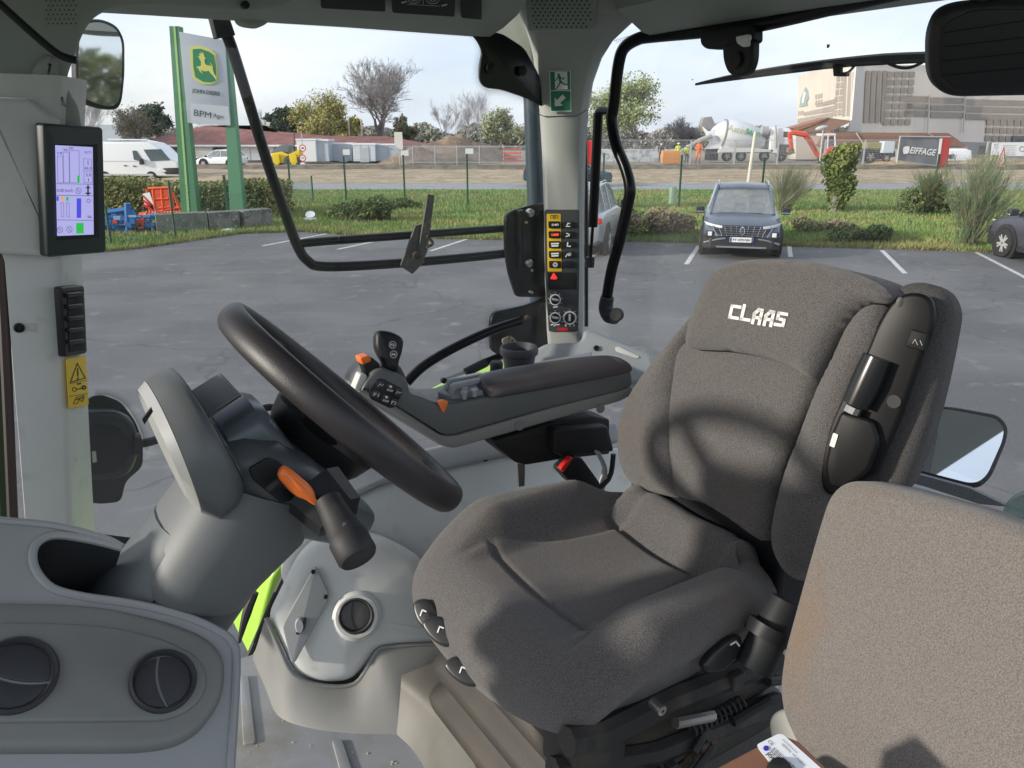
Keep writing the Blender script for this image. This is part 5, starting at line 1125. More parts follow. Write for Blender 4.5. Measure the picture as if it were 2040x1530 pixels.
# keypad
KPp = off(AP, .0015)
pslab('keypad_base', [(735, 778), (752, 755), (762, 754), (803, 775), (800, 788), (786, 812), (776, 813), (738, 795)], KPp, .003, BLK, ac, r=.001, rnd=5)
keys = [([(748, 760), (765, 760), (768, 775), (752, 774)], None), ([(770, 764), (785, 770), (784, 783), (768, 776)], 'STOP'), ([(789, 772), (802, 778), (797, 793), (786, 787)], None),
        ([(740, 782), (750, 777), (760, 784), (755, 797), (742, 791)], 'F1'), ([(762, 785), (778, 790), (776, 804), (758, 798)], 'STOP'), ([(781, 793), (794, 797), (786, 811), (778, 808)], 'F2')]
kp = M()
for q, s in keys:
    pslab('key', q, off(AP, .0035), .003, mat('key_black', (.03, .03, .032), .4), ac, r=.0008, rnd=3)
    cx_ = sum(p[0] for p in q) / len(q); cy_ = sum(p[1] for p in q) / len(q); KL = off(AP, .0036)
    if s == 'STOP':
        ptext(kp, 'STOP', ((cx_ - 6, cy_ + 3), (cx_ + 6, cy_ + 6), 4), KL, .0006, bold=True); flat(kp, [(cx_ - 1, cy_ - 6), (cx_ + 4, cy_ - 5), (cx_ + 3.6, cy_ - .6), (cx_ - 1.4, cy_ - 1.6)], KL, .0006)
    elif s: ptext(kp, s, ((cx_ - 5, cy_ - 1), (cx_ + 5, cy_ + 1.5), 6.5), KL, .0006)
    else: tline(kp, [(cx_ - 5, cy_ + 2), (cx_ - 1, cy_ - 3), (cx_ + 2, cy_ + 1), (cx_ + 6, cy_ - 1)], .9, KL, lift=.0006)
obj('key_print', kp, WHT, ac, smooth=False)
pslab('tab_switch', [(872, 800), (882, 797), (893, 799), (892, 806), (886, 822), (882, 820)], off(AP, .008), .01, ORANGE, ac, r=.001, rnd=3)
# tray ribs and switches on top
TT = PL((.66, 1.33, 2.40), (-.18, -.1, 1))
for k, q in enumerate(([(900, 772), (905, 766), (972, 752), (974, 758), (908, 776), (904, 788), (898, 788)], [(890, 778), (897, 757), (962, 744), (962, 750), (900, 766), (896, 784)])):
    pslab('tray_rib', q, PB(1.31 + .03 * k), .012, COOL, ac, r=.001, rnd=2)
pslab('tray', [(900, 790), (870, 780), (890, 760), (965, 742), (990, 766), (975, 776)], off(TT, -.006), .03, COOL, ac, r=.003, rnd=4)
for (u, v) in ((925, 783), (945, 778), (926, 776)): obj('push_knob', M().lathe(X(u, v, off(TT, .006)), ZV, [(.005, -.012), (.005, -.002), (.0075, 0), (.0075, .004), (.0005, .005)], 12), COOL, ac)
# joystick with F3 F4
js = thing('joystick', X(778, 735, PB(1.36)), 'black joystick grip with F3 and F4 buttons', 'joystick')
JP = PL((.50, 1.35, 2.50), (-.1, -.9, .3))
pslab('grip', [(750, 665), (756, 656), (780, 659), (800, 668), (807, 678), (804, 700), (797, 720), (796, 736), (790, 742), (768, 736), (766, 722), (756, 705), (750, 690)], JP, .035, BLK, js, r=.010, rnd=8, back=True)
for (u, v, s) in ((782, 687, 'F3'), (784, 706, 'F4')):
    obj('button', M().lathe(X(u, v, off(JP, .0005)), JP[1], [(.0072, 0), (.0072, .0015), (.006, .002), (.0005, .002)], 20), mat('key_black', (.03, .03, .032), .4), js)
    m = M(); ptext(m, s, ((u - 3.8, v), (u + 3.8, v + .4), 5.4), off(JP, .0028), .0, bold=True); tline(m, circ((u, v), 7, 18), 1, off(JP, .0022), True); obj('button_print', m, WHT, js, smooth=False)
obj('boot', M().lathe(X(783, 742, PB(1.365)), ZV, [(.026, -.02), (.022, -.005), (.017, .006), (.014, .012)], 16), BLKR, js)
th_ = thing('hand_throttle', X(745, 745, PB(1.33)), 'black thumb lever with orange cap on console nose', 'lever')
pslab('lever_body', [(722, 724), (742, 712), (760, 728), (745, 742), (730, 752)], PB(1.34), .02, BLK, th_, r=.004, rnd=5)
pslab('lever_cap', [(717, 714), (736, 708), (741, 716), (738, 722), (722, 728)], PB(1.335), .025, ORANGE, th_, r=.004, rnd=4)
pslab('lever_guard', [(718, 745), (730, 745), (734, 760), (712, 785), (706, 775)], PB(1.33), .02, TRIM, th_, r=.003, rnd=4)
# cup holder
ch = thing('cup_holder', X(1035, 725, PB(1.55)), 'dark rubber cup holder tub at foot of rear pillar', 'cup holder')
cc_ = X(1034, 722, PB(1.52)); 
obj('cup', M().lathe(cc_, ZV, [(.034, -.05), (.037, 0), (.040, .018), (.0455, .022), (.0465, .032), (.044, .040), (.041, .040), (.038, .02), (.0005, .015)], 32), mat('cup_rubber', (.055, .055, .068), .5), ch)
tn = thing('threaded_knob', X(990, 727, PB(1.5)), 'small dark ribbed knob between cup holder and tray', 'knob')
obj('knob', M().lathe(X(989, 728, PB(1.5)), ZV, [(.015, -.02), (.015, .0), (.016, .004), (.013, .010), (.0005, .010)], 16), BLKR, tn)
obj('deck', M().slab(XS([(870, 770), (940, 745), (1060, 722), (1180, 700), (1180, 740), (1000, 770), (900, 795)], PL((.9, 1.5, 2.33), (0, -.1, 1))), PL((.9, 1.5, 2.33), (0, -.1, 1))[1], .02, .004), COOL, bf)
# black support under console
us = thing('console_bracket', C(1.0, 1.3, 2.1), 'black steel bracket carrying the armrest console', 'bracket')
pslab('bracket', [(985, 878), (1100, 842), (1180, 828), (1215, 835), (1215, 905), (1120, 915), (1048, 927), (1028, 922), (988, 890)], PB(1.32), .06, mat('bracket_black', (.008, .008, .009), .6), us, r=.004, rnd=5)
pslab('bracket_box', [(1106, 855), (1212, 848), (1225, 900), (1120, 912), (1106, 900)], PB(1.29), .05, mat('bracket_black', (.008, .008, .009), .6), us, r=.006, rnd=8)
pslab('chrome_tab', [(1031, 924), (1046, 926), (1045, 968), (1034, 970)], PB(1.30), .004, STEEL, us, r=0)
# seat belt buckle
bk = thing('belt_buckle', X(1165, 975, PB(1.25)), 'black seat belt buckle with red release button', 'buckle')
pslab('buckle_body', [(1116, 938), (1144, 908), (1160, 912), (1198, 965), (1180, 980), (1140, 965)], PB(1.26), .03, BLK, bk, r=.004, rnd=6)
pslab('release_button', [(1117, 934), (1136, 911), (1143, 912), (1123, 942)], PB(1.255), .012, RED, bk, r=.002, rnd=2)
obj('strap', M().tube(XS([(1190, 900), (1205, 935), (1196, 975)], PB(1.28)), [.012, .010, .014], 8, smooth=3, flat=.3), GREYP, bk)
obj('cable', M().tube(XS([(1222, 905), (1212, 955), (1165, 985), (1130, 965)], PB(1.27)), .006, 8, smooth=4), BLKR, bk)

# =================================================================== DRIVER SEAT
ds_ = thing('driver_seat', C(.8, .95, FZ), 'grey brown fabric driver seat with white lettering on headrest', 'seat')
# cushion
def sst(x, a, b): t = max(0, min(1, (x - a) / (b - a))); return t * t * (3 - 2 * t)
Z0 = 2.165
def toc(p): return p.dot(RV), p.dot(SV)
def cushtop(p):
    a, b = toc(p); bm_ = (b - .955)
    side = sst(abs(bm_), .125, .20) * sst(a, .56, .70)
    side *= 1 - .55 * sst(a, .88, .97); h = .066 * side
    h -= .016 * (1 - sst(abs(bm_), .0, .2)) * sst(a, .55, .75)
    # front roll
    h -= .050 * (1 - sst(a, .50, .62)) ** 1.6
    # seams: valley at the foot of the bolsters and a cross seam
    d = abs(abs(bm_) - (.165 - .05 * sst(a, .62, .9))); 
    h -= .010 * math.exp(-(d / .007) ** 2) * sst(a, .57, .65) * (1 - .5 * side)
    if abs(bm_) < .16: h -= .008 * math.exp(-((a - .655 - .25 * bm_ * bm_) / .006) ** 2)
    if abs(bm_) < .15: h -= .012 * math.exp(-((a - .925) / .007) ** 2) - .020 * sst(a, .925, .99)
    h += .038 * sst(a, .93, 1.0) * (1 - sst(abs(bm_), .13, .20))
    return h
outl = [(.572, .726), (.538, .805), (.516, .955), (.516, 1.10), (.532, 1.19), (.575, 1.218), (.65, 1.222), (.80, 1.205), (.92, 1.185), (1.0, 1.15), (1.04, 1.05), (1.045, .955), (1.04, .85), (1.0, .735), (.92, .705), (.80, .694), (.70, .69), (.64, .70)]
pts = [C(p.x, p.y, Z0) for p in cat(outl, 8)]
obj('cushion', M().slab(pts, ZV, .112, .048, crown=.0, rings=44, pillow=True, topf=cushtop, back=True), FAB, ds_, ang=80)
BQ = PL((1.03, .95, 2.3), (-.975, 0, .22))
pslab('backrest_core', [(1262, 960), (1262, 860), (1300, 760), (1380, 640), (1430, 560), (1700, 580), (1660, 800), (1590, 1000), (1560, 1130)], off(BQ, -.035), .07, FAB, ds_, r=.02, rnd=20, back=True)
ppuff('centre_panel', [(1340, 680), (1420, 672), (1520, 690), (1616, 725), (1606, 790), (1570, 870), (1538, 960), (1517, 1078), (1440, 1036), (1388, 1004), (1340, 988), (1326, 930), (1320, 850), (1327, 760)], off(BQ, .004), .030, .022, FAB, ds_, .07)
ppuff('side_bolster', [(1396, 585), (1372, 606), (1332, 650), (1280, 715), (1238, 775), (1217, 830), (1211, 890), (1220, 940), (1246, 975), (1290, 988), (1334, 990), (1328, 940), (1322, 860), (1329, 770), (1346, 700), (1375, 650)], off(BQ, .022), .055, .045, FAB, ds_, .07)
ppuff('side_bolster', [(1740, 600), (1705, 598), (1668, 640), (1640, 700), (1604, 775), (1572, 860), (1540, 945), (1519, 1030), (1516, 1085), (1534, 1132), (1562, 1160), (1590, 1152), (1606, 1110), (1620, 1050), (1640, 960), (1665, 860), (1700, 760), (1735, 680), (1745, 630)], off(BQ, .034), .050, .038, FAB, ds_, .09)
HR = off(BQ, .028)
def wrk(p):
    a_, b_ = toc(p); d = max(0, 1 - (b_ - .70) / .10) if b_ < .80 else 0
    return -.003 * d * (1 + sin(p.z * 330)) 
ppuff('headrest', [(1353, 688), (1352, 665), (1360, 635), (1378, 590), (1398, 548), (1425, 524), (1470, 513), (1530, 512), (1600, 518), (1670, 535), (1728, 560), (1752, 582), (1746, 600), (1715, 600), (1682, 620), (1655, 655), (1630, 700), (1602, 752), (1560, 732), (1500, 710), (1430, 697), (1370, 694)], off(BQ, .050), .034, .030, FAB, ds_, .10, topf=wrk)
HR = off(BQ, .050)
tm_ = M(); Hl = off(HR, .0012)
for k, gl in enumerate(('C', 'L', 'A', 'A', 'S')):
    st_ = {'C': [[(1, .86), (.12, .86), (.12, .12), (1, .12)]], 'L': [[(.12, 1), (.12, .12), (1, .12)]], 'A': [[(.12, 0), (.12, .6), (.5, .88), (.88, .88), (.88, 0)], [(.12, .36), (.88, .36)]], 'S': [[(1, .88), (.12, .88), (.12, .52), (.88, .48), (.88, .12), (0, .12)]]}[gl]
    for ln_ in st_:
        tline(tm_, [(1451 + 23.2 * k + x_ * 17.2 + 7 * y_, 635 + 3.7 * k + 2.7 * x_ - 30 * y_) for x_, y_ in ln_], 6.3, Hl)
obj('headrest_lettering', tm_, mat('stitched_white', (.72, .72, .70), .8), ds_, smooth=False)
# plinth / suspension
BEL = mat('bellows', (.030, .027, .023), .6, noise=(7, (.055, .043, .030), .48, .8), bump=(300, .4, .001))
rg_ = []
for k in range(25):
    z = 2.06 - k * .0132; q_ = k % 6; ins = (0, .004, .016, .024, .016, .004)[q_]; grow = (.03 * k / 24)
    base = rp([(.575 - grow + ins, .735 - grow + ins), (.575 - grow + ins, 1.19 + grow - ins), (1.06 + grow - ins, 1.19 + grow - ins), (1.06 + grow - ins, .735 - grow + ins)], .05, 6); rg_.append([C(p.x, p.y, z) for p in base])
obj('bellows', M().loft(rg_), BEL, ds_, ang=60)
obj('corner_bracket', M().cbox(.56, .66, .715, .80, 1.985, 2.075), DIRTB, ds_, bev=.008)
rq = random.Random(4)
for k in range(16):
    a0 = rq.uniform(.66, .98); z0 = rq.uniform(1.93, 2.06); b0 = rq.uniform(.68, .74); mt_ = rq.choice([RUST, DIRTB, DIRTB, BLK])
    if k % 3: obj('link', M().tube([C(a0, b0, z0), C(a0 + rq.uniform(.03, .10), b0 + rq.uniform(-.01, .01), z0 + rq.uniform(-.02, .03))], rq.uniform(.004, .009), 8), mt_, ds_)
    else: obj('lug', M().cbox(a0, a0 + rq.uniform(.015, .04), b0 - .008, b0 + .008, z0, z0 + rq.uniform(.01, .03)), mt_, ds_, bev=.002)
obj('coil_spring', M().tube([C(.78 + k * .0011, .705 + .011 * cos(k * .62), 2.0 + .011 * sin(k * .62)) for k in range(110)], .0022, 5), DIRTB, ds_)
obj('seat_pan', M().cbox(.56, 1.02, .74, 1.16, 2.02, 2.06), DIRTB, ds_, bev=.006)
obj('seat_frame', M().tube(XS([(1130, 1478), (1200, 1462), (1330, 1395), (1545, 1310)], PL((.7, .70, 2.0), (0, -1, .3))), .022, 8), DIRTB, ds_)
obj('seat_frame', M().tube(XS([(1100, 1535), (1300, 1500), (1550, 1400)], PL((.7, .72, 1.95), (0, -1, .3))), .020, 8), DIRTB, ds_)
obj('rust_rail', M().tube(XS([(1270, 1420), (1400, 1365), (1500, 1345)], PL((.7, .72, 2.02), (0, -1, .3))), [.012, .016, .012], 6), RUST, ds_)
obj('rust_rail', M().tube(XS([(1300, 1395), (1420, 1330), (1480, 1300)], PL((.7, .72, 2.03), (0, -1, .3))), [.010, .018, .012], 6), RUST, ds_)
obj('damper', M().tube(XS([(1345, 1440), (1420, 1425)], PB(.69)), .009, 8), STEEL, ds_)
obj('frame_bolt', M().lathe(X(1318, 1415, PB(.67)), -SV, [(.008, -.02), (.008, .002), (.003, .003), (.003, -.002), (.0005, -.002)], 12), STEEL, ds_)
obj('rear_shell', M().cbox(1.035, 1.13, .76, 1.16, 2.0, 2.25), BLK, ds_, bev=.01)
obj('lower_base', M().cbox(.60, 1.08, .70, 1.16, FZ, 1.80), DIRTB, ds_, bev=.02)
# recline strut behind near corner
obj('belt_reel', M().tube(XS([(1566, 1195), (1540, 1250), (1500, 1330)], PB(.66)), [.022, .028, .030], 24, smooth=2), mat('reel_grey', (.022, .024, .026), .55, spec=.3), ds_)
obj('belt_reel_collar', M().tube(XS([(1536, 1246), (1524, 1270)], PB(.655)), .034, 24), BLK, ds_)
def loop_handle(px, pl, wd, lab):
    hb = mat('handle_black', (.02, .021, .024), .36); t = thing('seat_adjuster', X(*px[0], pl), lab, 'handle')
    P_ = cat(px, 5); cx_ = sum(p.x for p in P_) / len(P_); cy_ = sum(p.y for p in P_) / len(P_)
    obj('paddle', M().slab([X(p.x, p.y, pl) for p in P_], pl[1], .018, .006, back=True), hb, t)
    d = Vector((px[len(px) // 2][0] - cx_, px[len(px) // 2][1] - cy_)); sl = [(cx_ + 2, cy_ - 2), (cx_ + 10, cy_ - 5), (cx_ + 24, cy_ + 9), (cx_ + 22, cy_ + 17), (cx_ + 12, cy_ + 10)]
    pslab('finger_slot', sl, off(pl, .0005), .001, mat('slot_black', (.003, .003, .003), .9), t, r=0, rnd=5)
    m = M(); tline(m, [(cx_ - 12, cy_ + 3), (cx_ - 8, cy_ - 8), (cx_ - 1, cy_ - 5)], 2.6, off(pl, .001)); obj('icon_print', m, WHT, t, smooth=False); return t
HPn = PL((.50, 1.0, 2.06), (-.55, -.45, .7))
loop_handle([(822, 1215), (824, 1198), (840, 1191), (858, 1196), (872, 1215), (878, 1240), (868, 1258), (850, 1256), (832, 1240)], off(HPn, -.012), .0075, 'rear black paddle handle under front edge of driver seat')
loop_handle([(840, 1246), (846, 1232), (868, 1226), (900, 1234), (924, 1252), (930, 1274), (912, 1286), (880, 1286), (856, 1270)], HPn, .0085, 'middle black paddle handle marked with seat symbol under cushion')
loop_handle([(884, 1328), (892, 1312), (912, 1306), (940, 1316), (962, 1334), (970, 1352), (958, 1364), (930, 1366), (904, 1352)], off(HPn, .01), .0095, 'front black paddle handle beside the grey bellows')
pk = thing('side_adjuster_handle', X(1440, 1330, PB(.65)), 'black paddle handle under near side of driver seat', 'handle')
Pk = PL((.8, .66, 2.1), (-.2, -.9, .4))
pslab('paddle', [(1400, 1325), (1420, 1300), (1455, 1272), (1478, 1264), (1482, 1285), (1470, 1315), (1445, 1338), (1410, 1342)], Pk, .02, mat('handle_black', (.03, .031, .034), .38), pk, r=.006, rnd=10, back=True)
m = M(); tline(m, [(1456, 1284), (1466, 1278), (1472, 1286)], 3.5, off(Pk, .001)); obj('icon_print', m, WHT, pk, smooth=False)

# folded side armrest of driver seat
fa = thing('folded_armrest', C(1.08, .62, 2.3), 'folded up padded armrest with black plastic mechanism beside backrest', 'armrest')
AQ = PL((1.10, .66, 2.5), (-.93, -.30, .2))
ppuff('arm_cushion', [(1700, 690), (1735, 625), (1770, 582), (1805, 563), (1845, 563), (1880, 582), (1896, 620), (1890, 670), (1872, 760), (1852, 840), (1830, 905), (1800, 975), (1760, 1000), (1660, 985), (1640, 960), (1665, 850)], off(AQ, .004), .035, .026, mat('arm_fabric', (.05, .047, .047), .9, noise=(500, (.085, .08, .077), .4, .6, 2), bump=(500, .8, .0015)), fa, .06)
AQ = off(AQ, .026)
AQ2 = off(AQ, .008)
pslab('mechanism_cover', [(1722, 705), (1745, 650), (1772, 605), (1800, 585), (1835, 584), (1858, 602), (1860, 650), (1840, 700), (1815, 770), (1790, 840), (1760, 910), (1735, 960), (1680, 985), (1648, 985), (1634, 960), (1634, 915), (1650, 850), (1668, 808), (1690, 760)], AQ2, .02, mat('mech_black', (.007, .007, .008), .42, spec=.2), fa, smooth=3, r=.007, back=True)
obj('adjust_roller', M().tube(XS([(1748, 712), (1727, 760), (1705, 806)], off(AQ, .018)), [.021, .023, .021], 14), mat('roller_black', (.014, .014, .016), .25), fa)
obj('roller_pin', M().tube(XS([(1702, 810), (1696, 822)], off(AQ, .022)), .013, 10), STEEL, fa)
pslab('lower_cover', [(1675, 818), (1740, 838), (1752, 880), (1730, 940), (1680, 975), (1650, 972), (1642, 930), (1655, 865)], off(AQ, .024), .02, mat('mech_black', (.007, .007, .008), .42, spec=.2), fa, r=.006, rnd=12, back=True)
pslab('metal_slot', [(1660, 862), (1670, 866), (1662, 892), (1652, 888)], off(AQ, .026), .002, STEEL, fa, r=0, rnd=2)
pslab('rocker_switch', [(1815, 655), (1848, 665), (1840, 700), (1803, 690)], off(AQ, .018), .016, mat('rocker', (.012, .012, .013), .6, spec=.2), fa, r=.002, rnd=3)
m = M(); tline(m, [(1818, 684), (1823, 676), (1828, 687)], .8, off(AQ, .0185)); tline(m, [(1833, 678), (1837, 688)], .9, off(AQ, .0185)); obj('switch_print', m, GREYP, fa, smooth=False)
for (u, v) in ((1781, 800), (1744, 874)): obj('cover_cap', M().lathe(X(u, v, off(AQ, .009)), AQ[1], [(.010, 0), (.010, .0012), (.0005, .0012)], 18), BLK, fa)
obj('hole', M().lathe(X(1792, 602, off(AQ, .0085)), AQ[1], [(.008, 0), (.0005, .0006)], 14, .6), INK, fa)

# =================================================================== INSTRUCTOR SEAT
IP = PL((.89, .58, 2.45), (-.96, -.05, .26))
it = thing('passenger_seat', C(.85, .4, FZ), 'folded passenger seat in pale speckled fabric at lower right', 'seat')
pslab('seat_back', [(1668, 962), (1700, 957), (1800, 978), (1950, 1020), (2060, 1062), (2400, 1190), (2400, 1900), (1700, 1900), (1640, 1620), (1585, 1500), (1550, 1425), (1543, 1370), (1552, 1300), (1590, 1160), (1618, 1060), (1640, 990)], IP, .09, FAB2, it, rnd=26, r=.022, crown=.006, back=True)
pslab('seat_shell', [(1532, 1460), (1530, 1435), (1542, 1418), (1570, 1410), (1620, 1440), (1700, 1600), (1600, 1640), (1545, 1500)], off(IP, -.03), .04, mat('shell_grey', (.30, .30, .285), .45), it, r=.006, rnd=12)
pslab('seat_base', [(1420, 1540), (1450, 1515), (1560, 1490), (1700, 1560), (1700, 1700), (1440, 1700)], PL((.62, .55, 2.12), (-.3, -.2, .9)), .05, FAB2, it, r=.02, rnd=18)
# label box
bx = thing('labelled_control_box', X(1540, 1530, PL((.62, .5, 2.25), (-.2, -.35, .9))), 'copper brown box with white barcode label in bottom right corner', 'box')
BX = PL((.60, .50, 2.28), (-.25, -.42, .87))
pslab('box_body', [(1400, 1545), (1555, 1463), (1590, 1475), (1680, 1560), (1700, 1700), (1500, 1700)], BX, .05, mat('copper_brown', (.26, .13, .085), .4, metal=.3), bx, r=.003, rnd=6)
pslab('label', [(1508, 1483), (1550, 1462), (1560, 1463), (1660, 1552), (1680, 1620), (1600, 1600), (1512, 1492)], off(BX, .0012), .001, mat('label_white', (.72, .74, .78), .45), bx, r=0, rnd=4)
m = M(); BL = off(BX, .0018)
dU = Vector((66, 62)).normalized(); dV = Vector((-dU.y, dU.x))
for k in range(26):
    if k in (12, 13): continue
    c = Vector((1543, 1490)) + dU * (k * 2.9 * 1.0); tline(m, [c, c - dV * -12], (1.5, .8, 1.1)[k % 3], BL)
tline(m, [Vector((1559, 1473)) + dU * k for k in range(0, 60, 20)], .8, BL); 
ptext(m, 'JOHN DEERE', ((1527, 1500), (1582, 1556), 10), BL, .0004, bold=True)
ptext(m, 'SERIAL NUMBER', ((1558, 1482), (1604, 1526), 4), BL, .0004)
ptext(m, 'CE', ((1531, 1476), (1540, 1484), 7), BL, .0004)
obj('label_print', m, INK, bx, smooth=False)
m = M(); flat(m, circ((1526, 1491), 5.5, 16), BL); obj('blue_dot', m, mat('dot_blue', (.03, .02, .35), .4), bx, smooth=False)
obj('box_latch', M().lathe(X(1552, 1536, BX), BX[1], [(.013, 0), (.012, .008), (.005, .011), (.0005, .011)], 16), BLK, bx)

# wing bracket / work lamp seen behind front pillar
wk = thing('outside_lamp_bracket', X(230, 1005, PB(1.9)), 'black exterior lamp housing behind the front pillar', 'lamp')
KL_ = PB(1.80)
pslab('backing_plate', [(170, 795), (200, 785), (240, 800), (270, 840), (285, 880), (285, 930), (250, 960), (242, 1000), (200, 1005), (170, 1000)], PB(1.83), .01, BK, wk, r=.002, rnd=14)
pslab('housing', [(165, 820), (230, 818), (262, 835), (276, 865), (277, 910), (262, 945), (235, 958), (165, 962)], KL_, .05, mat('lamp_black', (.02, .022, .027), .35), wk, r=.014, rnd=16, back=True)
pslab('housing_face', [(165, 846), (225, 846), (250, 862), (262, 890), (255, 925), (228, 942), (165, 945)], off(KL_, .002), .006, BLK, wk, r=.003, rnd=12)
pslab('chrome_clip', [(183, 900), (191, 899), (193, 920), (185, 922)], off(KL_, .004), .004, STEEL, wk, r=0)
obj('arm', M().tube(XS([(276, 885), (300, 880), (330, 870)], KL_), .010, 8), BLK, wk)
obj('collar', M().tube(XS([(266, 885), (278, 885)], KL_), .026, 14), BLK, wk)
frit([(190, 784), (225, 790), (255, 812), (282, 860), (290, 900)], PB(1.76), rg, 4, 4.2, 1.5, -1)
# small hoop behind column (fender handrail)
obj('hoop', M().tube(XS([(520, 815), (545, 812), (575, 830), (590, 860)], PB(1.6)), .008, 8, smooth=4), PAINTB, dh)
# =================================================================== CARS
TYRE = mat('tyre', (.018, .018, .02), .8); RIM = mat('alloy', (.42, .41, .39), .45, metal=.25); CGL = mat('car_glass', (.10, .13, .15), .05, spec=1); CDK = mat('car_trim', (.02, .02, .022), .5); LAMP = mat('headlamp', (.7, .72, .75), .1); TAIL = mat('tail_lamp', (.5, .01, .01), .2); CHR = mat('chrome', (.7, .7, .72), .15, metal=1); PLATE = mat('plate', (.75, .76, .78), .4)
def wheel(parent, c, r, wd, ax=Vector((0, 1, 0)), tm_=None, rm_=None, spokes=5):
    w_ = obj('wheel', M().lathe(c - ax * wd / 2, ax, [(r * .62, .0), (r * .94, 0), (r, wd * .2), (r, wd * .8), (r * .94, wd), (r * .62, wd)], 26), tm_ or TYRE, parent)
    m = M().lathe(c - ax * wd / 2, ax, [(r * .64, .02), (r * .62, .03), (r * .55, .06), (r * .55, wd - .06), (r * .62, wd - .03), (r * .64, wd - .02)], 22, cap=False)
    for s in (-1, 1):
        o = c + ax * (s * (wd / 2 - .035))
        for k in range(spokes * 2):
            a = pi * k / spokes + (.12 if k % 2 else -.12); d = Vector((cos(a), 0, sin(a))) if abs(ax.y) > .5 else Vector((0, cos(a), sin(a))); m.tube([o + d * r * .08, o + d * r * .62], [.05, .042], 6)
        m.lathe(o, ax * s, [(r * .16, -.01), (r * .14, .015), (.0005, .02)], 12)
    obj('rim', m, rm_ or RIM, w_); return w_
def car(name, label, paint, L_, W_, H_, loc, ang, plate=None, group=None, suv=True, cladding=True):
    """car built along +x (nose at +x)"""
    t = thing(name, Vector((0, 0, 0)), label, 'car', group); hw = W_ / 2; wb_ = L_ * .30; wr = .345 if suv else .31; bz = .24
    bl = H_ * .60
    def sec(x, w_, zb, zs, zt, ins):      # lower body section
        h = [(-w_ * .80, zb), (-w_ * .97, zb + .10), (-w_, zb + (zs - zb) * .45), (-w_ * .985, zs - .08), (-w_ * .95, zs), (-w_ * ins, zt), (-w_ * ins * .5, zt + .02), (0, zt + .028)]
        h += [(-a, b) for a, b in h[:-1][::-1]]
        return [Vector((x, a, b)) for a, b in h]
    l = L_ / 2
    st = [(-l, .80, .42, .80, .86, .8), (-l + .06, .90, .34, .92, .98, .85), (-l + .3, .97, .28, bl - .02, bl + .02, .88), (-l + 1.0, 1, bz, bl, bl + .03, .88), (-.2, 1, bz, bl - .02, bl + .01, .88), (.75, 1, bz, bl - .05, bl - .01, .86), (l - 1.0, .995, bz, bl - .09, bl - .01, .80), (l - .55, .975, .27, bl - .16, bl - .07, .76), (l - .22, .93, .30, bl - .24, bl - .15, .74), (l - .07, .86, .34, bl - .32, bl - .23, .72), (l, .74, .42, bl - .42, bl - .36, .70)]
    body = obj('body', M().loft([sec(x, hw * w_, zb, zs, zt, i) for x, w_, zb, zs, zt, i in st]), paint, t, ang=38)
    # greenhouse glass
    def gsec(x, w_, zb, zt, wt): return [Vector((x, -w_, zb)), Vector((x, -wt, zt)), Vector((x, -wt * .5, zt + .02)), Vector((x, wt * .5, zt + .02)), Vector((x, wt, zt)), Vector((x, w_, zb))]
    g_ = [(-l + .12, hw * .78, bl, bl + .03, hw * .74), (-l + .45, hw * .85, bl, H_ - .16, hw * .68), (-l + .75, hw * .87, bl, H_ - .09, hw * .68), (-.3, hw * .88, bl - .02, H_ - .05, hw * .69), (.25, hw * .88, bl - .03, H_ - .09, hw * .68), (.62, hw * .87, bl - .03, H_ - .28, hw * .74), (l - 1.0, hw * .80, bl - .06, bl - .0, hw * .78)]
    obj('window_band', M().loft([gsec(*q) for q in g_], cap=False), glassmat('car_glass_clear', (.50, .56, .57), .16, .16), t, ang=30)
    SEATM = mat('car_seat', (.30, .30, .29), .8)
    for s in (-1, 1):
        st2 = obj('front_seat', M().box(Vector((-.22, s * .38, bl + .10)), (.06, .25, .22)), SEATM, t, bev=.05)
        obj('headrest', M().box(Vector((-.26, s * .38, bl + .40)), (.05, .13, .09)), SEATM, st2, bev=.04)
    obj('car_steering_wheel', M().tube([Vector((.32 + .06 * sin(k * .524), .38 + .18 * cos(k * .524), bl + .06 + .16 * sin(k * .524))) for k in range(13)], .014, 5), CDK, t)
    obj('rear_bench', M().box(Vector((-l + 1.0, 0, bl + .06)), (.06, hw * .7, .14)), SEATM, t, bev=.05)
    rs_2 = [(-l + .40, H_ - .17, .66), (-l + .75, H_ - .07, .69), (-.3, H_ - .02, .70), (.25, H_ - .05, .69), (.36, H_ - .10, .68)]
    m = M().loft([[Vector((x, -hw * w_, z - .05)), Vector((x, -hw * w_ * .9, z - .005)), Vector((x, 0, z + .02)), Vector((x, hw * w_ * .9, z - .005)), Vector((x, hw * w_, z - .05)), Vector((x, 0, z - .06))] for x, z, w_ in rs_2]); obj('roof', m, paint, t, ang=40)
    pm = M()
    for s in (-1, 1):
        pm.tube([Vector((l - 1.02, s * hw * .81, bl - .02)), Vector((.62, s * hw * .745, H_ - .27)), Vector((.30, s * hw * .69, H_ - .08)), Vector((-.3, s * hw * .70, H_ - .04)), Vector((-l + .75, s * hw * .69, H_ - .08)), Vector((-l + .40, s * hw * .70, H_ - .2)), Vector((-l + .1, s * hw * .80, bl))], .035, 6)
        for x in (-.35, -l + 1.05): pm.tube([Vector((x, s * hw * .88, bl)), Vector((x - .03, s * hw * .70, H_ - .06))], .03, 5)
    obj('pillars', pm, paint, t)
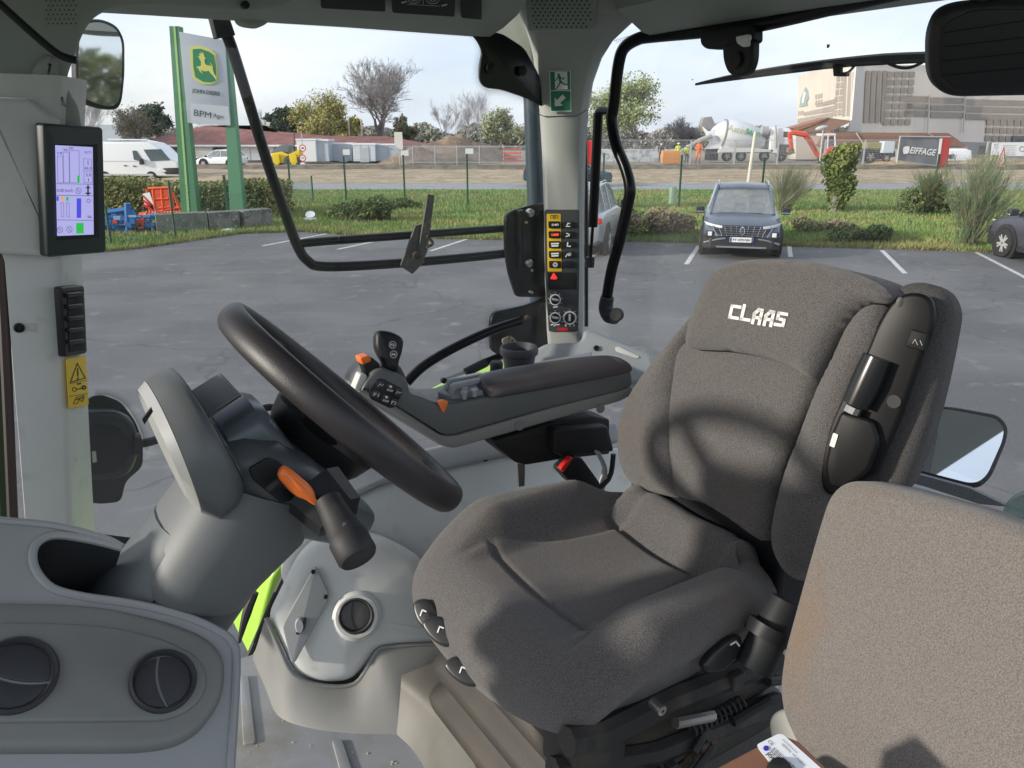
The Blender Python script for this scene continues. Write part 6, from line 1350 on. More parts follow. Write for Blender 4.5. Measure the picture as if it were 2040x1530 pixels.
    for s in (-1, 1):
        mr_ = obj('wing_mirror', M().box(Vector((l - 1.18, s * (hw + .10), bl + .06)), (.07, .11, .08)), CDK, t, bev=.03)
        obj('mirror_cap', M().box(Vector((l - 1.16, s * (hw + .11), bl + .015)), (.06, .11, .015)), CHR, mr_, bev=.008)
        obj('roof_rail', M().tube([Vector((.2, s * hw * .66, H_ - .04)), Vector((0, s * hw * .67, H_ + .03)), Vector((-l + 1.0, s * hw * .67, H_ + .02)), Vector((-l + .7, s * hw * .67, H_ - .05))], .015, 6), CHR, t)
        for x in (wb_, -wb_):
            obj('wheel_arch', M().lathe(Vector((x, s * (hw - .05), wr)), Vector((0, s, 0)), [(wr + .11, 0), (wr + .11, .065), (wr + .02, .068), (wr + .02, 0)], 28, cap=False), CDK, t)
            obj('arch_void', M().lathe(Vector((x, s * (hw - .02), wr)), Vector((0, s, 0)), [(wr + .03, -.02), (wr + .03, .028), (.001, .028)], 24), mat('void', (.004, .004, .004), .9), t)
            wheel(t, Vector((x, s * (hw - .06), wr)), wr, .23)
        obj('door_handle', M().box(Vector((-.55, s * (hw + .005), bl - .13)), (.10, .015, .015)), paint, t)
    obj('sill', M().box(Vector((0, 0, .27)), (wb_ - wr - .12, hw + .008, .07)), CDK, t, bev=.02)
    # front
    x = l
    obj('bumper', M().loft([[Vector((x - dx, -hw * w_, z0)), Vector((x - dx, -hw * w_, z1)), Vector((x - dx, hw * w_, z1)), Vector((x - dx, hw * w_, z0))] for dx, w_, z0, z1 in ((.45, .98, .26, .56), (.15, .95, .24, .56), (-.03, .78, .26, .54))]), paint if not cladding else CDK, t, bev=.02)
    gx = x - .02
    gr_ = obj('grille', M().loft([[Vector((gx - dx, -hw * w_, z)) , Vector((gx - dx, hw * w_, z)), Vector((gx - dx - .1, hw * w_, z)), Vector((gx - dx - .1, -hw * w_, z))] for dx, w_, z in ((-.055, .46, .54), (-.05, .62, .62), (0.0, .74, .74), (.05, .72, .80))]), mat('grille_dark', (.015, .015, .017), .3), t)
    m = M()
    for k in range(5):
        z = .575 + k * .05; w_ = hw * (.46 + .27 * (k / 4)); dx = -.065 + .02 * k
        m.box(Vector((gx - dx + .01, 0, z)), (.012, w_, .008))
    for k in range(-5, 6): m.tube([Vector((gx + .08, k * .115, .55)), Vector((gx - .005, k * .14, .79))], .007, 4)
    obj('grille_bars', m, CHR, gr_)
    m = M().lathe(Vector((gx + .06, 0, .68)), Vector((1, 0, .2)), [(.095, 0), (.095, .012), (.08, .014), (.08, 0)], 20, .6, cap=False); m.box(Vector((gx + .07, 0, .68)), (.004, .02, .03)); obj('badge', m, CHR, gr_)
    for s in (-1, 1):
        obj('headlight', M().loft([[Vector((gx - dx, s * hw * a, z)), Vector((gx - dx, s * hw * a, z + h)), Vector((gx - dx - .05, s * hw * a, z + h)), Vector((gx - dx - .05, s * hw * a, z))] for dx, a, z, h in ((-.04, .50, .74, .05), (.0, .70, .755, .06), (.14, .90, .80, .05), (.3, .965, .84, .01))]), LAMP, t)
        obj('lower_headlight', M().box(Vector((gx + .0, s * hw * .80, .58)), (.05, .09, .085)), CDK, t, bev=.02)
        obj('lamp_lens', M().box(Vector((gx + .052, s * hw * .79, .60)), (.012, .05, .05)), LAMP, t, bev=.01)
        obj('skid_wing', M().tube([Vector((gx - .02, s * hw * .93, .38)), Vector((gx + .06, s * hw * .62, .47)), Vector((gx + .06, s * hw * .40, .50))], .022, 6), mat('satin_silver', (.35, .36, .38), .35, metal=.6), t)
        obj('tail_light', M().box(Vector((-l + .05, s * hw * .78, bl - .12)), (.05, .16, .07)), TAIL, t, bev=.02)
    obj('skid_bar', M().box(Vector((x + .03, 0, .30)), (.03, hw * .62, .018)), mat('satin_silver', (.35, .36, .38), .35, metal=.6), t)
    if plate:
        pn = obj('number_plate', M().box(Vector((x + .055, 0, .475)), (.012, .27, .058)), PLATE, t, bev=.004)
        m = text(M(), plate, Vector((x + .0690, .0, .475)), Vector((0, 1, 0)), ZV, .062, .40, bold=True); obj('plate_text', m, INK, pn, smooth=False)
        m = M()
        for s in (-1, 1): m.box(Vector((x + .0675, s * .245, .475)), (.0008, .02, .055))
        obj('plate_band', m, mat('plate_blue', (.02, .05, .35), .4), pn)
    obj('number_plate', M().box(Vector((-l - .012, 0, .75)), (.012, .27, .058)), PLATE, t)
    # seats inside visible through screen as headrests
    t.location = loc; t.rotation_euler = (0, 0, ang); return t
g = G(1470, 518)
BGP = mat('blue_grey_paint', (.125, .15, .19), .25, metal=.35, spec=.6)
car('parked_car', 'blue grey SUV facing the tractor with chrome mesh grille', BGP, 4.5, 1.87, 1.66, Vector((g.x + .62, g.y + 2.25, 0)), -pi / 2 - .25, 'FY·470·NH')
SILP = mat('silver_paint', (.42, .45, .48), .3, metal=.5)
g = G(1185, 494); car('parked_car', 'silver car half hidden behind the rear pillar', SILP, 4.5, 1.85, 1.7, Vector((1.85, 21.3, 0)), pi / 2 - .26)
DKP = mat('dark_purple_paint', (.085, .085, .11), .3, metal=.4)
car('parked_car', 'dark purple grey car cut by the right edge of frame', DKP, 4.6, 1.88, 1.74, Vector((13.0, 17.9, 0)), pi / 2 + .03)
WPN = mat('white_paint', (.78, .80, .82), .3)
g = G(455, 332); car('far_car', 'small white car beyond the totem posts', WPN, 4.2, 1.8, 1.5, Vector((g.x, 72, 0)), pi * .95, cladding=False)
RDP = mat('red_paint', (.5, .02, .03), .3)
car('far_car', 'dark blue estate car passing on the road behind the rear pillar', mat('navy_paint', (.03, .06, .09), .3), 5.0, 1.8, 1.6, Vector((G(1130, 372).x, 46.4, 0)), 0, cladding=False)
# ---- van
def van(name, label, Yv, u0, u1, vt, vb):
    pl = PY(Yv); t = thing(name, Vector((X(280, 350, pl).x, Yv, 0)), label, 'van')
    def q(u, v): p = X(u, v, pl); return p
    zb = max(.25, q(250, 350).z)
    side = [(150, 350), (150, 283), (285, 282), (302, 285), (318, 296), (334, 312), (352, 322), (357, 338), (355, 352)]
    obj('body', M().slab(XS(side, pl), pl[1], 2.0, .12, back=True), WPN, t)
    obj('windscreen', M().add([q(283, 298) + Vector((.1, -.03, 0)), q(322, 297) + Vector((0, -.03, 0)), q(340, 319) + Vector((0, -.04, 0)), q(301, 321) + Vector((0, -.03, 0))], [(0, 1, 2, 3)]), CGL, t, smooth=False)
    obj('side_window', M().add([q(264, 300) + Vector((0, -.03, 0)), q(272, 300) + Vector((0, -.03, 0)), q(288, 324) + Vector((0, -.03, 0)), q(267, 318) + Vector((0, -.03, 0))], [(0, 1, 2, 3)]), CGL, t, smooth=False)
    obj('wing_mirror', M().box(q(284, 322) + Vector((0, -.15, 0)), (.12, .1, .18)), CDK, t, bev=.03)
    obj('grille', M().slab(XS([(326, 335), (356, 334), (357, 347), (330, 347)], pl), pl[1], .06, .01), CDK, t).location = Vector((0, -.05, 0))
    obj('headlight', M().slab(XS([(314, 341), (322, 335), (333, 341), (322, 344)], pl), pl[1], .05, 0), LAMP, t).location = Vector((0, -.06, 0))
    for u in (302, 210): wheel(t, q(u, 354) + Vector((0, .1, .05)), .36, .25)
    for (a, b) in ((250, 330), (268, 331)): obj('door_handle', M().box(q(a, b) + Vector((0, -.02, 0)), (.09, .03, .03)), CDK, t)
    obj('roof_rack', M().tube([q(215, 278), q(290, 279), q(316, 284)], .05, 5), WPN, t); obj('side_seam', M().box(q(230, 321) + Vector((0, -.01, 0)), (1.4, .012, .012)), GREYP, t)
    obj('lower_trim', M().box(q(235, 348) + Vector((0, -.01, 0)), (2.2, .02, .06)), GREYP, t)
    return t
van('white_van', 'white panel van with bent front wing and roof ladder', 52, 214, 355, 275, 355)
# ---- red roofed building (left)
rbY = 84; t = thing('red_roofed_house', Vector((X(440, 320, PY(rbY)).x, rbY, 0)), 'low pale building with wide red brown hipped roof', 'building')
def sx(u, Y, v=300): return X(u, v, PY(Y)).x
def sz(v, Y): return X(1020, v, PY(Y)).z
x0, x1, x2, x3 = sx(275, rbY), sx(388, rbY), sx(545, rbY), sx(600, rbY); ze = sz(290, rbY); zr = sz(249, rbY)
WALLP = mat('pale_render', (.55, .54, .50), .9, noise=(1, (.47, .46, .43), .4, .6)); RTIL = mat('red_roof', (.21, .085, .075), .85, noise=(1.2, (.27, .12, .10), .4, .6), bump=(9, .4, .05))
obj('wall', M().box(Vector(((x0 + x3) / 2, rbY + 6, ze / 2)), ((x3 - x0) / 2, 5.5, ze / 2)), WALLP, t)
obj('roof', M().add([Vector((x0 - 1, rbY - .6, ze)), Vector((x3 + 12, rbY - .6, ze)), Vector((x3 + 12, rbY + 13, ze)), Vector((x0 - 1, rbY + 13, ze)), Vector((x1 - .5, rbY + 5, zr)), Vector((x1 + 6, rbY + 5, zr)), Vector((x3 + 8, rbY + 5, ze + (zr - ze) * .45)), Vector((x2, rbY + 5, ze + (zr - ze) * .45))], [(0, 1, 6, 7, 5, 4), (0, 4, 3), (3, 4, 5, 7, 6, 2), (1, 2, 6), (0, 3, 2, 1)]), RTIL, t)
obj('wall_bay', M().box(Vector((sx(408, rbY), rbY + .2, ze / 2)), (sx(425, rbY) - sx(408, rbY), .5, ze / 2)), mat('white_render', (.62, .61, .58), .9), t)
for u in (342, 372, 432, 455, 330): w_ = obj('window', M().box(Vector((sx(u, rbY), rbY + .4, ze * .55)), (.55, .06, ze * .28)), CDK, t); obj('pane', M().box(Vector((sx(u, rbY), rbY + .33, ze * .55)), (.45, .02, ze * .24)), CGL, w_)
obj('gutter', M().box(Vector(((x0 + x3) / 2, rbY - .65, ze)), ((x3 - x0) / 2 + 1, .08, .08)), WPN, t)
t = thing('grey_gabled_shed', Vector((sx(235, 95), 95, 0)), 'distant grey metal shed roof behind the van', 'shed')
zz = sz(248, 95); obj('roof', M().add([Vector((sx(150, 95), 95, sz(285, 95))), Vector((sx(252, 95), 95, sz(280, 95))), Vector((sx(236, 95), 97, zz)), Vector((sx(150, 95), 97, zz))], [(0, 1, 2, 3)]), mat('shed_grey', (.33, .36, .38), .6), t, smooth=False); obj('wall', M().box(Vector((sx(200, 95), 98, 1.2)), (5, 2, 1.2)), mat('shed_wall', (.45, .47, .48), .7), t)

# =================================================================== BUILDING SITE, LEFT: cabins, roller, containers
def cabin(name, label, ua, ub, vt, Y, dep, m, ang=0, cat_='container', doors=0, ribs=0, side=0):
    xa, xb = sx(ua, Y), sx(ub, Y); h = sz(vt, Y); t = thing(name, Vector(((xa + xb) / 2, Y, 0)), label, cat_)
    cxx = (xa + xb) / 2; obj('shell', M().box(Vector((cxx, Y + dep / 2, h / 2 + .1)), ((xb - xa) / 2, dep / 2, h / 2 - .1)), m, t, bev=.05)
    obj('roof_edge', M().box(Vector((cxx, Y + dep / 2, h)), ((xb - xa) / 2 + .06, dep / 2 + .06, .07)), WPN, t)
    for k in range(ribs): obj('panel_joint', M().box(Vector((xa + (xb - xa) * (k + 1) / (ribs + 1), Y - .015, h / 2)), (.04, .02, h / 2 - .15)), GREYP, t)
    if doors: obj('door', M().box(Vector((xa + (xb - xa) * doors, Y - .03, h * .45)), (.45, .03, h * .38)), mat('door_grey', (.42, .45, .48), .6), t)
    return t
CW = mat('cabin_white', (.72, .73, .74), .6); CG = mat('cabin_grey', (.47, .52, .58), .6, noise=(1.5, (.42, .47, .53), .4, .6)); CGd = mat('cabin_grey2', (.40, .45, .52), .6)
cabin('site_cabin', 'long low white cabin behind the diagonal rail', 474, 545, 293, 84, 3, CW, ribs=2)
cabin('site_cabin', 'white site cabin directly right of the yellow roller', 592, 630, 278, 80, 2.6, CW)
cabin('site_cabin', 'blue grey end of the cabin beside the white one', 630.5, 655, 279, 80.3, 2.6, CG, ribs=1)
cabin('site_container', 'grey container left of centre green post', 656, 702, 286, 82, 2.6, CG, ribs=1, doors=.6)
cabin('site_container', 'long pale grey container with double doors', 703, 748, 287, 81, 2.6, mat('cabin_grey3', (.55, .59, .64), .6), ribs=2, doors=.5)
cabin('site_container', 'rightmost grey container with barred window', 749, 795, 288, 81.5, 2.6, CGd, ribs=1)
t = thing('site_fence_panels', Vector((sx(930, 76), 76, 0)), 'grey temporary mesh fence panels in front of the earth mound', 'fence')
GALV = mat('galvanised', (.45, .47, .49), .5, metal=.3)
us_ = [800, 822, 866, 910, 955, 1003, 1050]; zt = sz(290, 76)
for k in range(len(us_)): obj('post', M().box(Vector((sx(us_[k], 76), 76, zt / 2)), (.045, .045, zt / 2)), GALV, t)
m = M()
for z in (.3, zt - .1): m.box(Vector(((sx(800, 76) + sx(1050, 76)) / 2, 76, z)), ((sx(1050, 76) - sx(800, 76)) / 2, .03, .03))
for k in range(130): m.box(Vector((sx(800, 76) + (sx(1050, 76) - sx(800, 76)) * k / 129, 76, zt / 2)), (.006, .006, zt / 2))
for k in range(18): m.box(Vector(((sx(800, 76) + sx(1050, 76)) / 2, 76, .2 + k * zt / 19)), ((sx(1050, 76) - sx(800, 76)) / 2, .006, .006))
obj('mesh', m, GALV, t, smooth=False, kind='stuff')
# mounds
def mound(name, label, u, vt, Y, rx, ry, m, seed):
    h = sz(vt, Y); g = Vector((sx(u, Y), Y, 0)); mm = M(); vs = []; fs = []; n, k_ = 36, 14
    for i in range(k_ + 1):
        for j in range(n):
            a = 2 * pi * j / n; r = i / k_; p = Vector((cos(a) * r * rx, sin(a) * r * ry, 0)); f = (1 - r) ** .85
            z = h * f * (1 + .35 * NZ.noise(Vector((p.x * .35, p.y * .35, seed)))) + .25 * NZ.noise(Vector((p.x * 1.3, p.y * 1.3, seed))) * (1 - r); vs.append(g + Vector((p.x, p.y, max(z, -.02))))
    for i in range(k_):
        for j in range(n): fs.append((i * n + j, i * n + (j + 1) % n, (i + 1) * n + (j + 1) % n, (i + 1) * n + j))
    mm.v = vs; mm.f = fs; o = obj(name, mm, m, ang=25); tag(o, label, 'mound'); return o
EAR = mat('earth', (.17, .12, .085), .95, noise=(.9, (.27, .20, .145), .4, .6, 8), stain=(4, (.12, .085, .06), .5, .7), bump=(4, .8, .1))
mound('earth_mound', 'brown earth mound behind the mesh panels, left peak', 890, 272, 84, 6.5, 5, EAR, 3); mound('earth_mound', 'higher dark earth mound just left of the green tree', 925, 266, 88, 6, 5, EAR, 7); mound('earth_mound', 'low rubble slope right of the containers', 840, 290, 79, 4.5, 3, EAR, 9)
mound('straw_heap', 'yellowish soil heap at foot of the banner', 1800, 318, 70, 5, 2, mat('yellow_soil', (.42, .32, .17), .95, noise=(2, (.30, .22, .12), .4, .6), bump=(6, .8, .1)), 5)
mound('straw_heap', 'long yellowish soil ridge below the white banner', 1990, 314, 70, 9, 2, mat('yellow_soil', (.42, .32, .17), .95), 8)
t = thing('red_barrier', Vector((sx(1018, 74), 74, 0)), 'red and white plastic mesh barrier left of the pillar', 'barrier'); m = M(); 
for k in range(9):
    for j in range(4): m.box(Vector((sx(1003, 74) + k * .19, 74, .5 + j * .33)), (.07, .04, .09))
obj('mesh_blocks', m, mat('barrier_red', (.55, .12, .10), .6), t)
# road roller
t = thing('road_roller', Vector((sx(575, 76), 76, 0)), 'yellow tandem road roller with dark canopy by the cabins', 'road roller'); rp_ = PY(76); YP = mat('machine_yellow', (.75, .55, .03), .4)
for c in ((548, 325), (583, 322)): obj('drum', M().lathe(X(*c, rp_) - Vector((0, .8, 0)), Vector((0, 1, 0)), [(.001, -.02), (.35, -.02), (.62, .02), (.62, 1.6), (.001, 1.6)], 22), mat('drum_dark', (.07, .07, .07), .5), t)
for c in ((549, 321), (583, 321)): obj('drum_yoke', M().slab(XS([(c[0] - 8, c[1] - 14), (c[0] + 6, c[1] - 15), (c[0] + 9, c[1] + 3), (c[0] + 2, c[1] + 10), (c[0] - 5, c[1] + 2)], PY(75.1)), Vector((0, -1, 0)), .1, .02), YP, t)
obj('body', M().slab(XS([(540, 306), (560, 302), (575, 308), (596, 298), (598, 311), (572, 325), (552, 325), (540, 315)], PY(75.3)), Vector((0, -1, 0)), 1.3, .05, back=True), YP, t)
obj('canopy', M().slab(XS([(539, 304), (556, 290), (572, 286), (578, 290), (574, 304), (545, 306)], PY(75.4)), Vector((0, -1, 0)), 1.2, .03), mat('roller_grey', (.16, .17, .18), .4), t)
obj('exhaust', M().tube([X(586, 300, rp_), X(586, 262, rp_)], .06, 6), mat('roller_dark', (.07, .075, .08), .5), t)
# road signs
def sign_pole(u, v, vt, Y): return Vector((sx(u, Y), Y, 0)), sz(vt, Y)
t = thing('speed_signs', Vector((sx(603, 72), 72, 0)), 'stack of round red ringed road signs reading 70', 'sign'); gx_ = sx(603, 72)
obj('pole', M().tube([Vector((gx_, 72, 0)), Vector((gx_, 72, sz(262, 72)))], .04, 6), GALV, t)
for v, s in ((295, None), (315, '70')):
    c = X(603, v, PY(71.9)); o = obj('sign_disc', M().lathe(c, Vector((0, -1, 0)), [(.30, 0), (.30, .02), (.0005, .02)], 20), RED, t); o2 = obj('disc_face', M().lathe(c + Vector((0, -.022, 0)), Vector((0, -1, 0)), [(.22, 0), (.22, .006), (.0005, .006)], 20), WHT, o)
    m = M(); (text(m, s, c + Vector((0, -.035, 0)), Vector((1, 0, 0)), ZV, .2) if s else m.box(c + Vector((0, -.035, 0)), (.09, .003, .07))); obj('disc_print', m, INK, o, smooth=False)
obj('sub_plate', M().box(X(603, 329, PY(71.9)), (.2, .02, .2)), WHT, t)
t = thing('white_notice_board', Vector((sx(793, 74), 74, 0)), 'tall pale notice board on post beside the containers', 'sign'); obj('board', M().slab(XS([(785, 263), (801, 263), (803, 298), (798, 298), (786, 290)], PY(74)), Vector((0, -1, 0)), .06, 0), mat('pale_board', (.62, .60, .54), .7), t); obj('post', M().box(Vector((sx(795, 74), 74.1, 1.2)), (.05, .04, 1.2)), GALV, t)
for (u, v, w_, lab) in ((690, 303, 7, 'small grey plate on fence post left of containers'), (806, 305, 8, 'white plate on fence post below notice board'), (935, 301, 8, 'white plate on fence post before the earth mound')):
    Yp = 35; o = obj('fence_plate', M().box(X(u, v, PY(Yp - .1)), (w_ * .021, .01, .11)), CW, None, smooth=False); tag(o, lab, 'sign')
for (u, vt, v, lab) in ((698, 235, 292, 'pale mast left of the large bare tree'), (723, 238, 292, 'second pale mast nearer the large bare tree')):
    x_ = sx(u, 96); m = M().tube([Vector((x_, 96, 0)), Vector((x_, 96, sz(vt, 96)))], .10, 6); o = obj('mast', m, mat('mast_pale', (.50, .42, .40), .7)); tag(o, lab, 'mast')

# =================================================================== SITE RIGHT
def PT(u, v, Y): return X(u, v, PY(Y))
Ym = 83
t = thing('concrete_mixer_truck', Vector((PT(1480, 320, Ym).x, Ym, 0)), 'white concrete mixer truck with big tilted drum', 'truck'); DRW = mat('drum_white', (.62, .64, .66), .45); VEND = Vector((0, 1, 0))
A = PT(1412, 262, Ym + 1.2); B = PT(1522, 283, Ym + 1.2); ax = (B - A).normalized(); L_ = (B - A).length; s_ = .0545
obj('drum', M().lathe(A, ax, [(.55, 0), (.8, .25), (1.15, L_ * .16), (1.55, L_ * .30), (1.62, L_ * .48), (1.5, L_ * .68), (1.2, L_ * .88), (.8, L_ * .98), (.4, L_ * 1.0)], 32), DRW, t)
obj('drum_band', M().lathe(A, ax, [(1.42, L_ * .235), (1.46, L_ * .235), (1.50, L_ * .255), (1.46, L_ * .255)], 32, cap=False), mat('band_grey', (.2, .2, .2), .5), t)
m = text(M(), 'Actéa', PT(1470, 258, Ym - .50), ax, Vector((-ax.z, 0, ax.x)), .62, 2.0); obj('drum_lettering', m, mat('letter_olive', (.42, .45, .20), .5), t, smooth=False)
m = text(M(), 'Béton', PT(1501, 264, Ym - .42), ax, Vector((-ax.z, 0, ax.x)), .55, 1.5, bold=True); obj('drum_lettering', m, mat('letter_green', (.02, .30, .14), .5), t, smooth=False)
obj('hopper', M().slab(XS([(1396, 250), (1402, 234), (1418, 232), (1426, 250), (1424, 262), (1410, 268), (1400, 262)], PY(Ym + .6)), Vector((0, -1, 0)), 1.2, .05, back=True), mat('hopper_grey', (.25, .25, .25), .6), t)
obj('chute_frame', M().slab(XS([(1400, 252), (1412, 262), (1424, 258), (1438, 284), (1440, 296), (1404, 297), (1414, 284)], PY(Ym + .3)), Vector((0, -1, 0)), .3, .02), WPN, t)
obj('chute', M().tube([PT(1418, 270, Ym), PT(1392, 280, Ym), PT(1372, 292, Ym), PT(1356, 302, Ym)], [.22, .2, .16, .14], 6), mat('chute_grey', (.38, .38, .37), .6), t)
obj('chassis', M().box((PT(1410, 300, Ym) + PT(1560, 300, Ym)) / 2 + Vector((0, 1.2, 0)), ((PT(1560, 300, Ym) - PT(1410, 300, Ym)).x / 2, .5, .22)), mat('chassis_grey', (.10, .105, .11), .6), t)
obj('mudguard', M().slab(XS([(1432, 300), (1438, 294), (1490, 294), (1540, 298), (1540, 303), (1432, 304)], PY(Ym)), Vector((0, -1, 0)), .5, .02), mat('guard_white', (.6, .6, .6), .5), t)
for u in (1448, 1476, 1522, 1556): wheel(t, PT(u, 311, Ym + .3) * 1 + Vector((0, 0, 0)), .53, .32, rm_=mat('truck_rim', (.33, .34, .36), .5, metal=.4))
obj('rear_lights', M().box(PT(1417, 312, Ym + .6), (.5, .8, .35)), CDK, t, bev=.05)
obj('cab', M().slab(XS([(1534, 260), (1540, 254), (1572, 255), (1580, 262), (1582, 300), (1570, 310), (1534, 304)], PY(Ym)), Vector((0, -1, 0)), 2.3, .10, back=True), WPN, t)
obj('cab_window', M().slab(XS([(1561, 262), (1575, 263), (1577, 274), (1561, 273)], PY(Ym - .02)), Vector((0, -1, 0)), .03, 0), CGL, t); obj('cab_step', M().box(PT(1563, 298, Ym - .05), (.7, .1, .5)), mat('chassis_grey', (.10, .105, .11), .6), t)
obj('water_tank', M().lathe(PT(1524, 262, Ym + .3) - Vector((.5, 0, 0)), Vector((1, 0, 0)), [(.1, 0), (.5, .1), (.5, .8), (.1, .95)], 16), mat('tank_grey', (.32, .33, .34), .5), t)
obj('exhaust', M().tube([PT(1545, 295, Ym - .2), PT(1546, 265, Ym - .2), PT(1545, 249, Ym - .2)], [.14, .12, .07], 8), mat('chute_grey', (.38, .38, .37), .6), t)
# excavator
Ye = 81; t = thing('mini_excavator', Vector((PT(1640, 318, Ye).x, Ye, 0)), 'small red and white excavator with raised folded arm', 'excavator'); EXR = mat('excavator_red', (.62, .075, .035), .4)
def bars(name, pts, rs, m, Y): obj(name, M().tube([PT(u, v, Y) for u, v in pts], rs, 6), m, t)
bars('boom', [(1640, 313), (1628, 308), (1613, 280), (1603, 268), (1590, 265)], [.22, .24, .30, .26, .22], EXR, Ye); bars('dipper', [(1606, 268), (1580, 264), (1571, 268)], [.28, .24, .2], EXR, Ye - .1); bars('dipper_tip', [(1573, 266), (1575, 284), (1577, 296)], [.22, .22, .16], EXR, Ye - .1)
obj('bucket', M().slab(XS([(1572, 294), (1582, 296), (1584, 305), (1576, 308), (1570, 303)], PY(Ye)), Vector((0, -1, 0)), .7, .04, back=True), mat('bucket_brown', (.22, .15, .11), .8), t)
obj('ram', M().tube([PT(1622, 300, Ye - .3), PT(1606, 274, Ye - .3)], .07, 5), STEEL, t)
cabm = M()
for a, b in (((1634, 308), (1640, 268)), ((1640, 268), (1663, 268)), ((1663, 268), (1664, 292)), ((1650, 268), (1648, 300)), ((1634, 308), (1650, 308))):
    for dy in (0, 1.2): cabm.tube([PT(*a, Ye + dy), PT(*b, Ye + dy)], .07, 5)
obj('cab_frame', cabm, CW, t); obj('cab_roof', M().slab(XS([(1638, 266), (1665, 266), (1666, 270), (1637, 270)], PY(Ye - .1)), Vector((0, -1, 0)), 1.5, .03, back=True), CW, t); obj('cab_glass', M().slab(XS([(1638, 272), (1662, 272), (1662, 296), (1636, 306)], PY(Ye + .6)), Vector((0, -1, 0)), .02, 0), glassmat('cab_glass', (.6, .66, .68), .1, .1), t)
obj('counterweight', M().slab(XS([(1648, 296), (1654, 291), (1668, 292), (1673, 300), (1672, 309), (1650, 310), (1644, 306)], PY(Ye - .1)), Vector((0, -1, 0)), 1.4, .1, back=True), EXR, t)
obj('track', M().slab(XS([(1632, 313), (1668, 312), (1672, 317), (1666, 322), (1634, 322), (1629, 317)], PY(Ye - .3)), Vector((0, -1, 0)), .4, .05, back=True), CDK, t); obj('track', M().slab(XS([(1632, 313), (1668, 312), (1672, 317), (1666, 322), (1634, 322), (1629, 317)], PY(Ye + 1)), Vector((0, -1, 0)), .4, .05, back=True), CDK, t)
# workers
def person(label, u, Y, H_, top, legs, pose=0, helm=None, seed=0):
    p = Vector((sx(u, Y), Y, 0)); t = thing('person', p, label, 'person'); s = H_ / 1.78; import bmesh
    J = {'pel': (0, 0, .95), 'ab': (0, 0, 1.15), 'ch': (0, -.02, 1.38), 'nk': (0, 0, 1.50), 'hd': (0, -.02, 1.62), 'ht': (0, -.02, 1.76)}
    for sg, k in ((-1, 'l'), (1, 'r')):
        J[k + 'h'] = (sg * .10, 0, .92); J[k + 'k'] = (sg * .13, -.04, .50); J[k + 'a'] = (sg * .15, .03, .08); J[k + 't'] = (sg * .16, -.13, .04)
        J[k + 's'] = (sg * .19, 0, 1.43); J[k + 'e'] = (sg * .27, .02 - pose * .12, 1.16); J[k + 'w'] = (sg * (.26 - pose * .12), -.06 - pose * .30, .95 + pose * .2); J[k + 'f'] = (sg * (.25 - pose * .15), -.09 - pose * .36, .87 + pose * .2)
    E_ = [('pel', 'ab'), ('ab', 'ch'), ('ch', 'nk'), ('nk', 'hd'), ('hd', 'ht')]
    for k in 'lr': E_ += [('pel', k + 'h'), (k + 'h', k + 'k'), (k + 'k', k + 'a'), (k + 'a', k + 't'), ('ch', k + 's'), (k + 's', k + 'e'), (k + 'e', k + 'w'), (k + 'w', k + 'f')]
    R_ = {'pel': .14, 'ab': .13, 'ch': .15, 'nk': .055, 'hd': .095, 'ht': .06}
    for k in 'lr': R_.update({k + 'h': .09, k + 'k': .065, k + 'a': .05, k + 't': .04, k + 's': .065, k + 'e': .048, k + 'w': .035, k + 'f': .03})
    ks = list(J); me = bpy.data.meshes.new('body'); me.from_pydata([Vector(J[k]) * s for k in ks], [(ks.index(a), ks.index(b)) for a, b in E_], [])
    o = bpy.data.objects.new('tmp', me); COL.objects.link(o); o.modifiers.new('s', 'SKIN'); 
    for i, k in enumerate(ks): me.skin_vertices[0].data[i].radius = (R_[k] * s, R_[k] * s)
    me.skin_vertices[0].data[0].use_root = True
    sb_ = o.modifiers.new('u', 'SUBSURF'); sb_.levels = 1; bpy.context.view_layer.update()
    ev = o.evaluated_get(bpy.context.evaluated_depsgraph_get()); m2 = bpy.data.meshes.new_from_object(ev); bpy.data.objects.remove(o)
    for q in (mat('skin', (.45, .26, .19), .6), top, legs, CDK): m2.materials.append(q)
    for f in m2.polygons:
        z = f.center.z / s; a = abs(f.center.x) / s
        f.material_index = 3 if z < .12 else 2 if z < .95 and a < .24 else (0 if z > 1.47 or (a > .2 and z < 1.0 + pose * .2 and z < 1.1) else 1); f.use_smooth = True
    b = bpy.data.objects.new('body', m2); COL.objects.link(b); b.parent = t; ORG[b.name] = ORG[t.name]
    hp = p + Vector((0, -.02, 1.66)) * s
    obj('helmet', M().lathe(hp, ZV, [(.14 * s, 0), (.125 * s, .01), (.115 * s, .07), (.07 * s, .115), (.0005, .125)], 14), helm or WHT, t)
    return t
HVY = mat('hi_vis_yellow', (.55, .72, .05), .6); HVO = mat('hi_vis_orange', (.85, .18, .02), .6); DKC = mat('dark_cloth', (.04, .045, .055), .8)
person('worker in yellow vest and orange trousers left of mixer', 1351, 82, 2.0, HVY, mat('rust_cloth', (.30, .08, .05), .8), 0); person('worker in yellow top and black trousers beside the chute', 1369, 82.5, 1.75, HVY, DKC, .5)
person('worker all in bright orange standing on mixer chute side', 1392, 80, 2.2, HVO, HVO, 1, HVO); person('dark dressed worker far left beyond orange crate', 1317, 84, 1.9, DKC, DKC, 0)
o = obj('orange_crate', M().box(PT(1336, 313, 79), (.85, .5, .6)), mat('crate_orange', (.75, .30, .06), .5), bev=.03); tag(o, 'orange crate standing left of the site workers', 'crate')
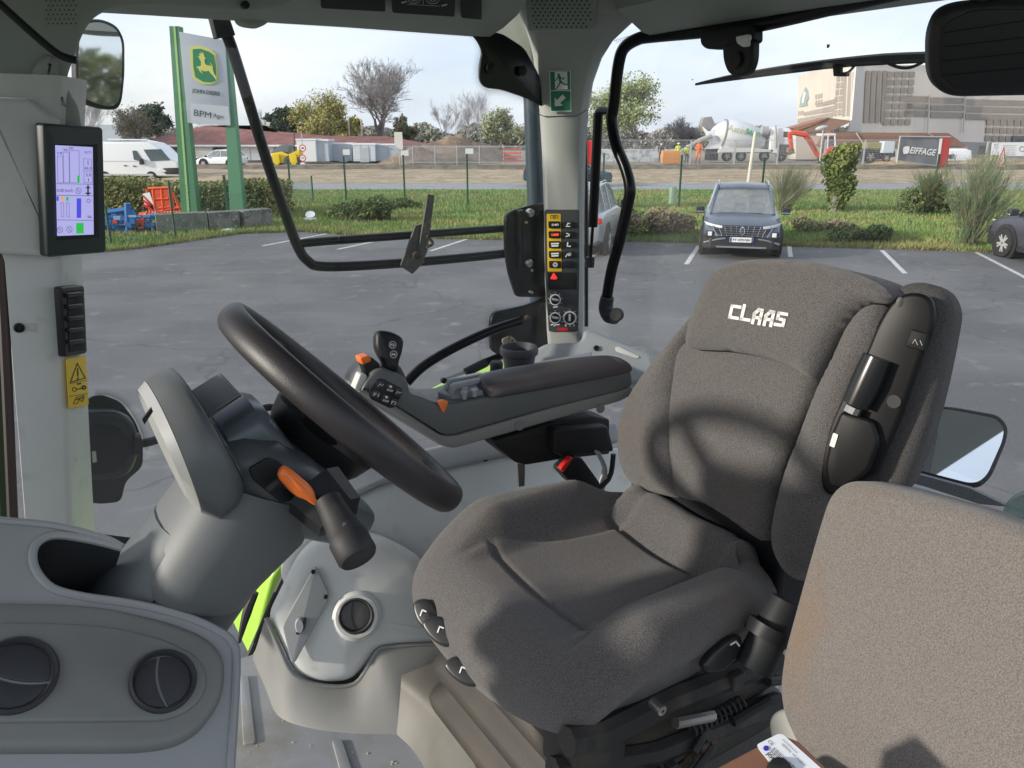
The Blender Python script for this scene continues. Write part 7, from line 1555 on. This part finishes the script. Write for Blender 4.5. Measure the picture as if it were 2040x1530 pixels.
o = obj('white_block_row', M().box(Vector((sx(1275, 86), 86, .65)), (4.5, .4, .65)), mat('block_white', (.55, .57, .6), .7, noise=(2, (.3, .32, .35), .45, .6)), bev=.03); tag(o, 'row of pale stacked blocks under the spring tree', 'blocks')
o = obj('red_fuel_tank', M().box(Vector((sx(1176, 80), 80, 1.1)), (.7, .6, 1.1)), RED, bev=.08); tag(o, 'red tank seen between the pillar and strut', 'tank')
t = thing('site_fence_panels', Vector((sx(1500, 77), 77, 0)), 'temporary mesh fence with square posts before the mixer', 'fence'); zt = sz(279, 77)
for u in (1376, 1464, 1550, 1643, 1722, 1790): obj('post', M().box(Vector((sx(u, 77), 77, zt / 2)), (.07, .05, zt / 2)), GALV, t)
m = M().box(Vector(((sx(1200, 77) + sx(1790, 77)) / 2, 77, zt)), ((sx(1790, 77) - sx(1200, 77)) / 2, .025, .025))
for k in range(220): m.box(Vector((sx(1200, 77) + (sx(1790, 77) - sx(1200, 77)) * k / 219, 77, zt / 2)), (.005, .005, zt / 2))
for k in range(12): m.box(Vector(((sx(1200, 77) + sx(1790, 77)) / 2, 77, .2 + k * zt / 13)), ((sx(1790, 77) - sx(1200, 77)) / 2, .005, .005))
obj('mesh', m, GALV, t, smooth=False, kind='stuff')
p = G(1490, 370); z = X(1499, 262, (p, Vector((0, -1, 0)))).z; o = obj('white_pole', M().tube([p, p + Vector((.15, 0, z))], [.11, .09], 8), mat('cream_pole', (.62, .56, .48), .7)); tag(o, 'cream white leaning pole in front of the mixer truck', 'pole')
t = thing('street_lamp', Vector((sx(1638, 74), 74, 0)), 'grey street lamp with flat oval head by the excavator', 'lamp'); obj('pole', M().tube([Vector((sx(1636, 74), 74, 0)), PT(1640, 255, 74)], .07, 6), GALV, t); obj('head', M().lathe(PT(1624, 258, 74), Vector((1, 0, .25)), [(.02, 0), (.16, .2), (.2, .6), (.12, 1.0), (.02, 1.15)], 12, .8), mat('lamp_head', (.5, .52, .52), .5), t)
# trailer / compressor
Yc = 80; t = thing('site_tractor', Vector((sx(1742, Yc), Yc, 0)), 'dark site machine with big wheel and white cube tank', 'machine')
obj('frame', M().slab(XS([(1712, 306), (1722, 296), (1784, 300), (1784, 312), (1750, 318), (1712, 318)], PY(Yc)), Vector((0, -1, 0)), 1.5, .05, back=True), mat('machine_dark', (.05, .055, .05), .7), t); wheel(t, PT(1733, 312, Yc - .3), .62, .4); wheel(t, PT(1765, 315, Yc - .3), .40, .3)
obj('cube_tank', M().box(PT(1766, 293, Yc), (.55, .55, .55)), mat('tank_white', (.55, .62, .68), .5), t, bev=.05); obj('hopper', M().box(PT(1740, 290, Yc + .5), (.9, .6, .3)), mat('machine_olive', (.28, .25, .10), .6), t, bev=.05)
t = thing('cream_cabin', Vector((sx(1700, 82), 82, 0)), 'low cream lean-to cabin right of the excavator', 'cabin'); obj('shell', M().slab(XS([(1676, 292), (1700, 291), (1722, 302), (1714, 320), (1676, 320)], PY(84)), Vector((0, -1, 0)), 3, .05), mat('cream', (.60, .53, .42), .7), t)
# banners
BNP = P3(PT(1787, 318, 66), PT(1880, 322, 66.6), PT(1792, 272, 66)); t = thing('grey_banner', Vector((sx(1840, 66), 66, 0)), 'large grey fence banner with white letters and red end', 'banner')
obj('banner_cloth', M().slab(XS([(1786, 320), (1793, 273), (1889, 275), (1878, 330), (1870, 330)], BNP), BNP[1], .04, 0), mat('banner_grey', (.17, .18, .20), .7, noise=(1, (.22, .23, .25), .4, .6)), t)
obj('red_end', M().slab(XS([(1878, 275), (1894, 274), (1888, 327), (1868, 334)], off(BNP, .05)), BNP[1], .04, 0), mat('banner_red', (.50, .07, .07), .7), t); obj('white_edge', M().slab(XS([(1873, 276), (1878, 276), (1870, 332), (1866, 330)], off(BNP, .08)), BNP[1], .04, 0), WHT, t)
m = M(); ptext(m, 'EIFFAGE', ((1813, 299), (1863, 304), 13), BNP, .06, bold=True, shear=.15); obj('banner_lettering', m, WHT, t, smooth=False)
m = M(); flat(m, [(1800, 293), (1806, 291), (1812, 292), (1812, 300), (1809, 306), (1800, 307), (1798, 300)], off(BNP, .06)); obj('banner_logo', m, WHT, t, smooth=False)
fm2 = M().tube([PT(1786, 324, 65.9), PT(1793, 272, 65.9), PT(1893, 273, 66.6)], .06, 5); fm2.tube([PT(1786, 320, 65.9), PT(1868, 331, 66.5)], .05, 5); obj('frame', fm2, GALV, t)
t = thing('white_car_behind_banner', Vector((sx(1910, 76), 76, 0)), 'white vehicle roof peeping right of the grey banner', 'van'); obj('body', M().slab(XS([(1885, 297), (1925, 296), (1937, 300), (1938, 322), (1880, 322)], PY(76)), Vector((0, -1, 0)), 2, .2, back=True), WPN, t); obj('window', M().slab(XS([(1889, 308), (1902, 307), (1899, 315), (1888, 316)], PY(75.9)), Vector((0, -1, 0)), .04, 0), CGL, t)
t = thing('white_banner', Vector((sx(2010, 66), 66, 0)), 'white printed banner on fence at right edge', 'banner'); WB2 = PY(66)
obj('banner_cloth', M().slab(XS([(1977, 284), (2070, 283), (2070, 312), (1974, 309)], WB2), WB2[1], .04, 0), mat('banner_white', (.68, .70, .74), .7), t)
m = M(); tline(m, [(1981, 288), (1988, 286)], 1.5, WB2, lift=.02); tline(m, [(1982, 288), (1982, 296)], 1.5, WB2, lift=.02); tline(m, [(1987, 288), (1987, 296)], 1.5, WB2, lift=.02)
for k in range(4): tline(m, [(1998, 290 + k * 4.4), (2024 - 3 * (k % 2), 290 + k * 4.4)], 1.3, WB2, lift=.02)
tline(m, [(2000, 307), (2022, 307)], 1.6, WB2, lift=.02); tline(m, circ((2036, 297), 5, 12), 1.4, WB2, True, .02); obj('banner_print', m, GREYP, t, smooth=False)
t = thing('site_fence_panels', Vector((sx(1990, 67), 67, 0)), 'low site fence carrying the white banner at far right', 'fence'); m = M()
for u in (1966, 2050): m.box(Vector((sx(u, 67), 67, sz(282, 67) / 2)), (.06, .05, sz(282, 67) / 2))
obj('posts', m, GALV, t); m = M()
for k in range(60): m.box(Vector((sx(1900, 67) + k * .14, 67, .6)), (.008, .008, .6))
obj('mesh', m, GALV, t, smooth=False, kind='stuff')
o = obj('dark_plate', M().box(PT(1958, 299, 68), (.36, .02, .34)), mat('plate_dark', (.10, .11, .12), .6)); tag(o, 'small dark plate on fence left of white banner', 'sign')
p = G(1985, 385); t = thing('triangular_warning_sign', p, 'triangular road works sign on thin post near right edge', 'sign'); Yp = p.y; zt = X(1996, 290, PY(Yp)).z
obj('post', M().tube([p, X(1993, 305, PY(Yp))], .03, 6), GALV, t); obj('triangle', M().slab(XS([(2001, 290), (2004, 338), (1983, 336)], PY(Yp - .1)), Vector((0, -1, 0)), .02, 0), mat('sign_red_rim', (.55, .10, .10), .5), t); obj('triangle_face', M().slab(XS([(2000, 300), (2001, 333), (1987, 331)], PY(Yp - .12)), Vector((0, -1, 0)), .01, 0), mat('sign_face', (.72, .66, .62), .5), t)
obj('lower_plate', M().box(X(1993, 341, PY(Yp - .1)), (.27, .01, .05)), WHT, t)

# =================================================================== BIG BUILDING
YB = 92; t = thing('large_event_hall', Vector((sx(1760, YB), YB, 0)), 'large cream hall with brown square and striped wall panels', 'building')
CRM = mat('hall_cream', (.62, .55, .48), .85, noise=(.25, (.57, .51, .45), .4, .6)); CRM2 = mat('hall_cream_lightened', (.80, .72, .64), .85, noise=(.25, (.75, .67, .60), .4, .6)); BRN = mat('hall_brown_panel', (.31, .27, .24), .7, noise=(.5, (.35, .31, .28), .4, .6)); BRT = mat('hall_roof_brown', (.23, .13, .10), .8, bump=(3, .4, .1)); GRC = mat('hall_pilaster', (.58, .57, .56), .85)  # right face gets a lighter cream to make up for its shade
CO = Vector((sx(1706, YB), YB, 0))
a1 = radians(15); dL = Vector((-sin(a1), -cos(a1), 0))     # left face runs away to upper left: direction of travel
nL = Vector((-cos(a1), sin(a1), 0)); FLp = (CO, nL if nL.dot(CAM - CO) > 0 else -nL)
a2 = radians(52); dR = Vector((sin(a2), cos(a2), 0)); nR = Vector((cos(a2), -sin(a2), 0)); FRp = (CO, nR if nR.dot(CAM - CO) > 0 else -nR)
a1b = radians(12); 
def bslab(name, px, pl, th, m, lift=0, parent=None): return obj(name, M().slab(XS(px, off(pl, lift)), pl[1], th, 0), m, parent or t)
bslab('left_wall', [(1590, 152), (1612, 143), (1706, 131), (1700, 238), (1645, 240), (1588, 262)], FLp, .6, CRM)
bslab('pilaster', [(1706, 131), (1722, 129), (1716, 262), (1690, 262), (1697, 238)], FRp, .2, GRC)
bslab('right_wall', [(1716, 130), (2200, 128), (2200, 322), (1706, 322), (1712, 262)], FRp, .3, CRM2, -.1)
def q4(x, y): return (1340 + x / 2.914, y / 2.914)
# left face panels
def lp(pts): bslab('wall_panel', [q4(*p) for p in pts], FLp, .12, BRN, .10)
for k in range(3):
    x = 994 + k * 26; lp([(x, 425 - k * 3), (x + 14, 422 - k * 3), (x + 4, 672 - k * 3), (x - 12, 676 - k * 3)])
for j in range(6):
    for i in range(2):
        x = 952 + i * 25 - j * 3 + (0 if j < 3 else -2); y = 442 + j * 40 - i * 4; lp([(x, y), (x + 18, y - 3), (x + 16, y + 28), (x - 2, y + 32)])
lp([(835, 602), (945, 573), (941, 600), (833, 622)]); lp([(762, 652), (940, 612), (936, 645), (760, 672)])
for k in range(3): x = 728 + k * 12; lp([(x, 646 - k * 2), (x + 7, 645 - k * 2), (x + 6, 670 - k * 2), (x, 672 - k * 2)])
lp([(726, 690), (930, 652), (926, 680), (880, 684), (724, 716)])
for j in range(2):
    for k in range(3): x = 828 + k * 15; y = 550 + j * 36 - k * 3; lp([(x, y), (x + 9, y - 2), (x + 8, y + 24), (x - 1, y + 26)])
bslab('abstract_crest', [q4(*p) for p in ((770, 505), (782, 520), (790, 570), (778, 590), (784, 610), (760, 620), (735, 622), (742, 570))], FLp, .10, mat('crest_grey', (.26, .33, .33), .6), .12); bslab('crest_mark', [q4(*p) for p in ((762, 530), (772, 540), (758, 600), (748, 596))], FLp, .05, WHT, .18)
# right face panels
def rpn(x0, y0, x1, y1):
    s = .055
    bslab('wall_panel', [q4(x0, y0), q4(x1, y0 + (x1 - x0) * s * .5), q4(x1 - (y1 - y0) * .05, y1 + (x1 - x0) * s * .3), q4(x0 - (y1 - y0) * .05, y1)], FRp, .04, BRN, .05)
for k in range(4): rpn(1125 + k * 33, 410, 1125 + k * 33 + 22, 712)
for j in range(7):
    for i in range(4): rpn(1250 + i * 42 - j * 4, 415 + j * 46, 1250 + i * 42 + 32 - j * 4, 415 + j * 46 + 34)
for j, y in enumerate((556, 598, 641)):
    for (x0, x1) in ((1352, 1490), (1502, 1692), (1702, 2040 + 300)): rpn(x0, y + (x0 - 1352) * .055, x1, y + 33 + (x0 - 1352) * .055)
for j in range(4):
    for i in range(8): rpn(1825 + i * 40 - j * 4, 693 + j * 46 + i, 1825 + i * 40 + 31 - j * 4, 693 + j * 46 + 34 + i)
bslab('dark_window', [q4(1978, 786), q4(2040, 788), q4(2040, 822), q4(1976, 822)], FRp, .15, CGL, .3)
bslab('base_plinth', [(1880, 281), (2200, 292), (2200, 325), (1880, 325)], FRp, .4, mat('hall_base', (.36, .35, .33), .85), .06)
for x in (1492, 1700): bslab('downpipe', [q4(x, 550), q4(x + 4, 550), q4(x - 8, 770), q4(x - 12, 770)], FRp, .1, GRC, .3)
# lower canopies and roofs
CP_ = PY(YB - 3)
bslab('overhang_roof', [q4(700, 742), q4(905, 683), q4(880, 700), q4(722, 762)], CP_, 3, mat('overhang_red', (.30, .14, .10), .8)); bslab('overhang_side', [q4(905, 684), q4(1048, 702), q4(905, 768), q4(722, 768)], CP_, 2, mat('overhang_brown', (.27, .17, .13), .8), -.1)
bslab('lower_wall', [q4(716, 768), q4(960, 768), q4(960, 925), q4(716, 925)], PY(YB - 2.5), 3, CRM)
bslab('lower_roof', [q4(930, 768), q4(1600, 772), q4(1712, 850), q4(1100, 845), q4(880, 845)], PY(YB - 5), 3, BRT); bslab('lower_wall', [q4(900, 846), q4(1712, 851), q4(1712, 930), q4(900, 930)], PY(YB - 4.6), 2, CRM)
for (x0, x1) in ((1063, 1108), (1478, 1560)): bslab('roof_hip_line', [q4(x0, 770), q4(x0 + 5, 770), q4(x1 + 5, 838 - 20 * (x0 > 1200)), q4(x1, 838 - 20 * (x0 > 1200))], PY(YB - 5.2), .1, GRC)
# dirt flecks on the rear glass
m = M(); random.seed(8)
fl_2 = [(1650, 91, 4.2)] + [(random.uniform(1300, 2000), random.uniform(40, 500), random.uniform(.6, 1.5)) for _ in range(14)] + [(random.uniform(1250, 2000), random.uniform(420, 720), random.uniform(.5, 1.1)) for _ in range(60)]
for (u, v, r_) in fl_2: flat(m, [(u + cos(a) * r_ * random.uniform(.5, 1.3), v + sin(a) * r_ * random.uniform(.5, 1.3)) for a in [k * pi / 4 for k in range(8)]], PA(1.472), 0)
obj('dirt_flecks', m, mat('fleck', (.10, .10, .09), .9), rw, smooth=False, kind='stuff')

# groups for repeats
GR = {'parked_car': 'cars parked on the lot', 'far_car': 'cars beyond the grass', 'thin_bare_tree': 'thin bare trees behind the site', 'conifer_tree': 'dark conifers behind the site', 'spring_tree': 'leafing trees right of the pillar', 'site_container': 'grey containers on the building site', 'site_cabin': 'white cabins on the building site',
      'person': 'workers on the building site', 'earth_mound': 'earth mounds on the building site', 'straw_heap': 'yellow soil heaps', 'fence_plate': 'plates on the fence posts', 'mast': 'pale masts', 'site_fence_panels': 'temporary site fences', 'broom_shrub': 'broom shrubs on the verge', 'juniper_bush': 'low junipers on the verge', 'mixed_bush': 'bramble heaps on the verge', 'bramble_bush': 'brambles by the ivy stump', 'small_bush': 'small shrubs on the verge', 'seat_adjuster': 'loop handles under the driver seat'}
for o in list(COL.objects):
    if o.parent is None and o.name.split('.')[0] in GR: o['group'] = GR[o.name.split('.')[0]]
